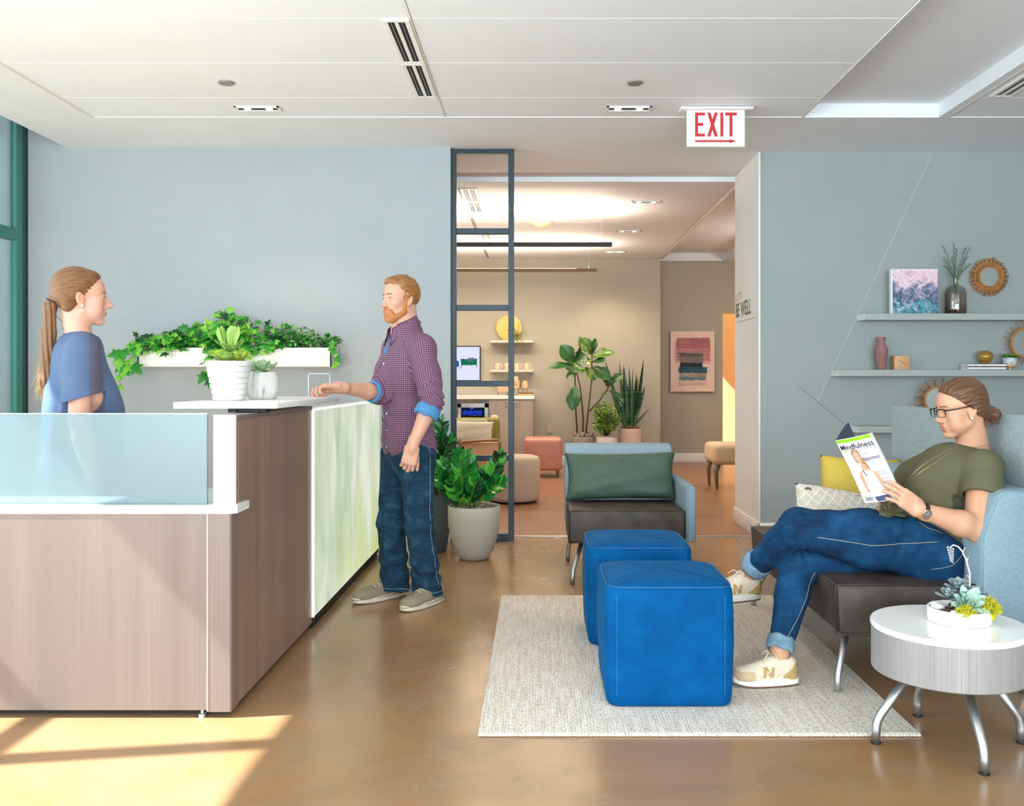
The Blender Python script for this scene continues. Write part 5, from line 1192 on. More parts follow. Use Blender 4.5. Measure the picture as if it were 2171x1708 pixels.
# ------------------------------------------------------------------ sculpting: smooth distance fields meshed by surface nets
NP = lambda v: np.array([float(v[0]), float(v[1]), float(v[2])])
class Field:
    def __init__(s): s.ops = []; s.mods = []
    def u(s, prim, k=.01): s.ops.append(('u', k, *prim)); return s
    def s(s, prim, k=.004): s.ops.append(('s', k, *prim)); return s
    def mod(s, fn): s.mods.append(fn); return s        # fn(d, P) -> d
    def ev(s, P, ops=None):
        d = np.full(len(P), 1.0)
        for typ, k, fn, c, r in (s.ops if ops is None else ops):
            e = fn(P)
            if typ == 'u':
                if k <= 1e-6: d = np.minimum(d, e); continue
                h = np.clip(.5 + .5 * (d - e) / k, 0, 1); d = d + (e - d) * h - k * h * (1 - h)
            else:
                h = np.clip(.5 - .5 * (d + e) / k, 0, 1); d = d + (-e - d) * h + k * h * (1 - h)
        for m in s.mods: d = m(d, P)
        return d
    def cull(s, c, R, slack=.03):
        return [o for o in s.ops if np.linalg.norm(o[3] - c) - o[4] < R + o[1] + slack]
    def hit(s, p, d, n=90):
        """March from p along d to the surface."""
        p = NP(p); d = NP(d); d = d / np.linalg.norm(d)
        for _ in range(n):
            e = s.ev(p[None])[0]
            if e < .0004: break
            p = p + d * max(min(e * .7, .05), .0003)
        return Vector(p)
    def normal(s, p):
        p = NP(p); e = .002; q = np.array([p + np.eye(3)[i] * e for i in range(3)] + [p - np.eye(3)[i] * e for i in range(3)]); d = s.ev(q)
        g = d[:3] - d[3:]; return Vector(g / (np.linalg.norm(g) + 1e-9))

def RC(a, b, ra, rb):
    a, b = NP(a), NP(b); ba = b - a; L2_ = max(ba @ ba, 1e-12)
    def fn(P):
        pa = P - a; t = np.clip(pa @ ba / L2_, 0, 1); q = pa - t[:, None] * ba
        return np.sqrt((q * q).sum(1)) - (ra + (rb - ra) * t)
    return fn, (a + b) / 2, np.linalg.norm(ba) / 2 + max(ra, rb)
def EL(c, r, R=None):
    c = NP(c); r = np.array(r, float); A_ = np.array(R) if R is not None else None
    def fn(P):
        q = P - c
        if A_ is not None: q = q @ A_
        k0 = np.sqrt(((q / r) ** 2).sum(1)); k1 = np.sqrt(((q / r ** 2) ** 2).sum(1))
        return np.where(k1 < 1e-6, -r.min(), k0 * (k0 - 1) / np.maximum(k1, 1e-6))
    return fn, c, r.max()
def RBX(c, h, rad, R=None):
    c = NP(c); h = np.array(h, float) - rad; A_ = np.array(R) if R is not None else None
    def fn(P):
        q = P - c
        if A_ is not None: q = q @ A_
        q = np.abs(q) - h
        return np.sqrt((np.maximum(q, 0) ** 2).sum(1)) + np.minimum(q.max(1), 0) - rad
    return fn, c, np.linalg.norm(h) + rad
def chain(Fd, pts, rs, k=.02):
    for (a, b, ra, rb) in zip(pts, pts[1:], rs, rs[1:]): Fd.u(RC(a, b, ra, rb), k)

def nets(Fd, h, lo=None, hi=None):
    """Surface-nets mesh of a field: vertices, quads."""
    if lo is None:
        us = [o for o in Fd.ops if o[0] == 'u']; lo = np.min([o[3] - o[4] for o in us], 0) - .02; hi = np.max([o[3] + o[4] for o in us], 0) + .02
    lo, hi = np.array(lo, float), np.array(hi, float); S_ = 8
    nb = np.ceil((hi - lo) / (h * S_)).astype(int); n = nb * S_ + 1
    D = np.ones(n, np.float32)
    gx = [lo[i] + (np.arange(nb[i]) + .5) * S_ * h for i in range(3)]
    ctr = np.stack(np.meshgrid(*gx, indexing='ij'), -1).reshape(-1, 3)
    dc = np.concatenate([Fd.ev(c_) for c_ in np.array_split(ctr, max(1, len(ctr) // 60000))])
    half = S_ * h * .87; act = np.abs(dc) < half * 1.9 + .014
    ids = np.stack(np.unravel_index(np.arange(len(ctr)), nb), -1)
    for i in np.flatnonzero(~act & (dc < 0)):
        a = ids[i] * S_; D[a[0]:a[0] + S_ + 1, a[1]:a[1] + S_ + 1, a[2]:a[2] + S_ + 1] = -1
    loc = np.stack(np.meshgrid(*[np.arange(S_ + 1)] * 3, indexing='ij'), -1).reshape(-1, 3)
    A_ = np.flatnonzero(act); key = (ids[A_] // 3) @ np.array([10 ** 6, 10 ** 3, 1]); o_ = np.argsort(key, kind='stable'); A_ = A_[o_]; key = key[o_]
    cuts = np.flatnonzero(np.diff(key)) + 1
    for g_ in np.split(A_, cuts):
        if not len(g_): continue
        c = ctr[g_].mean(0); R_ = np.linalg.norm(ctr[g_] - c, axis=1).max() + half * 1.1; ops = Fd.cull(c, R_)
        P = (ids[g_][:, None, :] * S_ + loc[None]); W = lo + P.reshape(-1, 3) * h
        d = Fd.ev(W, ops).astype(np.float32).reshape(len(g_), S_ + 1, S_ + 1, S_ + 1)
        for q, i in enumerate(g_):
            a = ids[i] * S_; D[a[0]:a[0] + S_ + 1, a[1]:a[1] + S_ + 1, a[2]:a[2] + S_ + 1] = d[q]
    B = D < 0
    cnt = np.zeros(n - 1, np.int8)
    for i in (0, 1):
        for j in (0, 1):
            for k in (0, 1): cnt += B[i:n[0] - 1 + i, j:n[1] - 1 + j, k:n[2] - 1 + k]
    cells = np.flatnonzero((cnt > 0) & (cnt < 8)); ci = np.stack(np.unravel_index(cells, n - 1), -1)
    acc = np.zeros((len(cells), 3)); num = np.zeros(len(cells))
    cor = [(i, j, k) for i in (0, 1) for j in (0, 1) for k in (0, 1)]
    val = {c: D[ci[:, 0] + c[0], ci[:, 1] + c[1], ci[:, 2] + c[2]].astype(float) for c in cor}
    for c in cor:
        for ax in range(3):
            if c[ax]: continue
            e = list(c); e[ax] = 1; a, b = val[c], val[tuple(e)]; m = (a < 0) != (b < 0); t = np.where(m, a / np.where(m, a - b, 1), 0)
            for q in range(3): acc[:, q] += m * (c[q] + (t if q == ax else 0))
            num += m
    V = lo + (ci + acc / num[:, None]) * h
    st = np.array([(n[1] - 1) * (n[2] - 1), n[2] - 1, 1]); quads = []
    for ax in range(3):
        s0 = [slice(None)] * 3; s1 = [slice(None)] * 3; s0[ax] = slice(0, -1); s1[ax] = slice(1, None)
        A0, A1 = B[tuple(s0)], B[tuple(s1)]; e = np.stack(np.nonzero(A0 != A1), -1)
        o1, o2 = (ax + 1) % 3, (ax + 2) % 3
        e = e[(e[:, o1] > 0) & (e[:, o2] > 0) & (e[:, o1] < n[o1] - 1) & (e[:, o2] < n[o2] - 1)]
        base = e @ st; q = np.stack([base, base - st[o1], base - st[o1] - st[o2], base - st[o2]], 1)
        flip = A0[e[:, 0], e[:, 1], e[:, 2]]; q[~flip] = q[~flip][:, ::-1]; quads.append(q)
    Q = np.searchsorted(cells, np.concatenate(quads))
    return V, Q

def relax(V, Q, it=2, f=.5):
    """Light smoothing (shrink then inflate)."""
    E = np.concatenate([Q[:, [0, 1]], Q[:, [1, 2]], Q[:, [2, 3]], Q[:, [3, 0]]])
    deg = np.bincount(E.ravel(), minlength=len(V))[:, None].clip(1)
    for k in range(it):
        for lam in (f, -f * 1.04):
            S_ = np.zeros_like(V)
            for q in range(3): S_[:, q] = np.bincount(E[:, 0], V[E[:, 1], q], len(V)) + np.bincount(E[:, 1], V[E[:, 0], q], len(V))
            V = V + lam * (S_ / deg - V)
    return V

def flesh(name, Fd, mats, parent=None, h=.003, base=None, attrs=None, it=2, mat_fn=None, keep=None, **tags):
    """Mesh a field as one object; attrs: {name: fn(V) -> (n,3) colours/vectors}."""
    V, Q = nets(Fd, h); V = relax(V, Q, it)
    if keep is not None:
        ok = keep(V)[Q].any(1); Q = Q[ok]
    org = np.array(wl(parent)) if parent is not None else np.array(base, float)
    me = bpy.data.meshes.new(name); me.vertices.add(len(V)); me.vertices.foreach_set('co', (V - org).astype(np.float32).ravel())
    me.loops.add(Q.size); me.loops.foreach_set('vertex_index', Q.astype(np.int32).ravel())
    me.polygons.add(len(Q)); me.polygons.foreach_set('loop_start', np.arange(0, Q.size, 4, dtype=np.int32))
    if mat_fn is not None: me.polygons.foreach_set('material_index', mat_fn(V[Q].mean(1)).astype(np.int32))
    me.update(calc_edges=True)
    for k, fn in (attrs or {}).items():
        at_ = me.attributes.new(k, 'FLOAT_VECTOR', 'POINT'); at_.data.foreach_set('vector', fn(V).astype(np.float32).ravel())
    finish(me, mats, True); o = bpy.data.objects.new(name, me); C.objects.link(o)
    if parent is not None: o.parent = parent
    else: o.location = Vector(org)
    return tag(o, **tags)

# ------------------------------------------------------------------ anatomy
def frame_dir(fwd, up=(0, 0, 1)):
    """Columns: forward, left, up."""
    f = Vector(fwd).normalized(); l = Vector(up).cross(f).normalized(); return Matrix((f, l, f.cross(l))).transposed()
class Head:
    def __init__(s, O, R, sc=1.): s.O = Vector(O); s.R = R; s.sc = sc; s.A = np.array(R)
    def p(s, x, y, z): return s.O + s.R @ Vector((x, y, z)) * s.sc
    def el(s, c, r, rot=None):
        M_ = s.R @ rot if rot is not None else s.R
        return EL(s.p(*c), [q * s.sc for q in r], np.array(M_))
    def rc(s, a, b, ra, rb): return RC(s.p(*a), s.p(*b), ra * s.sc, rb * s.sc)
    def loc(s, P): return (P - NP(s.O)) @ s.A / s.sc
def skull_ops(Fd, H, male=False, off=0.):
    w = .003 if male else 0.
    Fd.u(H.el((-.016, 0, .030), (.092 + off, .073 + off, .084 + off)), .01)
    Fd.u(H.el((.030, 0, .034), (.056 + off, .062 + off, .056 + off)), .02)
    Fd.u(H.el((.024, 0, -.035), (.056 + off, .056 + w + off, .072 + off)), .02)
def head_ops(Fd, H, male=False, jaw=0., nose=0.):
    skull_ops(Fd, H, male); w = .004 if male else 0.
    for s in (1, -1):
        Fd.u(H.el((.048, s * .038, -.024), (.028, .024, .026)), .016)
        Fd.u(H.rc((-.004, s * (.049 + w), -.060), (.052, s * (.018 + w), -.100 - jaw), .016, .014), .022)
        Fd.u(H.rc((.072, s * .012, .019), (.058, s * .043, .019), .011 + w * .4, .009), .012)
    Fd.u(H.el((.066, 0, -.102 - jaw), (.018, .019 + w, .015)), .016)
    Fd.u(H.el((.058, 0, -.066), (.028, .031, .030)), .016)
    if not male:
        for s in (1, -1): Fd.u(H.el((.040, s * .040, -.058), (.030, .023, .032)), .02)
    for s in (1, -1):
        Fd.s(H.el((.098, s * .033, .001), (.020, .016, .0115)), .010)
        Fd.u(H.el((.0680, s * .0315, -.001), (.0150, .0155, .0125)), .004)
        Fd.s(H.el((.0890, s * .0325, -.0012), (.0100, .0122, .0042)), .0012)
    Fd.u(H.el((.074, 0, -.018), (.022, .0145, .034)), .012); Fd.u(H.rc((.080, 0, .012), (.0995 + nose, 0, -.034), .0070, .0095), .010)
    Fd.u(H.el((.0990 + nose, 0, -.0365), (.0105, .0110, .0095)), .008)
    for s in (1, -1):
        Fd.u(H.el((.0900, s * .0115, -.0405), (.0115, .0080, .0075)), .006); Fd.s(H.el((.0965 + nose * .6, s * .006, -.0480), (.0050, .0028, .0030)), .002)
    Fd.u(H.el((.0825, 0, -.0645), (.0095, .0215, .0054)), .005); Fd.u(H.el((.0812, 0, -.0745), (.0095, .0190, .0058)), .005)
    Fd.s(H.el((.0940, 0, -.0695), (.0115, .020, .0013)), .002); Fd.s(H.el((.090, 0, -.0885), (.010, .018, .006)), .008)
    for s in (1, -1):
        Rz = Matrix.Rotation(s * -.35, 3, 'Z') @ Matrix.Rotation(-.2, 3, 'Y')
        Fd.u(H.el((-.014, s * .0735, -.012), (.0175, .0065, .0305), Rz), .006); Fd.s(H.el((-.009, s * .0805, -.009), (.0095, .0050, .0170), Rz), .004)
        Fd.u(H.el((-.006, s * .073, -.038), (.008, .005, .009)), .006)
def eyes(H, parent, iris, brow_mat=None, brow_w=.0030, lash=None, down=0., Fd=None):
    def on(x, y, z, o=.0006): d = H.R @ Vector((-1, 0, 0)); return Fd.hit(H.p(.16, y, z), d) - d * o
    wm = plain('eye_white', '#cfc5be', .25); im = plain('iris_' + iris[1:], iris, .15); pm_ = MT['black']
    for s in (1, -1):
        e = MB(); c = H.p(.0705, s * .0315, -.0012); g = (H.R @ Vector((1, 0, -down))).normalized()
        e.ball(c, .0118 * H.sc, n=16); e.ball(c + g * .0078 * H.sc, .0058 * H.sc, n=12, m=1); e.ball(c + g * .0115 * H.sc, .0027 * H.sc, n=8, m=2)
        mk('eye', e, [wm, im, pm_], parent, True)
        if brow_mat:
            f = MB(); f.tube([on(0, s * .011, .0185), on(0, s * .023, .0225), on(0, s * .035, .0225), on(0, s * .045, .0165)], [.0026 * H.sc, brow_w * H.sc, brow_w * H.sc * .9, .0012 * H.sc], 8); mk('eyebrow', f, brow_mat, parent, True)
        if lash:
            l_ = MB(); l_.tube([on(0, s * .0205, .0012), on(0, s * .028, .0046), on(0, s * .0375, .0042), on(0, s * .046, .0005)], .0011 * H.sc, 6); mk('eyelashes', l_, lash, parent, True)
def hand_ops(Fd, W, fdir, pn, thumb, curls, sc=1., thumb_dir=(.62, .72, .25), tc=.35, spread=.05):
    """W wrist, fdir finger direction, pn palm normal, thumb +1/-1 along fdir x pn side; curls per finger (three joint angles)."""
    X = Vector(fdir).normalized(); N = Vector(pn); N = (N - X * N.dot(X)).normalized(); T = X.cross(N) * thumb; W = Vector(W)
    P = lambda x, t, n: W + (X * x + T * t + N * n) * sc
    R = np.array(Matrix((X, T, N)).transposed())
    Fd.u(RC(P(-.03, 0, 0), P(.015, 0, 0), .027 * sc, .026 * sc), .015)
    Fd.u(RBX(P(.048, .001, .0), (.047 * sc, .039 * sc, .0135 * sc), .0125 * sc, R), .014)
    Fd.u(RC(P(.020, .018, .008), P(.058, .032, .008), .018 * sc, .013 * sc), .012)
    tips = []
    for i, (t0, L, r0) in enumerate(((.0285, .074, .0090), (.0100, .082, .0092), (-.0090, .076, .0088), (-.0270, .060, .0078))):
        c = curls[i] if isinstance(curls[0], (tuple, list)) else curls
        p = P(.090 - .006 * abs(i - 1), t0, 0); Fd.u(RC(P(.055, t0 * .8, 0), p, .0105 * sc, r0 * 1.12 * sc), .008); a = 0.; sd = (i - 1.5) * -spread
        for j, fr in enumerate((.46, .30, .24)):
            a += c[j]; d = (X * math.cos(a) + N * math.sin(a) + T * sd * math.cos(a)).normalized(); q = p + d * L * fr * sc
            Fd.u(RC(p, q, r0 * (1 - .09 * j) * sc, r0 * (.93 - .09 * j) * sc), .0025); p = q
        tips.append(p)
    d = (X * thumb_dir[0] + T * thumb_dir[1] + N * thumb_dir[2]).normalized(); p = P(.022, .022, .006); e = (X * .95 + T * .1 + N * .3).normalized()
    for j, (L, r) in enumerate(((.040, .0125), (.034, .0105), (.027, .0095))):
        q = p + d * L * sc; Fd.u(RC(p, q, r * sc, r * .9 * sc), .005); p = q; d = (d * (1 - tc) + e * tc).normalized()
    return tips, P
def hnoise(P, s, seed=0):
    """Cheap smooth pseudo-noise from sines."""
    r = np.random.RandomState(seed); o = 0
    for k in range(4):
        w_ = r.normal(size=3) * s * (1 + k * .5); o = o + np.sin(P @ w_ + r.uniform(0, 6)) / (1 + k * .5)
    return o / 2.4

# ------------------------------------------------------------------ skin, hair and cloth materials
def skin(name, base, blush, rough=.5):
    t = NT(name); a = t.n('Attribute', out=1, attribute_name='tint') ; s = t.sep(a)
    n = t.noise(t.co(), 45., 4.)
    c = t.mix(t.math('MULTIPLY', n, .35), base, blush); c = t.mix(s[0], c, '#b9706a'); c = t.mix(s[1], c, '#c47a60')
    return t.done(t.bsdf(c, rough, 0., t.bump(t.noise(t.co(), 500., 2.), .06, .0006), Subsurface_Weight=.12, Subsurface_Radius=(.01, .004, .002), Subsurface_Scale=.5))
def hairmat(name, c1, c2, c3, rough=.42, fine=90.):
    t = NT(name); a = t.n('Attribute', out=1, attribute_name='strand')
    n = t.noise(t.n('Mapping', {'Vector': a, 'Scale': (fine, 3., 3.)}), 1., 4., .7)
    c = t.ramp(n, [(.3, c1), (.5, c2), (.7, c3)])
    return t.done(t.bsdf(c, rough, 0., t.bump(n, .4, .0012), Sheen_Weight=.1))
def denim(name, c1, c2, c3, scale=14.):
    t = NT(name); v = t.co(); n1 = t.noise(v, scale, 4., .6); tw = t.noise(t.co((900, 900, 260), rot=(.5, .3, 0)), 1., 2.); n3 = t.noise(t.co((14, 14, 60)), 1., 3.)
    c = t.ramp(n1, [(.3, c1), (.55, c2), (.8, c3)]); c = t.mix(t.math('MULTIPLY', t.ramp(n3, [(.52, 0.), (.8, 1.)]), .35), c, c3); c = t.mix(t.math('MULTIPLY', t.ramp(tw, [(.5, 0.), (.75, 1.)]), .12), c, '#5f8db5')
    return t.done(t.bsdf(c, .9, 0., t.bump(tw, .25, .0008), Specular_IOR_Level=.2))
def cloth(name, c1, c2, sc=500., rough=.9): return weave(name, c1, c2, sc, rough, .2)
# ------------------------------------------------------------------ standing man at the counter
def shoe(nm, heel, toe, parent, mats, wide=.050, sole_h=.028, hgt=.085, lace=True, seed=0, pitch=None, roll=Vector((0, 0, 1)), low=False):
    """Sneaker from heel to toe; mats = upper, sole, laces. Returns (object, frame function)."""
    heel, toe = Vector(heel), Vector(toe); X = (toe - heel).normalized(); L = (toe - heel).length
    Y = roll.cross(X).normalized(); Z = X.cross(Y); R = np.array(Matrix((X, Y, Z)).transposed())
    P = lambda x, y, z: heel + X * (x * L) + Y * y + Z * z
    Fd = Field()
    Fd.u(RBX(P(.27, 0, sole_h + hgt * .30), (L * .25, wide * .62, hgt * .52), .03, R), .02)
    Fd.u(EL(P(.66, 0, sole_h + .012), (L * .335, wide * .98, .036), R), .03); Fd.u(EL(P(.80, 0, sole_h + .008), (L * .19, wide * .95, .028), R), .02)
    Fd.u(EL(P(.12, 0, sole_h + .02), (L * .12, wide * .70, .045), R), .02)
    Fd.u(RC(P(.20, 0, sole_h + .05), P(.62, 0, sole_h + .030), .030, .024), .03)
    top = P(.22, 0, sole_h + hgt * .80)
    Fd.s(EL(P(.23, 0, sole_h + hgt * 1.02), (L * .135, wide * .52, hgt * .42), R), .008)
    o0, zz = NP(P(0, 0, sole_h - .004)), NP(Z); Fd.mod(lambda d, Q: np.maximum(d, -((Q - o0) @ zz)))
    return Fd, P, L, R
def sole_mb(P, L, wide, h, toe_lift=.006, n=40, arch=.86):
    m = MB(); k = 0; rows = []
    for zz, off in ((.0, -.006), (.004, .0), (h * .5, .001), (h - .003, .0), (h, -.003)):
        row = []
        for i in range(n):
            a = 2 * PI * i / n; x = .5 + .515 * math.cos(a); w_ = (wide * (arch + (1.06 - arch) * (1 / (1 + math.exp(-(x - .45) * 12)))))
            sx = abs(math.cos(a)) ** .0 ; y = (abs(math.sin(a)) ** .72) * math.copysign(1, math.sin(a)) * (w_ + off)
            row.append(P(x + off * math.cos(a) / L, y, zz + toe_lift * max(0, (x - .7) / .3) ** 2 * (1 - zz / h * .3)))
        rows.append(row)
    vs = [v for r in rows for v in r]; fs = [(i * n + j, i * n + (j + 1) % n, (i + 1) * n + (j + 1) % n, (i + 1) * n + j) for i in range(4) for j in range(n)]
    fs += [tuple(range(n - 1, -1, -1)), tuple(4 * n + j for j in range(n))]
    return m.add(vs, fs)

Ym_ = 4.93; hd_ = Vector((-.906, -.42, 0)); lf_ = Vector((.42, -.906, 0)); UP = Vector((0, 0, 1)); TB = frame_dir(hd_)
man = thing('person', 'standing man in purple checked shirt and blue jeans, hand resting on the counter', 'person', (at(855, 1285, 4.9).x, 4.9, 0))
neckb = at(856, 705, 4.90); chest = at(861, 785, 4.92); waist = at(863, 880, 4.94); hips = at(865, 958, 4.94)
shL, shR = at(896, 738, 4.745), at(838, 738, 5.03)
elL, wrL = at(916, 850, 4.66), at(874, 946, 4.60)
elR, wrR = at(803, 832, 4.84), at(719, 821, 4.60)
HO = at(848, 633, 4.885); HR = frame_dir((-.76, -.65, -.03)); Hm = Head(HO, HR, 1.0)
hipL, hipR = at(884, 965, 4.85), at(846, 965, 5.02); knL, knR = at(889, 1112, 4.83), at(829, 1110, 4.97); anL, anR = at(908, 1250, 4.93), at(838, 1243, 5.03)
heelL, toeL = at(938, 1268, 4.98), at(853, 1296, 4.72); heelR, toeR = at(857, 1260, 5.11), at(750, 1281, 4.885)
for v in (heelL, toeL, heelR, toeR): v.z = 0
bd = Field(); head_ops(bd, Hm, male=True)
bd.u(RC(Hm.p(-.022, 0, -.06), neckb, .056, .060), .02); bd.u(RC(Hm.p(-.035, 0, -.05), neckb - hd_ * .03, .05, .06), .03)
bd.u(EL(chest, (.105, .165, .20), np.array(TB)), .03); bd.u(EL(waist, (.095, .14, .15), np.array(TB)), .04); bd.u(EL(hips, (.10, .155, .11), np.array(TB)), .04)
bd.u(RC(shL, shR, .05, .05), .05); bd.u(RC(neckb, (shL + shR) / 2, .058, .06), .04)
chain(bd, [shL, elL], [.050, .040], .02); chain(bd, [elL, elL.lerp(wrL, .3), wrL], [.039, .042, .026], .015)
chain(bd, [shR, elR], [.050, .040], .02); chain(bd, [elR, elR.lerp(wrR, .3), wrR], [.039, .042, .0265], .015)
for a, b, c, h_, t_ in ((hipL, knL, anL, heelL, toeL), (hipR, knR, anR, heelR, toeR)):
    chain(bd, [a, b, c], [.080, .055, .040], .03); f_ = (t_ - h_).normalized(); chain(bd, [c, h_ + f_ * .06 + UP * .06, t_ - f_ * .05 + UP * .045], [.036, .036, .024], .02)
hand_ops(bd, wrL, (-.22, -.10, -1), (-.30, .95, .05), 1, [(.45, .95, .6), (.50, 1.0, .6), (.52, 1.0, .6), (.50, .95, .6)], 1.0, (.80, .50, .30), .5)
hand_ops(bd, wrR, (-.78, -.45, .02), (.10, -.25, -1), -1, [(.28, .85, .9), (.30, .9, .9), (.32, .9, .9), (.34, .9, .9)], 1.0, (.75, .55, .35), .5)
def tint_fn(H, beard=0.):
    def fn(V):
        q = H.loc(V); o = np.zeros((len(V), 3))
        lip = np.maximum(1 - (((q[:, 0] - .088) / .016) ** 2 + (q[:, 1] / .024) ** 2 + ((q[:, 2] + .0695) / .0115) ** 2), 0) ** .5
        o[:, 0] = np.clip(lip * 1.1, 0, .6)
        nose = np.exp(-(((q[:, 0] - .1) / .022) ** 2 + (q[:, 1] / .02) ** 2 + ((q[:, 2] + .035) / .022) ** 2)); ear = np.exp(-(((q[:, 0] + .012) / .02) ** 2 + ((np.abs(q[:, 1]) - .078) / .012) ** 2 + ((q[:, 2] + .01) / .03) ** 2))
        chk = np.exp(-(((q[:, 0] - .06) / .03) ** 2 + ((np.abs(q[:, 1]) - .045) / .02) ** 2 + ((q[:, 2] + .035) / .022) ** 2)); o[:, 1] = np.clip(nose * .35 + ear * .35 + chk * .25, 0, .5)
        return o
    return fn
mskin = skin('fair_skin', '#d3a189', '#c88f76')
mb_ = flesh('body', bd, mskin, man, .003, attrs={'tint': tint_fn(Hm)})
ginger = hairmat('ginger_brown_hair', '#6b3d1c', '#94602f', '#b98546', .5, 60.); bginger = hairmat('ginger_beard', '#8a4a1f', '#b06a34', '#c98a50', .6, 60.)
eyes(Hm, man, '#4f6570', plain('auburn_brow', '#8a5a33', .8), .0036, plain('brown_lash', '#54392a', .7), Fd=bd)
# short swept hair
hf = Field(); skull_ops(hf, Hm, True, .010); hf.u(Hm.el((-.005, 0, .062), (.086, .070, .062)), .02); hf.u(Hm.el((.052, .010, .092), (.032, .044, .020)), .018); hf.u(Hm.el((.066, -.020, .084), (.022, .03, .016)), .012)
def hair_cut(d, P):
    q = Hm.loc(P); x, y, z = q.T
    front = (x - .050) * .55 - (z - .066) * .83 - np.clip(np.abs(y) - .03, 0, 1) * .15         # forehead line
    side = np.where(np.abs(y) > .02, (x - .022 - np.clip(z - .02, 0, .05) * .35), -1) * .9                 # temple edge
    low = -.075 - z + np.clip(x + .035, -.05, .2) * 1.25
    d = d + .008 * np.clip((np.where(z > .015, np.maximum(front, side), x - .02) + .022) / .022, 0, 1) + .0022 * np.sin(np.arctan2(y, z + .02) * 46 + x * 60 + 2 * hnoise(q, 40, 3)) * .6 + .0025 * hnoise(q, 90, 5)
    cut = np.maximum(np.where(z > .015, np.maximum(front, np.where(z < .072, side, -1)), np.maximum(x - .020, low)), low)
    return np.maximum(d, cut)
hf.mod(hair_cut)
def strand_of(H, pole=(-.1, 0, .02)):
    def fn(V):
        q = H.loc(V) - np.array(pole); r = np.linalg.norm(q, axis=1); return np.stack([np.arctan2(q[:, 1], q[:, 2] + 1e-4), r * 8, q[:, 0] * 8], 1)
    return fn
flesh('hair', hf, ginger, man, .003, attrs={'strand': strand_of(Hm, (-.02, 0, .12))}, label='short ginger brown hair')
bf = Field()
for s in (1, -1):
    bf.u(Hm.rc((.010, s * .066, .026), (.002, s * .061, -.030), .0085, .0095), .010); bf.u(Hm.rc((.002, s * .061, -.030), (.012, s * .053, -.072), .0095, .014), .012); bf.u(Hm.rc((.012, s * .050, -.072), (.060, s * .022, -.108), .018, .020), .016)
    bf.u(Hm.rc((.089, s * .003, -.0555), (.078, s * .028, -.066), .0072, .0065), .006); bf.u(Hm.rc((.078, s * .028, -.066), (.066, s * .030, -.092), .009, .014), .008)
bf.u(Hm.el((.068, 0, -.108), (.025, .028, .021)), .014); bf.u(Hm.el((.080, 0, -.0865), (.011, .009, .007)), .006)
bf.mod(lambda d, P: np.maximum(d + .0010 * hnoise(Hm.loc(P), 110, 2), -(Hm.loc(P)[:, 2] + .0) - .2))
flesh('beard', bf, bginger, man, .0025, attrs={'strand': strand_of(Hm, (0, 0, 0))}, label='short ginger beard and moustache')
# blue undershirt showing at the open collar
uf = Field(); uf.u(RC(neckb + UP * .0, (shL + shR) / 2 - UP * .02, .064, .085), .02); uf.u(EL(chest + UP * .08 + hd_ * .01, (.108, .13, .12), np.array(TB)), .03); uf.s(RC(Hm.p(-.03, 0, -.06), neckb + UP * .015 + hd_ * .02, .062, .062), .003)
flesh('undershirt', uf, cloth('blue_tshirt', '#3f6d9c', '#4f80b0'), man, .004)
# checked shirt
sh = Field()
sh.u(EL(chest + UP * .01, (.126, .188, .235), np.array(TB)), .03); sh.u(EL(waist, (.124, .168, .21), np.array(TB)), .05)
sh.u(RBX(hips + UP * .045 - hd_ * .004, (.126, .176, .115), .10, np.array(TB)), .05); sh.u(RC(shL, shR, .058, .058), .06); sh.u(RC(neckb - hd_ * .015 + UP * .004, shL - UP * .004, .058, .056), .04); sh.u(RC(neckb - hd_ * .015 + UP * .004, shR - UP * .004, .058, .056), .04); sh.u(RC(neckb + UP * .015 - hd_ * .012, (shL + shR) / 2, .070, .075), .05)
slL, slR = elL.lerp(wrL, .22), elR.lerp(wrR, .16)
mdL = shL.lerp(elL, .5)
chain(sh, [shL, mdL, elL], [.062, .065, .060], .04); sh.u(RC(elL, slL, .060, .056), .015)
chain(sh, [shR, shR.lerp(elR, .5), elR], [.068, .064, .058], .03); sh.u(RC(elR, slR, .058, .052), .015)
inn = Field(); chain(inn, [shL, elL, wrL], [.046, .046, .046], .01); chain(inn, [elR, wrR], [.043, .043], .01)
fN = NP(hd_); lN = NP(lf_)
eN, wN, eR_, wR_ = NP(elL), NP(wrL), NP(elR), NP(wrR); slLn, slRn = NP(slL), NP(slR)
aL = (wN - eN) / np.linalg.norm(wN - eN); aR = (wR_ - eR_) / np.linalg.norm(wR_ - eR_); nb_ = NP(neckb)
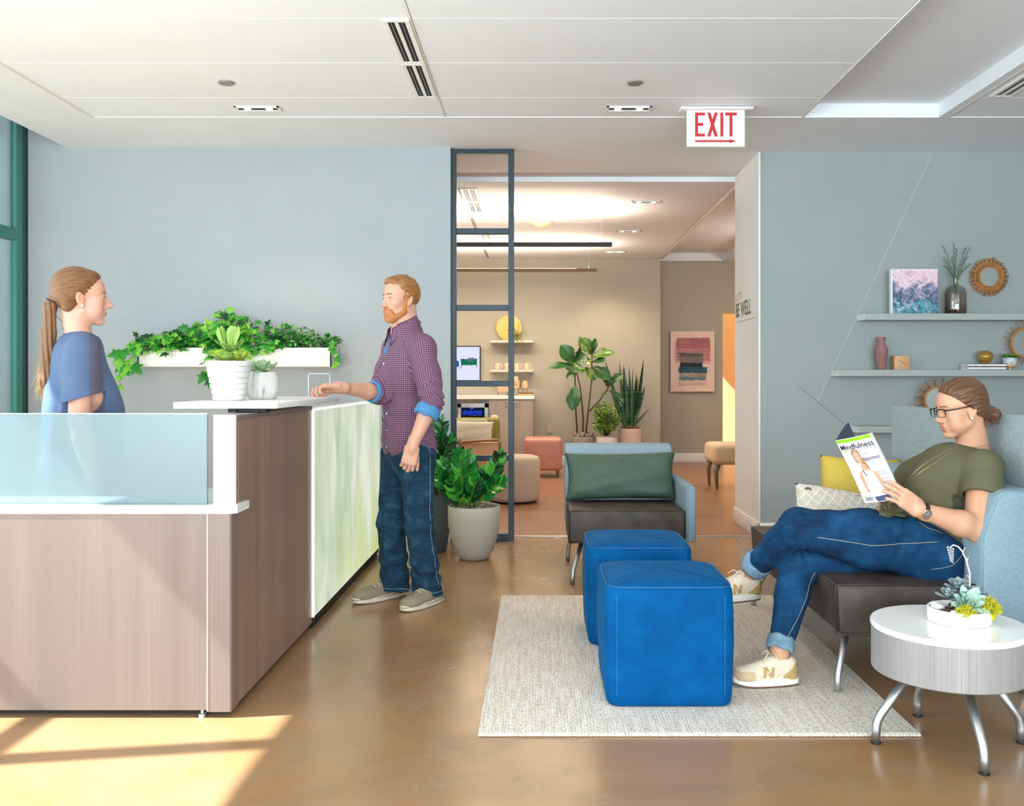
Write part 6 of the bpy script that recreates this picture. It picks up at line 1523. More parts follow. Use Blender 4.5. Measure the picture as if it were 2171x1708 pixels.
def shirt_mod(d, P):
    z = P[:, 2]; q = P - NP(chest); f = q @ fN; l = q @ lN
    dl = np.linalg.norm(np.cross(P - eN, aL), axis=1); dr = np.linalg.norm(np.cross(P - eR_, aR), axis=1); tl = (P - eN) @ aL; tr_ = (P - eR_) @ aR
    armL = (dl < .085) & (tl > -.12); armR = (dr < .08) & (tr_ > -.10)
    w_ = .0055 * np.sin(z * 55 + l * 26 + 5 * f + 1.5 * np.sin(l * 22)) * np.exp(-((z - 1.02) / .12) ** 2) + .004 * np.sin(z * 38 - l * 45 + f * 30) * np.exp(-((z - .86) / .08) ** 2)
    w_ = w_ + .005 * hnoise(P, 13, 4)
    w_ = np.where(armL, .006 * np.sin(tl * 130 + 3 * hnoise(P, 18, 8)) * np.exp(-((tl + .01) / .07) ** 2) + .004 * hnoise(P, 22, 9), w_); w_ = np.where(armR, .005 * np.sin(tr_ * 150 + 2 * hnoise(P, 20, 8)), w_)
    d = d + w_
    hem = NP(hips)[2] + .004 - .052 * np.cos(np.clip(l / .19, -1, 1) * PI) * .6 - .02 * (f > 0)
    d = np.where(armL | armR, d, np.maximum(d, hem - z))
    d = np.where(dl < .085, np.maximum(d, (P - slLn) @ aL - .012), d); d = np.where(dr < .08, np.maximum(d, (P - slRn) @ aR - .008), d)
    core = np.where((tl > -.05) & (dl < .1), inn.ev(P), 1.); core = np.where((tr_ > -.05) & (dr < .1), inn.ev(P), core); d = np.maximum(d, -core)
    # open neck: ring for the neck and a narrow V down the front
    nq = P - nb_; hv = nq[:, 2]; rad = np.sqrt((nq @ fN - .005) ** 2 + (nq @ lN) ** 2)
    v_ = np.maximum(np.abs(nq @ lN) - np.clip(.035 + (hv + .02) * .45, 0, .05), -(nq @ fN) - .0); v_ = np.maximum(v_, -(hv + .085))
    d = np.maximum(d, -np.where(hv > -.09, np.minimum(v_, 1), 1)); d = np.maximum(d, -np.maximum(rad - .066, -hv - .035))
    return d
sh.mod(shirt_mod)
def gingham():
    t = NT('purple_checked_cotton'); a = t.n('Attribute', out=1, attribute_name='weave_uv'); s = t.sep(a); T_ = .0108
    def stripe(x): return t.math('LESS_THAN', t.math('FRACT', t.math('DIVIDE', x, T_)), .5)
    u, v = stripe(s[0]), stripe(s[1]); b = t.math('ADD', u, v)
    c = t.ramp(t.math('MULTIPLY', b, .5), [(.0, '#9c7b8d'), (.25, '#9c7b8d'), (.5, '#614660'), (1., '#2f2546')])
    c = t.mix(t.math('MULTIPLY', u, .35), c, '#7a3350')
    n = t.noise(t.co(), 600., 2.)
    return t.done(t.bsdf(c, .9, 0., t.bump(n, .2, .0008)))
def shirt_uv(V):
    q = V - NP(chest); f = q @ fN; l = q @ lN; th = np.arctan2(l, f); o = np.stack([th * .165, V[:, 2], 0 * th], 1)
    for e0, ax, s0, R_, ref in ((eN, aL, NP(shL), .092, fN), (eR_, aR, NP(shR), .09, fN)):
        up = (s0 - e0) / np.linalg.norm(s0 - e0)
        for A0, A1, a_ in ((s0, e0, -up), (e0, e0 + ax * .12, ax)):
            t_ = np.clip((V - A0) @ a_, -.03, np.linalg.norm(A1 - A0)); pr = A0 + t_[:, None] * a_; r_ = V - pr; rad = np.linalg.norm(r_, axis=1)
            side = ((V - NP(chest)) @ lN) * (1 if e0 is eN else -1)
            m = (rad < R_) & ((side > .155) | (V[:, 2] < NP(elL)[2] + .2) & (rad < .075) & (np.abs(f) > .0) & ((side > .14) | (e0 is eR_) & (f > .13)))
            r1_ = ref - a_ * (ref @ a_); r1_ /= np.linalg.norm(r1_); r2_ = np.cross(a_, r1_); ang = np.arctan2(r_ @ r2_, -(r_ @ r1_))
            o[m] = np.stack([ang * .063, (V - A0) @ a_ + (.3 if a_ is ax else 0), 0 * ang], 1)[m]
    return o
gm = gingham(); blue_cuff = cloth('blue_chambray', '#3f78ab', '#5a93c2')
shirt = flesh('checked_shirt', sh, gm, man, .003, attrs={'weave_uv': shirt_uv})
# rolled cuffs
def cuff(c, ax, r0, w_, tk, mat, parent, nm='rolled_cuff', lab=None):
    ax = Vector(ax).normalized(); m = MB(); pr = [(r0 - tk, -w_ / 2), (r0 - .001, -w_ / 2 - .002), (r0 + .003, -w_ * .3), (r0 + .004, 0), (r0 + .003, w_ * .3), (r0 - .001, w_ / 2 + .002), (r0 - tk, w_ / 2), (r0 - tk - .002, 0)]
    b = Vector(c); q = axf(ax); n = 36
    for r_, z_ in pr: m.v += [b + q @ Vector((math.cos(2 * PI * j / n) * r_ * (1 + .02 * math.sin(j * 1.1 + z_ * 90)), math.sin(2 * PI * j / n) * r_, z_ + .003 * math.sin(j * .9))) for j in range(n)]
    k = len(pr); m.f += [(i * n + j, i * n + (j + 1) % n, ((i + 1) % k) * n + (j + 1) % n, ((i + 1) % k) * n + j) for i in range(k) for j in range(n)]; m.mi = [0] * len(m.f)
    return mk(nm, m, mat, parent, True, label=lab)
cuff(slL + Vector(aL) * .004, aL, .0615, .055, .012, blue_cuff, shirt, lab='rolled blue inside of the sleeve'); cuff(slR - Vector(aR) * .004, aR, .055, .030, .010, blue_cuff, shirt, lab='rolled blue inside of the sleeve')
# collar with flaps
def collar(c, R, r_top, r_bot, h_, gap, mats, parent, tilt=.22):
    m = MB(); n = 44
    for side in range(2):
        def fn(i, j):
            a = gap + (2 * PI - 2 * gap) * i; pt = 1 - abs(2 * i - 1) ** 10; pk_ = abs(2 * i - 1) ** 6 * .036
            if j < .4: r_ = r_top - .004; z = -.030 + h_ * (j / .4); r_ += .004 * (1 - j / .4)
            else: t_ = (j - .4) / .6; r_ = r_top + .003 + (r_bot - r_top) * t_ ; z = h_ - .030 - (h_ + .006 + pk_) * t_ * 1.0 + .012 * math.sin(PI * min(1, t_ * 3)) * (t_ < .34)
            r_ += (.0025 if side else 0) * (1 if j > .4 else -1)
            x, y = math.cos(a) * r_ * 1.06, math.sin(a) * r_
            return Vector(c) + R @ Vector((x, y, z - x * tilt))
        m.grid(fn, n, 14)
    o = mk('collar', m, mats, parent, True); e = MB(); e.tube([fn(i / 60, 1.0) for i in range(61)], .0019, 6)
    for q in (0, 1): e.tube([fn(q, .4 + .6 * k / 12) for k in range(13)], .0019, 6)
    e.tube([fn(i / 60, .47) for i in range(61)], .0016, 6); mk('collar_edge', e, plain('plum_edge', '#3c2a4a', .9), o, True); return o
Rc = frame_dir(hd_)
cl_ = collar(neckb + UP * .042 + hd_ * .010, Rc, .065, .090, .040, .62, gm, shirt, .52)
at_ = cl_.data.attributes.new('weave_uv', 'FLOAT_VECTOR', 'POINT'); vv = np.array([v.co[:] for v in cl_.data.vertices]); vc = vv + np.array(wl(man)) - nb_
at_.data.foreach_set('vector', np.stack([np.arctan2(vc @ lN, vc @ fN) * .078, vc[:, 2] * 1.2, 0 * vv[:, 0]], 1).astype(np.float32).ravel())
# placket buttons
btm = plain('white_button', '#eceaea', .3); z_ = at(0, 770, 4.8).z
for i in range(6):
    o_ = Vector((NP(chest)[0], NP(chest)[1], z_ - .088 * i)) + hd_ * .4 + lf_ * .012; p_ = sh.hit(o_, -hd_); n_ = sh.normal(p_)
    mk('button', MB().lathe([(.001, 0), (.0052, 0), (.0055, .0012), (.0045, .002), (.001, .0018)], (0, 0, 0), 14, mtx=Matrix.Translation(p_ + n_ * .001) @ n_.to_track_quat('Z', 'Y').to_matrix().to_4x4()), btm, shirt, True)
pl = MB(); pts = []
for k in range(24):
    o_ = Vector((NP(chest)[0], NP(chest)[1], z_ + .02 - .022 * k)) + hd_ * .4 - lf_ * .006; pts.append(sh.hit(o_, -hd_) + hd_ * .0005)
pl.tube(pts, .0014, 6); mk('placket_edge', pl, plain('dark_plum_seam', '#4b3350', .9), shirt, True)
# jeans
jn = Field(); jn.u(RBX(hips - UP * .02, (.112, .160, .10), .085, np.array(TB)), .03)
for a, b, c, sg_ in ((hipL, knL, anL, 1), (hipR, knR, anR, -1)):
    hem_ = Vector((c.x, c.y, .055)); jn.u(RC(a, b, .094, .075), .05 if sg_ > 0 else .04); jn.u(RC(b, b.lerp(hem_, .5), .075, .072), .02); jn.u(RC(b.lerp(hem_, .5), hem_ - UP * .03, .072, .081), .02)
inj = Field()
for c in (anL, anR): inj.u(RC((c.x, c.y, .16), (c.x, c.y, -.1), .062, .070), .0)
kz = {1: NP(knL), -1: NP(knR)}; aLn, aRn = NP(anL), NP(anR)
def jean_mod(d, P):
    z = P[:, 2]; L_ = np.linalg.norm(P[:, :2] - aLn[:2], axis=1) < np.linalg.norm(P[:, :2] - aRn[:2], axis=1)
    w_ = .006 * np.sin(z * 70 + 3 * (P @ lN) * 12 + 2.5 * hnoise(P, 14, 3)) * np.exp(-((z - .17) / .10) ** 2) + .0045 * np.sin(z * 55 + 30 * (P @ fN) + 2 * hnoise(P, 12, 6)) * np.exp(-((z - .45) / .09) ** 2) + .004 * np.sin(z * 60 - 40 * (P @ lN)) * np.exp(-((z - .83) / .06) ** 2) + .004 * hnoise(P, 12, 7)
    d = np.maximum(d + w_, .046 + .012 * np.where(L_, (P - aLn) @ fN, (P - aRn) @ fN) * 6 - z); d = np.maximum(d, -inj.ev(P))
    return np.maximum(d, z - (NP(hips)[2] + .06))
jn.mod(jean_mod)
jm = denim('mid_blue_denim', '#0d2232', '#17374e', '#3c5f71')
jeans = flesh('jeans', jn, jm, man, .0035)
stm_ = plain('pale_denim_stitch', '#8fa3b2', .8)
def seam(Fd, pts, dirv, parent, nm, r=.0013, m_=None, off=.0006):
    o = []
    for a, b in zip(pts, pts[1:]):
        for k in range(12):
            q = a.lerp(b, k / 12); o.append(Fd.hit(q + dirv * .3, -dirv) + dirv * off)
    mk(nm, MB().tube(o, r, 5), m_ or stm_, parent, True)
sdv = (lf_ * .80 - hd_ * .45).normalized(); hmL = Vector((anL.x, anL.y, .06))
seam(jn, [hipL + UP * .06, knL, hmL], sdv, jeans, 'outseam')
for c in (anL, anR):
    o = [jn.hit(Vector((c.x, c.y, .068)) + Vector((math.cos(a), math.sin(a), 0)) * .25, (-math.cos(a), -math.sin(a), 0)) for a in [2 * PI * k / 40 for k in range(40)]]
    mk('hem_stitch', MB().tube(o, .0012, 5, closed=True), stm_, jeans, True)
bl_ = [jn.hit(Vector((hips.x, hips.y, hips.z + .02)) + Vector((math.cos(a), math.sin(a), 0)) * .4, (-math.cos(a), -math.sin(a), 0)) for a in [2 * PI * k / 48 for k in range(48)]]
# canvas shoes
sup = mottled('taupe_canvas', '#857764', '#998b77', 120., .95, .3, 400., .001); ssl = mottled('worn_cream_rubber', '#c9bda6', '#d8ceb9', 30., .7); slc = plain('cream_lace', '#cfc4b0', .9)
for h_, t_ in ((heelL, toeL), (heelR, toeR)):
    Fs, Pf, L_, R_ = shoe('shoe', h_, t_, man, None)
    so__ = flesh('canvas_shoe', Fs, sup, man, .003); mk('rubber_sole', sole_mb(Pf, L_, .050, .030), ssl, so__, 50)
    mk('sole_line', MB().tube([Pf(.5 + .522 * math.cos(a), abs(math.sin(a)) ** .72 * math.copysign(1, math.sin(a)) * .0515, .0245) for a in [2 * PI * k / 44 for k in range(44)]], .0013, 5, closed=True), plain('dark_sole_line', '#4d443a', .7), so__, True)
    lc = MB(); zd = Vector((0, 0, -1))
    for k in range(4):
        x = .40 + .075 * k; o = []
        for q in range(9):
            y = -.026 + .052 * q / 8; o.append(Fs.hit(Pf(x + .012 * (q / 8 - .5) * (1 if k % 2 else -1), y, .2), zd) + UP * .0015)
        lc.tube(o, .0024, 6)
    for s in (1, -1):
        a = Fs.hit(Pf(.42, 0, .2), zd); lc.tube([a + UP * .002, a + UP * .014 + (Pf(0, s * .018, 0) - Pf(0, 0, 0)), a + UP * .003 + (Pf(.03, s * .030, 0) - Pf(0, 0, 0))], .0022, 6)
    mk('laces', lc, slc, so__, True)
# ------------------------------------------------------------------ seated woman reading a magazine
rd = thing('person', 'seated woman in olive t-shirt, jeans and glasses reading a magazine on the settee', 'person', (1.45, 3.66, 0))
Hd = (-.98, -.10, -.17); HWR = frame_dir(Hd); HW = Head(at(2033, 865, 3.72), HWR, .96)
nk = at(2058, 957, 3.74); c2 = at(1998, 1020, 3.73); c1 = at(1982, 1105, 3.73); c0 = at(1965, 1172, 3.73)
fwd = Vector((-1, .05, 0)); lft = Vector((-.05, -1, 0)); tup = (nk - c1).normalized(); TF = frame_dir((-1, .05, .0), tup)
TFm = Matrix((tup.cross(lft).normalized() * -1 if tup.cross(lft).x > 0 else tup.cross(lft).normalized(), lft, tup)).transposed()
shN, shF = at(2084, 992, 3.575), at(2012, 988, 3.895)
elN, wrN = at(2076, 1122, 3.47), at(1949, 1080, 3.43); elF, wrF = at(1985, 1118, 3.95), at(1890, 1075, 3.70)
hpN, knN, anN = Vector((1.52, 3.625, .535)), at(1694, 1119, 3.66), at(1596, 1203, 3.93)
hpF, knF, anF = Vector((1.53, 3.83, .51)), at(1692, 1200, 3.74), at(1652, 1378, 3.60)
hlN, toN = at(1608, 1268, 3.98), at(1487, 1262, 3.88); toN.z = hlN.z + .012
hlF, toF = at(1690, 1440, 3.585), at(1553, 1440, 3.565); hlF.z = toF.z = .011
w = Field(); head_ops(w, HW, male=False, nose=-.003)
w.u(RC(HW.p(-.022, 0, -.06), nk, .050, .052), .02); w.u(RC(HW.p(-.05, 0, -.05), nk + Vector((.02, 0, 0)), .042, .055), .02)
A3 = np.array(TFm)
w.u(EL(c2, (.105, .145, .15), A3), .03); w.u(EL(c1, (.105, .14, .13), A3), .04); w.u(EL(c0, (.12, .17, .11)), .04); w.u(RC(shN, shF, .048, .048), .05)
for s in (1, -1): w.u(EL(c2 + lft * .075 * s + fwd * .075 + Vector((0, 0, -.005)), (.07, .07, .075)), .04)
chain(w, [shN, elN], [.058, .052], .03); chain(w, [elN, elN.lerp(wrN, .3), wrN], [.047, .047, .0265], .02)
chain(w, [shF, elF], [.054, .046], .03); chain(w, [elF, elF.lerp(wrF, .3), wrF], [.043, .043, .0265], .02)
for h_, k_, a_, he, to in ((hpN, knN, anN, hlN, toN), (hpF, knF, anF, hlF, toF)):
    chain(w, [h_, k_, k_.lerp(a_, .35), a_], [.09, .060, .052, .034], .03); f_ = (to - he).normalized()
    chain(w, [a_, he + f_ * .06 + UP * .07], [.034, .030], .02); chain(w, [he + f_ * .055 + UP * .060, to - f_ * .06 + UP * .045], [.025, .016], .02)
tipsN, PN = hand_ops(w, wrN, at(1868, 1021, 3.40) - wrN, (-.35, .75, -.15), -1, [(.10, .25, .15), (.14, .28, .18), (.18, .30, .2), (.22, .34, .2)], .98, (.55, .35, .75), .3, .03)
tipsF, PF = hand_ops(w, wrF, at(1846, 1040, 3.60) - wrF, (.1, -.9, .3), 1, [(.3, .5, .3)] * 4, .95, (.6, .5, .5), .3)
rskin = skin('warm_fair_skin', '#d29f83', '#c68a6c')
flesh('body', w, rskin, rd, .003, attrs={'tint': tint_fn(HW)})
rh = hairmat('honey_blond_hair', '#2a180b', '#563419', '#8d5e2c', .5, 70.); brown = plain('brown_brow', '#6e4f37', .8)
eyes(HW, rd, '#5d5a4a', brown, .0026, plain('dark_lash', '#2a2220', .6), .25, Fd=w)
# hair swept back to a low bun
bun = HW.p(-.118, -.004, -.042)
hf = Field(); skull_ops(hf, HW, False, .009); hf.u(HW.el((-.03, 0, .040), (.092, .080, .086)), .02); hf.u(HW.el((.035, .015, .080), (.036, .045, .024)), .02)
for s in (1, -1): hf.u(HW.el((-.035, s * .055, .0), (.055, .028, .05)), .02)
hf.u(RC(HW.p(-.085, 0, -.02), bun, .05, .03), .02); hf.u(EL(bun, (.040, .036, .036)), .010); hf.u(EL(HW.p(-.146, .012, -.052), (.022, .026, .026)), .006)
def rcut(d, P):
    q = HW.loc(P); x, y, z = q.T; pole = q - np.array([-.12, 0, -.03]); ph = np.arctan2(y, z + .03)
    d = d + .0022 * np.sin(ph * 38 + 14 * np.linalg.norm(pole, axis=1) + 1.5 * hnoise(q, 30, 2)) * np.clip(np.linalg.norm(pole, axis=1) / .06, 0, 1) + .0014 * hnoise(q, 80, 4)
    face = (x - .012) * .80 - (z - .010) * .60 + np.clip(.02 - z, 0, .1) * .25 - np.clip(z - .06, 0, .06) * .2 - .006 * np.sin(y * 40)
    low = -.062 - z + np.clip(x + .075, -.02, .2) * .95
    d = d + .007 * np.clip((face + .035) / .035, 0, 1)
    return np.maximum(d, np.maximum(face, low))
hf.mod(rcut); flesh('hair', hf, rh, rd, .003, attrs={'strand': strand_of(HW, (-.12, 0, -.03))}, label='honey blond hair in a low bun')
wp_ = MB(); r7 = random.Random(6)
for k in range(90):
    a = bun + Vector((r7.uniform(-.01, .035), r7.uniform(-.03, .03), r7.uniform(-.03, .02))); d = Vector((r7.uniform(-.1, .6), r7.uniform(-.5, .5), r7.uniform(-.8, .3))) * .045
    wp_.tube([a, a + d * .5 + rdir(r7) * .006, a + d + rdir(r7) * .01], [.0011, .0009, .0004], 4)
for k in range(26):
    a = HW.p(-.075 + r7.uniform(-.02, .02), .035 * r7.uniform(-1, 1.2), -.06); d = Vector((r7.uniform(-.1, .3), r7.uniform(-.2, .2), -1)) * r7.uniform(.02, .05); wp_.tube([a, a + d * .5 + rdir(r7) * .004, a + d], [.001, .0008, .0004], 4)
mk('loose_strands', wp_, plain('blond_strand', '#7a5529', .6), rd, True)
# glasses
gd = MB(); gk = plain('dark_tortoise_frame', '#2a1d19', .25); G_ = lambda x, y, z: HW.p(x, y, z)
for s in (1, -1):
    pts = []
    for k in range(28):
        a = 2 * PI * k / 28; cx_, sx_ = math.cos(a), math.sin(a); pt = (abs(cx_) ** 5 + abs(sx_) ** 5) ** (-.2); pts.append(G_(.1045 - .010 * abs(cx_ * pt + 1) * .5, s * (.033 + cx_ * pt * .0245), -.004 + sx_ * pt * .0165))
    gd.tube(pts, [.0014 if math.sin(2 * PI * k / 28) < -.3 else .0026 for k in range(28)], 6, closed=True)
    gd.tube([G_(.0975, s * .0575, .008), G_(.060, s * .075, .008), G_(-.005, s * .0805, .010), G_(-.024, s * .080, -.002)], [.0030, .0028, .0026, .002], 6)
gd.tube([G_(.1045, .0095, .006), G_(.108, 0, .008), G_(.1045, -.0095, .006)], .0018, 6)
gl_ = mk('glasses', gd, gk, rd, True, label='dark framed glasses')
lm_ = MB()
for s in (1, -1): lm_.grid(lambda i, j: G_(.1005, s * (.0105 + .045 * i), -.0195 + .031 * j), 2, 2)
mk('lens', lm_, clear_glass('spectacle_lens', '#fbfcfc', .0, .02, .08), gl_, True)
mk('earring', MB().ball(HW.p(-.004, .0805, -.041), .0046, n=10), plain('pearl', '#f3efec', .2), rd, True)
# olive t-shirt
ts = Field()
ts.u(EL(c2, (.125, .165, .165), A3), .03); ts.u(EL(c1 + Vector((.0, 0, .01)), (.128, .162, .15), A3), .05); ts.u(EL(c0 + Vector((.03, 0, .03)), (.135, .188, .12)), .05); ts.u(RC(shN, shF, .062, .062), .05); ts.u(RC(nk - tup * .02, (shN + shF) / 2, .060, .06), .05)
for s in (1, -1): ts.u(EL(c2 + lft * .078 * s + fwd * .085 + Vector((0, 0, .0)), (.080, .080, .085)), .05)
ts.u(RC(c2 + fwd * .10 + Vector((0, 0, -.03)), c1 + fwd * .12, .08, .07), .06)
sN, sF = shN.lerp(elN, .36), shF.lerp(elF, .4)
chain(ts, [shN, sN], [.074, .078], .03); chain(ts, [sN, shN.lerp(elN, .62)], [.078, .080], .02); chain(ts, [shF, sF], [.070, .072], .03)
kn = at(1876, 1088, 3.60)
ts.u(EL(kn, (.030, .028, .022)), .012); ts.u(RC(kn, kn + Vector((-.035, -.01, -.028)), .012, .022), .008); ts.u(RC(kn, kn + Vector((-.005, -.03, .03)), .014, .020), .010); ts.u(RC(kn, kn + Vector((.06, .0, .02)), .016, .03), .02)
ina = Field(); chain(ina, [shN, elN], [.064, .066], .0); chain(ina, [shF, elF], [.060, .056], .0)
shNn, elNn, shFn, elFn = NP(shN), NP(elN), NP(shF), NP(elF); aN = (elNn - shNn) / np.linalg.norm(elNn - shNn); aF = (elFn - shFn) / np.linalg.norm(elFn - shFn); nkn = NP(nk); c1n, c0n, knn = NP(c1), NP(c0), NP(kn)
hem_n = np.array([.56, 0, .83]); hem_n /= np.linalg.norm(hem_n)
def ts_mod(d, P):
    tN = (P - shNn) @ aN; dN = np.linalg.norm(np.cross(P - shNn, aN), axis=1); tF = (P - shFn) @ aF; dF = np.linalg.norm(np.cross(P - shFn, aF), axis=1)
    armN = (dN < .1) & (tN > .03) & (P[:, 1] < 3.60); armF = (dF < .095) & (tF > .03) & (P[:, 1] > 3.86)
    rel = P - knn; rr_ = np.linalg.norm(rel, axis=1); ang = np.arctan2(rel[:, 2], rel[:, 0])
    d = d + .007 * np.sin(ang * 15 + 1.2 * hnoise(P, 12, 2)) * np.exp(-((rr_ - .07) / .06) ** 2) + .004 * hnoise(P, 15, 5) + .003 * np.sin(P @ np.array([60, 10, 90]) + hnoise(P, 10, 6)) * np.exp(-((P[:, 2] - .66) / .06) ** 2)
    hem = (knn - P) @ hem_n - .012 - .05 * np.clip(P[:, 0] - 1.56, 0, 1)
    near_knot = rr_ < .075
    d = np.where(armN | armF | near_knot, d, np.maximum(d, hem))
    d = np.where(armN, np.maximum(d, np.maximum(tN - .125 - .10 * ((P - shNn)[:, 0]) * .6, -np.where(tN > .045, ina.ev(P), 1))), d); d = np.where(armF, np.maximum(d, np.maximum(tF - .12, -np.where(tF > .05, ina.ev(P), 1))), d)
    q = P - nkn; h_ = q @ NP(tup); rad = np.linalg.norm(q - h_[:, None] * NP(tup) + np.array([.028, 0, 0]), axis=1)
    return np.maximum(d, -np.maximum(rad - .066, -h_ - .030 - .55 * np.clip(-q[:, 0], 0, .12)))
ts.mod(ts_mod)
olm = cloth('olive_jersey', '#56543c', '#67644a', 700., .95); tee = flesh('tshirt', ts, olm, rd, .003, label='olive green t-shirt knotted at the front')
nb3 = MB(); b_ = nk - tup * .022; q_ = orient(Vector((-1, 0, .1)), tup)
# jeans
rj = Field(); rj.u(EL(c0 + Vector((-.01, 0, -.02)), (.145, .20, .125)), .03); rj.u(EL(c0 + Vector((.03, 0, -.06)), (.12, .19, .075)), .03)
chain(rj, [hpN + Vector((.04, 0, -.015)), hpN.lerp(knN, .45), knN], [.115, .108, .078], .05); chain(rj, [knN, knN.lerp(anN, .35), anN.lerp(knN, .14)], [.078, .068, .052], .02)
chain(rj, [hpF + Vector((.04, 0, -.01)), hpF.lerp(knF, .5), knF], [.112, .10, .076], .05); chain(rj, [knF, knF.lerp(anF, .35), anF.lerp(knF, .10)], [.076, .066, .049], .02)
aNn, kNn, aFn_, kFn = NP(anN), NP(knN), NP(anF), NP(knF); dN_ = (aNn - kNn) / np.linalg.norm(aNn - kNn); dF_ = (aFn_ - kFn) / np.linalg.norm(aFn_ - kFn); hpn = NP(hpN)
def rj_mod(d, P):
    r1_ = P - hpn; d = d + .006 * np.sin(r1_ @ np.array([85, 0, -40]) + 1.5 * hnoise(P, 14, 2)) * np.exp(-(np.linalg.norm(r1_ - np.array([-.06, -.02, .04]), axis=1) / .10) ** 2)
    rk = P - kNn; d = d + .004 * np.sin(np.arctan2(rk[:, 2], rk[:, 0]) * 18) * np.exp(-((np.linalg.norm(rk - np.array([.02, 0, -.07]), axis=1)) / .07) ** 2) + .003 * hnoise(P, 16, 3)
    return np.maximum(d, (P - knn) @ hem_n - .065)
rj.mod(rj_mod); ijm = denim('indigo_denim', '#05203c', '#0a375c', '#1e5680', 8.); rje = flesh('jeans', rj, ijm, rd, .0035)
gold_st = plain('tan_denim_stitch', '#a79a88', .8)
seam(rj, [hpN + Vector((.02, 0, .04)), hpN.lerp(knN, .5) + Vector((0, 0, -.01)), knN + Vector((.03, 0, -.02))], Vector((0, -1, 0)), rje, 'outseam', .0012, gold_st)
seam(rj, [knF + Vector((.03, 0, -.01)), knF.lerp(anF, .5) + Vector((.02, 0, 0)), anF + Vector((.012, 0, .05))], Vector((.25, -1, 0)), rje, 'inseam', .0012, gold_st)
seam(rj, [hpN + Vector((-.035, 0, .085)), hpN + Vector((-.005, 0, .05)), hpN + Vector((.045, 0, .022))], Vector((0, -1, .55)), rje, 'pocket_stitch', .0012, plain('ochre_denim_stitch', '#a8906e', .8))
seam(rj, [hpN + Vector((.125, 0, .0)), hpN + Vector((.06, 0, -.05)), hpN + Vector((-.02, 0, -.068))], Vector((0, -1, 0)), rje, 'pocket_stitch', .0011, gold_st)
cuffm = denim('pale_denim_cuff', '#5f7f98', '#7d9bb0', '#9db3c2', 20.)
cuff(anN.lerp(knN, .10), dN_, .058, .058, .012, cuffm, rje, 'rolled_hem', 'pale rolled jean hem'); cuff(anF.lerp(knF, .075), dF_, .0515, .050, .008, cuffm, rje, 'rolled_hem', 'pale rolled jean hem')
# sneakers
up1 = mottled('cream_suede', '#d9c7ac', '#e6d8c2', 60., .9, .2, 300., .001); goldm = mottled('gold_tan_leather', '#a98a54', '#bb9c66', 40., .55); wsole = plain('white_foam_sole', '#e9e4da', .6)
def sneaker(he, to, roll):
    Fs, Pf, L_, R_ = shoe('sneaker', he, to, rd, None, .047, .030, .092, roll=roll)
    Xn = NP((to - he).normalized()); hn = NP(he); Zn = NP(Pf(0, 0, 1) - Pf(0, 0, 0))
    def mf(c):
        x = (c - hn) @ Xn / L_; z = (c - hn) @ Zn
        m = np.zeros(len(c), int); m[((x < .26) & (z < .030 + .075 * (1 - x / .30))) & ~((x > .14) & (z > .075))] = 1; m[(x > .70) & (z < .062)] = 2; return m
    so__ = flesh('sneaker', Fs, [up1, goldm, mottled('sand_suede', '#c2aa86', '#cdb795', 60., .9)], rd, .003, mat_fn=mf)
    mk('foam_sole', sole_mb(Pf, L_, .046, .032, .014, arch=.9), wsole, so__, 50); mk('outsole', sole_mb(lambda x, y, z: Pf(x, y, z * .28), L_, .0465, .030, .05, arch=.9), plain('dark_gum_outsole', '#6b4a38', .8), so__, 50)
    lc = MB(); zd = Pf(0, 0, -1) - Pf(0, 0, 0)
    for k in range(5):
        x = .40 + .062 * k; o = [Fs.hit(Pf(x + .012 * (q / 8 - .5), -.022 + .044 * q / 8, .2), zd) - zd * .0015 for q in range(9)]; lc.tube(o, .0022, 6)
    a = Fs.hit(Pf(.40, 0, .2), zd) - zd * .002
    for s in (1, -1): lc.tube([a, a - zd * .016 + (Pf(.06, s * .012, 0) - Pf(0, 0, 0)), a + (Pf(.13, s * .026, 0) - Pf(0, 0, 0)) + zd * .004], .0022, 6)
    mk('laces', lc, plain('cream_lace_b', '#e6d6c2', .9), so__, True)
    mk('tongue', MB().prism([(-.022, -.01), (.022, -.01), (.026, .034), (.014, .044), (-.014, .044), (-.026, .034)], lambda u, v, d: Pf(.36, u, .098) + (Pf(-.05, 0, .6) - Pf(0, 0, 0)) * v + (Pf(.02, 0, 0) - Pf(0, 0, 0)) * d, -.4, .4), up1, so__, 50)
    nm = MB(); w0 = .042; h0 = .036; strokes = (((.0, 0), (.012, 0), (.012, 1), (.0, 1)), ((.030, 0), (.042, 0), (.042, 1), (.030, 1)), ((.0, 1), (.013, 1), (.042, 0), (.029, 0)))
    ys_ = -1
    for st in strokes:
        poly = []
        for u, v in st:
            x = .49 - (u - .021) / L_ + .02 * (.5 - v); z = .041 + v * h0
            poly.append(Fs.hit(Pf(x, .2, z), Pf(0, -1, 0) - Pf(0, 0, 0)) + (Pf(0, .0042, 0) - Pf(0, 0, 0)))
        n = len(poly); q2 = [p_ + (Pf(0, -.006, 0) - Pf(0, 0, 0)) for p_ in poly]; nm.add(poly + q2, [tuple(range(n)), tuple(range(2 * n - 1, n - 1, -1))] + [(i, (i + 1) % n, n + (i + 1) % n, n + i) for i in range(n)])
    mk('side_letter', nm, goldm, so__, 0, label='gold letter N on the side')
sneaker(hlF, toF, Vector((0, 0, 1))); sneaker(hlN, toN, Vector((0, -.12, 1)))
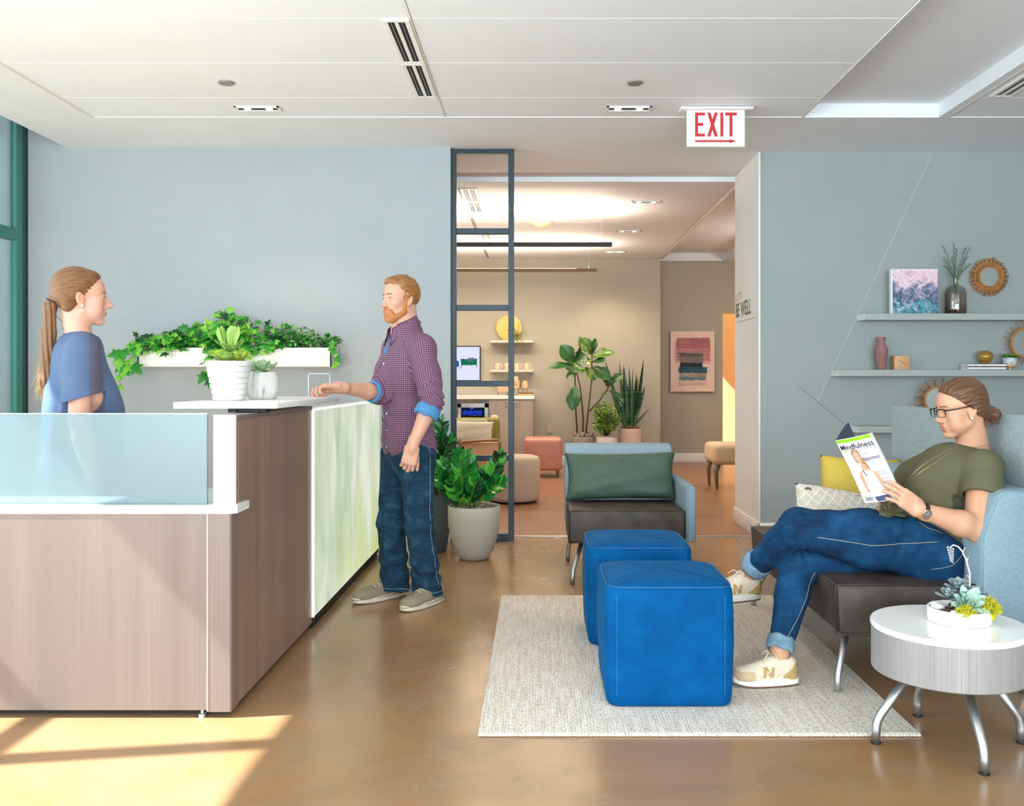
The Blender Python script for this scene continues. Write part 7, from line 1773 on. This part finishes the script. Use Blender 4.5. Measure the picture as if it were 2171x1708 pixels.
# flip so the letter faces the viewer is handled by the shoe frame: y < 0 is the side away from roll x forward
# watch, ring, necklace, bracelets
wd = (wrN - elN).normalized(); wc = wrN.lerp(elN, .06)
stp = MB(); qf = axf(wd)
stp.lathe([(.0275, -.010), (.0315, -.009), (.0320, 0), (.0315, .009), (.0275, .010)], (0, 0, 0), 32, mtx=Matrix.Translation(wc) @ qf.to_4x4(), cap=False)
wt = mk('wristwatch', stp, plain('black_watch_strap', '#1d1a1b', .5), rd, 50)
fdw = Vector((-.25, -1, -.15)); fdw = (fdw - wd * fdw.dot(wd)).normalized(); wm_ = Matrix.Translation(wc + fdw * .033) @ fdw.to_track_quat('Z', 'Y').to_matrix().to_4x4()
mk('watch_case', MB().lathe([(.001, -.004), (.0175, -.004), (.019, -.001), (.019, .002), (.0165, .0035), (.0160, .0028), (.001, .0028)], (0, 0, 0), 32, mtx=wm_), plain('rose_gold', '#d9a06a', .25, .9), wt, 40)
mk('watch_dial', MB().lathe([(.001, .0025), (.0160, .0025), (.0160, .0032), (.001, .0032)], (0, 0, 0), 28, mtx=wm_), plain('grey_dial', '#6f6764', .4), wt, 40)
hdm = MB(); hdm.tube([wm_ @ Vector((0, 0, .0036)), wm_ @ Vector((.004, .010, .0036))], .0006, 4); hdm.tube([wm_ @ Vector((0, 0, .0036)), wm_ @ Vector((-.008, .003, .0036))], .0006, 4); mk('watch_hands', hdm, plain('pale_hand', '#efe6dc', .4), wt, 0)
fX = (at(1868, 1021, 3.40) - wrN).normalized(); rp_ = PN(.104, -.0095, .004)
mk('ring', MB().tube([rp_ + axf(fX) @ Vector((math.cos(a) * .0102, math.sin(a) * .0102, 0)) for a in [2 * PI * k / 24 for k in range(24)]], .0012, 6, closed=True), plain('silver_ring', '#d9d6d2', .15, 1.), rd, True)
def chain_line(pts, nm):
    o = []
    for a, b in zip(pts, pts[1:]):
        for k in range(14):
            p_ = a.lerp(b, k / 14); d = Vector((.55, 1, -.45)).normalized(); o.append(ts.hit(p_ - d * .25, d) - d * .0012)
    mk(nm, MB().tube(o, .0011, 5), plain('gold_chain', '#d8b987', .3, .8), rd, True)
chain_line([at(2020, 950, 3.66), at(1966, 976, 3.62), at(1930, 1000, 3.60), at(1911, 1017, 3.60), at(1902, 1026, 3.60)], 'necklace'); chain_line([at(2034, 948, 3.66), at(1982, 984, 3.62), at(1945, 1002, 3.6), at(1922, 1016, 3.60), at(1909, 1028, 3.60)], 'necklace')
nkp = MB(); ax_ = (HW.p(-.022, 0, -.06) - nk).normalized(); qn = axf(ax_)
nkp.tube([w.hit(nk + ax_ * .012 + qn @ Vector((math.cos(a) * .15, math.sin(a) * .15, 0)) - ax_ * .02 * math.sin(a), -(qn @ Vector((math.cos(a), math.sin(a), 0)))) for a in [2 * PI * k / 40 for k in range(40)]], .0010, 5, closed=True)
mk('neck_chain', nkp, plain('silver_chain', '#b9b4ae', .3, .8), rd, True)
# ------------------------------------------------------------------ magazine
mg = thing('magazine', 'open magazine with white cover in the seated woman\'s hands', 'magazine', at(1834, 1065, 3.58))
TL, TR, BL = at(1771, 934, 3.60), at(1847, 918, 3.445), at(1834, 1066, 3.60)
U_ = TR - TL; V_ = BL - TL; Nn = U_.cross(V_).normalized(); Nn = Nn if Nn.y < 0 else -Nn
def mgp(u, v, d=0.): return TL + U_ * u + V_ * v + Nn * (d + .007 * math.sin(PI * u) - .004 * math.sin(PI * v))
def sheet(fn, mat, nm, n=12, th=-.0008, lab=None):
    m = MB(); m.grid(lambda i, j: fn(i, j, 0), n, n); m.grid(lambda i, j: fn(i, j, th), n, n); return mk(nm, m, mat, mg, True, label=lab)
paper = plain('glossy_white_paper', '#eeedf0', .3)
cvs = sheet(mgp, paper, 'front_cover')
sheet(lambda i, j, d: mgp(i, j * .995, d - .003), plain('inner_pages', '#d8d8de', .4), 'pages', th=-.003)
Ub = Vector((.10, .14, .04))
def back(u, v, d=0.): return TL + Ub * u + V_ * v + Nn * (-.003 + d) + Vector((.0, .012, .024)) * math.sin(PI * .5 * u) * (1 - v)
sheet(lambda i, j, d: back(i, j, d), plain('dark_back_page', '#3d3f4e', .35), 'back_half', th=-.0015, lab='dark page folded back')
def flat(nm, poly, mat, d=.0006, parent=None, dense=1):
    b = bmesh.new(); vs = [b.verts.new((u, v, 0)) for u, v in poly]; b.faces.new(vs); bmesh.ops.triangulate(b, faces=b.faces[:])
    bmesh.ops.subdivide_edges(b, edges=b.edges[:], cuts=dense, use_grid_fill=True)
    for v in b.verts: v.co = mgp(v.co.x, v.co.y, d)
    m = MB(); m.bm(b); return mk(nm, m, mat, parent or cvs, 0)
lime = plain('lime_print', '#9bd624', .3); dkp = plain('plum_black_print', '#2d2438', .3); gyp = plain('grey_print', '#8b8a96', .3); pup = plain('purple_print', '#5a3a72', .3)
flat('lime_banner', [(0.01, .004), (.97, .004), (.97, .052), (0.01, .052)], lime, .0006, dense=3)
def ltr(nm, body, u0, v0, wid, hgt, mat, d=.0008, bold=0., align='LEFT', sp=1.):
    t_ = text_mb(body, 1., lambda u, v, d_: Vector((u, v, d_)), .0, align=align, bold=bold, space=sp); a = np.array(t_.v); x0, x1 = a[:, 0].min(), a[:, 0].max(); k = wid / (x1 - x0)
    t_.v = [tuple(mgp(u0 + (x - x0) * k, v0 - y * hgt, d + z * .0)) for x, y, z in t_.v]; return mk(nm, t_, mat, cvs, 0)
ltr('title_lettering', 'Mindfulness', .05, .165, .90, .115, dkp, .0010, .012); ltr('subtitle_lettering', 'AN EVERYDAY GUIDE', .47, .205, .49, .042, gyp); flat('lime_underline', [(.05, .185), (.20, .180), (.20, .190), (.05, .195)], lime, .0010)
ltr('headline_lettering', 'Happiness', .48, .370, .46, .095, pup, .0010, .008); ltr('small_lettering', 'THE SCIENCE OF', .53, .275, .25, .034, gyp); ltr('small_lettering', 'IN A HECTIC WORLD', .60, .425, .34, .034, gyp)
for i, (u, v) in enumerate(((.62, .545), (.64, .60), (.66, .655), (.66, .71))):
    ln = MB()
    for q in range(2): a = [(u + q * .04, v + q * .02), (.93, v + q * .02), (.93, v + q * .02 + .009), (u + q * .04, v + q * .02 + .009)]; ln.add([mgp(x, y, .0008) for x, y in a], [(0, 1, 2, 3)])
    mk('fine_print', ln, plain('pale_grey_print', '#a9a8b2', .3), cvs, 0)
skp = plain('printed_skin', '#e0b193', .35); flat('pictured_neck_and_arms', [(.36, .42), (.52, .40), (.56, .50), (.70, .56), (.76, .70), (.84, .84), (.78, .88), (.66, .74), (.62, .62), (.40, .62), (.32, .70), (.30, .82), (.24, .84), (.22, .70), (.20, .60), (.26, .53), (.37, .50)], skp, .0012, dense=1)
flat('pictured_vest', [(.31, .58), (.33, .50), (.37, .52), (.40, .60), (.50, .62), (.56, .58), (.57, .51), (.61, .55), (.64, .66), (.70, .80), (.74, .90), (.36, .92), (.30, .80)], plain('printed_white_vest', '#f4f4f8', .3), .0014)
flat('pictured_strap', [(.345, .50), (.37, .50), (.42, .59), (.40, .60)], plain('printed_navy', '#3c4060', .3), .0016)
flat('pictured_hair', [(.27, .24), (.30, .185), (.38, .16), (.46, .19), (.50, .25), (.49, .30), (.56, .42), (.58, .52), (.54, .50), (.50, .42), (.30, .38), (.28, .30)], plain('printed_blond_hair', '#b58a62', .35), .0013)
flat('pictured_face', [(.31, .25), (.36, .205), (.42, .21), (.465, .26), (.465, .33), (.44, .385), (.41, .405), (.37, .39), (.33, .34), (.31, .30)], plain('printed_face', '#e8bb9e', .35), .0016)
flat('pictured_lips', [(.385, .355), (.41, .35), (.435, .353), (.41, .364)], plain('printed_lips', '#c2645c', .35), .0019)
for a in ((.335, .285), (.405, .278)): flat('pictured_eye', [(a[0], a[1]), (a[0] + .02, a[1] + .006), (a[0] + .045, a[1] - .004), (a[0] + .02, a[1] + .001)], dkp, .0019)
flat('pictured_trousers', [(.36, .92), (.74, .90), (.80, .985), (.40, .99)], plain('printed_slate', '#5d6283', .35), .0013)
flat('barcode_box', [(.05, .90), (.34, .895), (.35, .985), (.06, .99)], paper, .0018)
bc_ = MB(); r8 = random.Random(2)
for k in range(13):
    u = .09 + .017 * k; q = r8.uniform(.004, .010); bc_.add([mgp(u, .912, .0022), mgp(u + q, .912, .0022), mgp(u + q + .004, .968, .0022), mgp(u + .004, .968, .0022)], [(0, 1, 2, 3)])
mk('barcode', bc_, MT['black'], cvs, 0)
# ------------------------------------------------------------------ receptionist behind the desk
rc_ = thing('person', 'standing woman with ponytail in blue grey scrubs behind the reception desk', 'person', (at(172, 700, 3.75).x, 3.75, 0))
fR = Vector((.85, .53, 0)).normalized(); rR = Vector((fR.y, -fR.x, 0)); lR = -rR
HQ = Head(at(175, 630, 3.75), frame_dir((.86, .50, .02)), .97)
nkR = at(170, 716, 3.75); ch2 = at(172, 800, 3.75); wa2 = at(176, 880, 3.76); hi2 = at(176, 960, 3.76); BT = np.array(frame_dir(fR))
sR, sL = nkR + rR * .165 - UP * .055 - fR * .01, nkR - rR * .165 - UP * .055 - fR * .01
eR2 = sR + Vector((.015, -.01, -.275)) - fR * .02; wR2 = eR2 + fR * .05 + UP * -.225; eL2 = sL + Vector((-.01, .02, -.275)) - fR * .02; wL2 = eL2 + fR * .16 - UP * .16
g_ = Field(); head_ops(g_, HQ, False, nose=.005)
g_.u(RC(HQ.p(-.024, 0, -.06), nkR, .043, .047), .02); g_.u(RC(HQ.p(-.045, 0, -.045), nkR - fR * .012, .036, .046), .02)
g_.u(EL(at(160, 795, 3.75), (.08, .14, .14), BT), .03); g_.u(EL(wa2, (.09, .125, .14), BT), .04); g_.u(EL(hi2, (.105, .155, .12), BT), .04); g_.u(RC(sR, sL, .045, .045), .05)
for s in (1, -1): g_.u(EL(at(198, 838, 3.75) + rR * .07 * s, (.045, .05, .05)), .04)
for a, b, c, s in ((sR, eR2, wR2, 1), (sL, eL2, wL2, -1)):
    chain(g_, [a, b], [.046, .038], .03); chain(g_, [b, b.lerp(c, .3), c], [.037, .039, .025], .015)
    hand_ops(g_, c, (fR * .15 - UP) if s > 0 else (fR * .8 - UP * .6), (-rR if s > 0 else -UP * .8 - fR * .6), -s, [(.3, .4, .3)] * 4, .95)
for s in (1, -1):
    h_ = hi2 + rR * .09 * s; k_ = Vector((h_.x + .02, h_.y, .48)); a_ = Vector((h_.x, h_.y, .09)); chain(g_, [h_, k_, a_], [.085, .055, .036], .03); g_.u(RC(a_ - UP * .03, a_ + fR * .14 - UP * .05, .038, .030), .02)
flesh('body', g_, skin('pink_fair_skin', '#d6a28d', '#c98c78'), rc_, .003, attrs={'tint': tint_fn(HQ)})
sb_h = hairmat('strawberry_blond_hair', '#3e2411', '#6f4723', '#a0723f', .5, 80.)
eyes(HQ, rc_, '#56657a', plain('pale_brow', '#9a7350', .8), .0022, plain('dark_lash_b', '#3a2c28', .6), Fd=g_)
tie = HQ.p(-.108, .0, -.012)
hf = Field(); skull_ops(hf, HQ, False, .007); hf.u(HQ.el((-.03, 0, .045), (.088, .074, .080)), .02); hf.u(HQ.el((.040, 0, .088), (.030, .04, .016)), .02); hf.u(RC(HQ.p(-.07, 0, .0), tie, .055, .022), .02)
for s in (1, -1): hf.u(HQ.el((-.05, s * .035, -.045), (.032, .03, .025)), .02)
def qcut(d, P):
    q = HQ.loc(P); x, y, z = q.T; pl_ = q - np.array([-.115, 0, -.01]); r_ = np.linalg.norm(pl_, axis=1); ph = np.arctan2(y, z + .015)
    d = d + .0020 * np.sin(ph * 42 + 10 * r_ + 1.2 * hnoise(q, 26, 2)) * np.clip(r_ / .06, 0, 1) + .0010 * hnoise(q, 80, 4)
    face = (x - .020) * .80 - (z - .022) * .60 - np.clip(z - .05, 0, .06) * .12
    low = -.052 - z + np.clip(x + .04, -.03, .2) * 1.0
    d = d + .0065 * np.clip((face + .035) / .035, 0, 1)
    return np.maximum(d, np.maximum(face, low))
hf.mod(qcut)
hr_ = flesh('hair', hf, sb_h, rc_, .003, attrs={'strand': strand_of(HQ, (-.115, 0, -.01))}, label='strawberry blond hair pulled back')
pt = Field(); pp_ = [tie, tie + Vector((-.012, -.004, -.03)), at(104, 705, 3.71), at(100, 760, 3.70), at(97, 805, 3.70), at(94, 845, 3.70)]
chain(pt, pp_, [.016, .025, .028, .026, .022, .010], .012); pt.u(RC(at(104, 705, 3.70), at(92, 800, 3.70), .018, .012), .012)
pt.mod(lambda d, P: d + .0022 * np.sin(P[:, 0] * 300 + P[:, 1] * 180 + 25 * (P[:, 2] - 1.3) + 1.5 * hnoise(P, 10, 3)) + .001 * hnoise(P, 40, 1))
flesh('ponytail', pt, sb_h, hr_, .0025, attrs={'strand': lambda V: np.stack([V[:, 0] * 14 + V[:, 1] * 9, V[:, 2] * 2, V[:, 0]], 1)})
wq = MB(); r9 = random.Random(8)
for k in range(130):
    z0 = r9.uniform(0, 1); a = at(101 - 6 * z0, 740 + 80 * z0, 3.70 + r9.uniform(-.02, .02)) + Vector((r9.uniform(-.024, .012), 0, 0)); L_ = r9.uniform(.04, .10); d = Vector((r9.uniform(-.45, .12), r9.uniform(-.2, .2), -1)) * L_
    wq.tube([a, a + d * .5 + rdir(r9) * .003, a + d], [.0009, .0008, .0003], 4)
a0 = pp_[1]; wk = MB(); wk.tube([a0 + Vector((.012, 0, -.02)), at(128, 678, 3.71), at(138, 688, 3.71), at(132, 697, 3.71)], .0016, 5)
mk('loose_lock', wk, bpy.data.materials['strawberry_blond_hair'], hr_, True); mk('loose_strands', wq, plain('strawberry_strand', '#b08a58', .5), hr_, True)
tq = MB(); qt = axf(tie - pp_[1]); tq.tube([tie + (pp_[1] - tie) * .25 + qt @ Vector((math.cos(a) * .021, math.sin(a) * .021, 0)) for a in [2 * PI * k / 24 for k in range(24)]], .0045, 8, closed=True)
mk('hair_tie', tq, plain('dark_purple_elastic', '#3a2532', .8), hr_, True)
mk('earring', MB().ball(HQ.p(-.006, -.079, -.041), .0042, n=10), plain('pearl_b', '#f3efec', .2), rc_, True)
sc2 = Field(); sc2.u(EL(at(159, 790, 3.75), (.092, .160, .15), BT), .03); sc2.u(EL(at(174, 885, 3.76), (.140, .176, .16), BT), .09); sc2.u(RBX(hi2 - UP * .01, (.150, .19, .14), .09, BT), .06); sc2.u(RC(sR, sL, .058, .058), .05); sc2.u(RC(nkR - UP * .01, (sR + sL) / 2, .058, .06), .04)
for s in (1, -1): sc2.u(EL(at(204, 835, 3.75) + rR * .07 * s, (.055, .065, .07)), .07)
sc2.u(RC(at(172, 750, 3.75), at(198, 868, 3.76), .070, .098), .06)
for a, b in ((sR, eR2), (sL, eL2)): chain(sc2, [a, a.lerp(b, .35), a.lerp(b, .74)], [.062, .068, .074], .03)
in2 = Field(); chain(in2, [sR, eR2], [.050, .054], 0); chain(in2, [sL, eL2], [.050, .054], 0)
s_n, e_n, s_l, e_l = NP(sR), NP(eR2), NP(sL), NP(eL2); a_n = (e_n - s_n) / np.linalg.norm(e_n - s_n); a_l = (e_l - s_l) / np.linalg.norm(e_l - s_l); fn_, rn_, nkn2, c2n = NP(fR), NP(rR), NP(nkR), NP(ch2)
def sc_mod(d, P):
    q = P - c2n; f = q @ fn_; r_ = q @ rn_; z = q[:, 2]
    d = d + .006 * np.sin(f * 45 + z * 18 + 2 * hnoise(P, 9, 2)) * np.clip(.6 - z * 3, 0, 1) + .004 * hnoise(P, 14, 3)
    for S0, A0, sg in ((s_n, a_n, 1), (s_l, a_l, -1)):
        t_ = (P - S0) @ A0; D_ = np.linalg.norm(np.cross(P - S0, A0), axis=1); arm = (D_ < .095) & (t_ > .04) & (r_ * sg > .118)
        cut = t_ - .185 + .35 * ((P - S0) @ fn_)
        d = np.where(arm, np.maximum(np.maximum(d, cut), -np.where((t_ > .13) , (in2.ev(P)), 1)), d)
    nq = P - nkn2; rad = np.linalg.norm(nq[:, :2] - fn_[:2] * .012, axis=1); d = np.maximum(d, -np.maximum(rad - .060, -nq[:, 2] - .022 - np.clip(nq @ fn_, 0, .1) * 1.0))
    return np.maximum(d, (NP(hi2)[2] - .13) - P[:, 2])
sc2.mod(sc_mod)
def scrub_mat(V):
    q = V - c2n; f = q @ fn_; r_ = q @ rn_; return ((f > .006) & (f < .062) & (r_ > .10)).astype(int)
flesh('scrub_top', sc2, [cloth('blue_grey_scrubs', '#48597a', '#56698a', 600.), cloth('mauve_grey_side_panel', '#504b60', '#5e5a6e', 600.)], rc_, .0035, mat_fn=scrub_mat)
tr2 = Field()
for s in (1, -1):
    h_ = hi2 + rR * .09 * s; chain(tr2, [h_ - UP * .02, Vector((h_.x + .02, h_.y, .48)), Vector((h_.x, h_.y, .06))], [.10, .075, .07], .04)
flesh('scrub_trousers', tr2, bpy.data.materials['blue_grey_scrubs'], rc_, .006)
for s in (1, -1):
    h_ = hi2 + rR * .09 * s; b_ = Vector((h_.x, h_.y, 0)) - fR * .06
    Fs, Pf, L_, R_ = shoe('shoe', b_, b_ + fR * .25, rc_, None, .042); so__ = flesh('shoe', Fs, plain('white_shoe', '#dcdcdc', .6), rc_, .006); mk('sole', sole_mb(Pf, L_, .042, .028), plain('white_sole', '#e8e8e8', .6), so__, 50)
# ------------------------------------------------------------------ daylight, lamps and added fills
sc_ = bpy.context.scene
w = bpy.data.worlds.new('daylight'); sc_.world = w; w.use_nodes = True
bg = w.node_tree.nodes['Background']; bg.inputs[0].default_value = (.80, .90, 1., 1); bg.inputs[1].default_value = 1.6
S = bpy.data.lights.new('sun', 'SUN'); S.energy = 42.; S.angle = .012; S.color = (1, .96, .89)
so_ = bpy.data.objects.new('sun', S); C.objects.link(so_)
so_.rotation_euler = Vector((1, .156, -1.12)).to_track_quat('-Z', 'Y').to_euler()
def area(name, loc, direction, sx, sy, power, col):
    L = bpy.data.lights.new(name, 'AREA'); L.shape = 'RECTANGLE'; L.size = sx; L.size_y = sy; L.energy = power; L.color = col
    o = bpy.data.objects.new(name, L); C.objects.link(o); o.location = loc
    o.rotation_euler = Vector(direction).to_track_quat('-Z', 'Z').to_euler(); return o
area('daylight_window_left', (-4.0, 1.8, 1.75), (1, 0, -.02), 9.0, 3.1, 460, (.90, .955, 1.))
area('fill_behind_viewer', (.4, YB - .3, 1.6), (0, 1, .62), 8.0, 2.6, 740, (.94, .97, 1.))  # added unseen fill, tilted up to brighten the ceiling
for Y in (9.0, 11.3):
    area('pendant_uplight', (-.9, Y, 2.55), (0, 0, 1), 3.2, .05, 70, (1, .82, .62))
    area('pendant_downlight', (-.9, Y, 2.505), (0, 0, -1), 3.2, .05, 44, (1, .80, .60))
P_ = bpy.data.lights.new('passage_lamp', 'POINT'); P_.energy = 14; P_.color = (1, .70, .40); P_.shadow_soft_size = .1
po = bpy.data.objects.new('passage_lamp', P_); C.objects.link(po); po.location = (3.4, 14.4, 2.5)
H_l = bpy.data.lights.new('hall_fill', 'POINT'); H_l.energy = 45; H_l.color = (1, .88, .74); H_l.shadow_soft_size = .15  # unseen light added to brighten the recessed art wall
ho = bpy.data.objects.new('hall_fill', H_l); C.objects.link(ho); ho.location = (3.3, 10.8, 2.5)
# ------------------------------------------------------------------ camera
cam = bpy.data.cameras.new('camera'); co_ = bpy.data.objects.new('camera', cam); C.objects.link(co_)
co_.location = (0, 0, EYE); co_.rotation_euler = (PI / 2, 0, 0)
cam.sensor_width = 36; cam.sensor_fit = 'HORIZONTAL'; cam.lens = 36 * F / 2171
cam.shift_x = -(CX - 1085.5) / 2171; cam.shift_y = (CY - 854) / 2171
cam.clip_start = .05; cam.clip_end = 100
sc_.camera = co_
sc_.view_settings.view_transform = 'Standard'; sc_.view_settings.look = 'None'; sc_.view_settings.gamma = 1
sc_.view_settings.exposure = 0.32; sc_.view_settings.use_curve_mapping = False
sc_.cycles.use_denoising = True; sc_.cycles.max_bounces = 8; sc_.cycles.diffuse_bounces = 5; sc_.cycles.glossy_bounces = 4
sc_.cycles.transparent_max_bounces = 12; sc_.cycles.caustics_reflective = False; sc_.cycles.caustics_refractive = False
sc_.cycles.sample_clamp_indirect = 6.
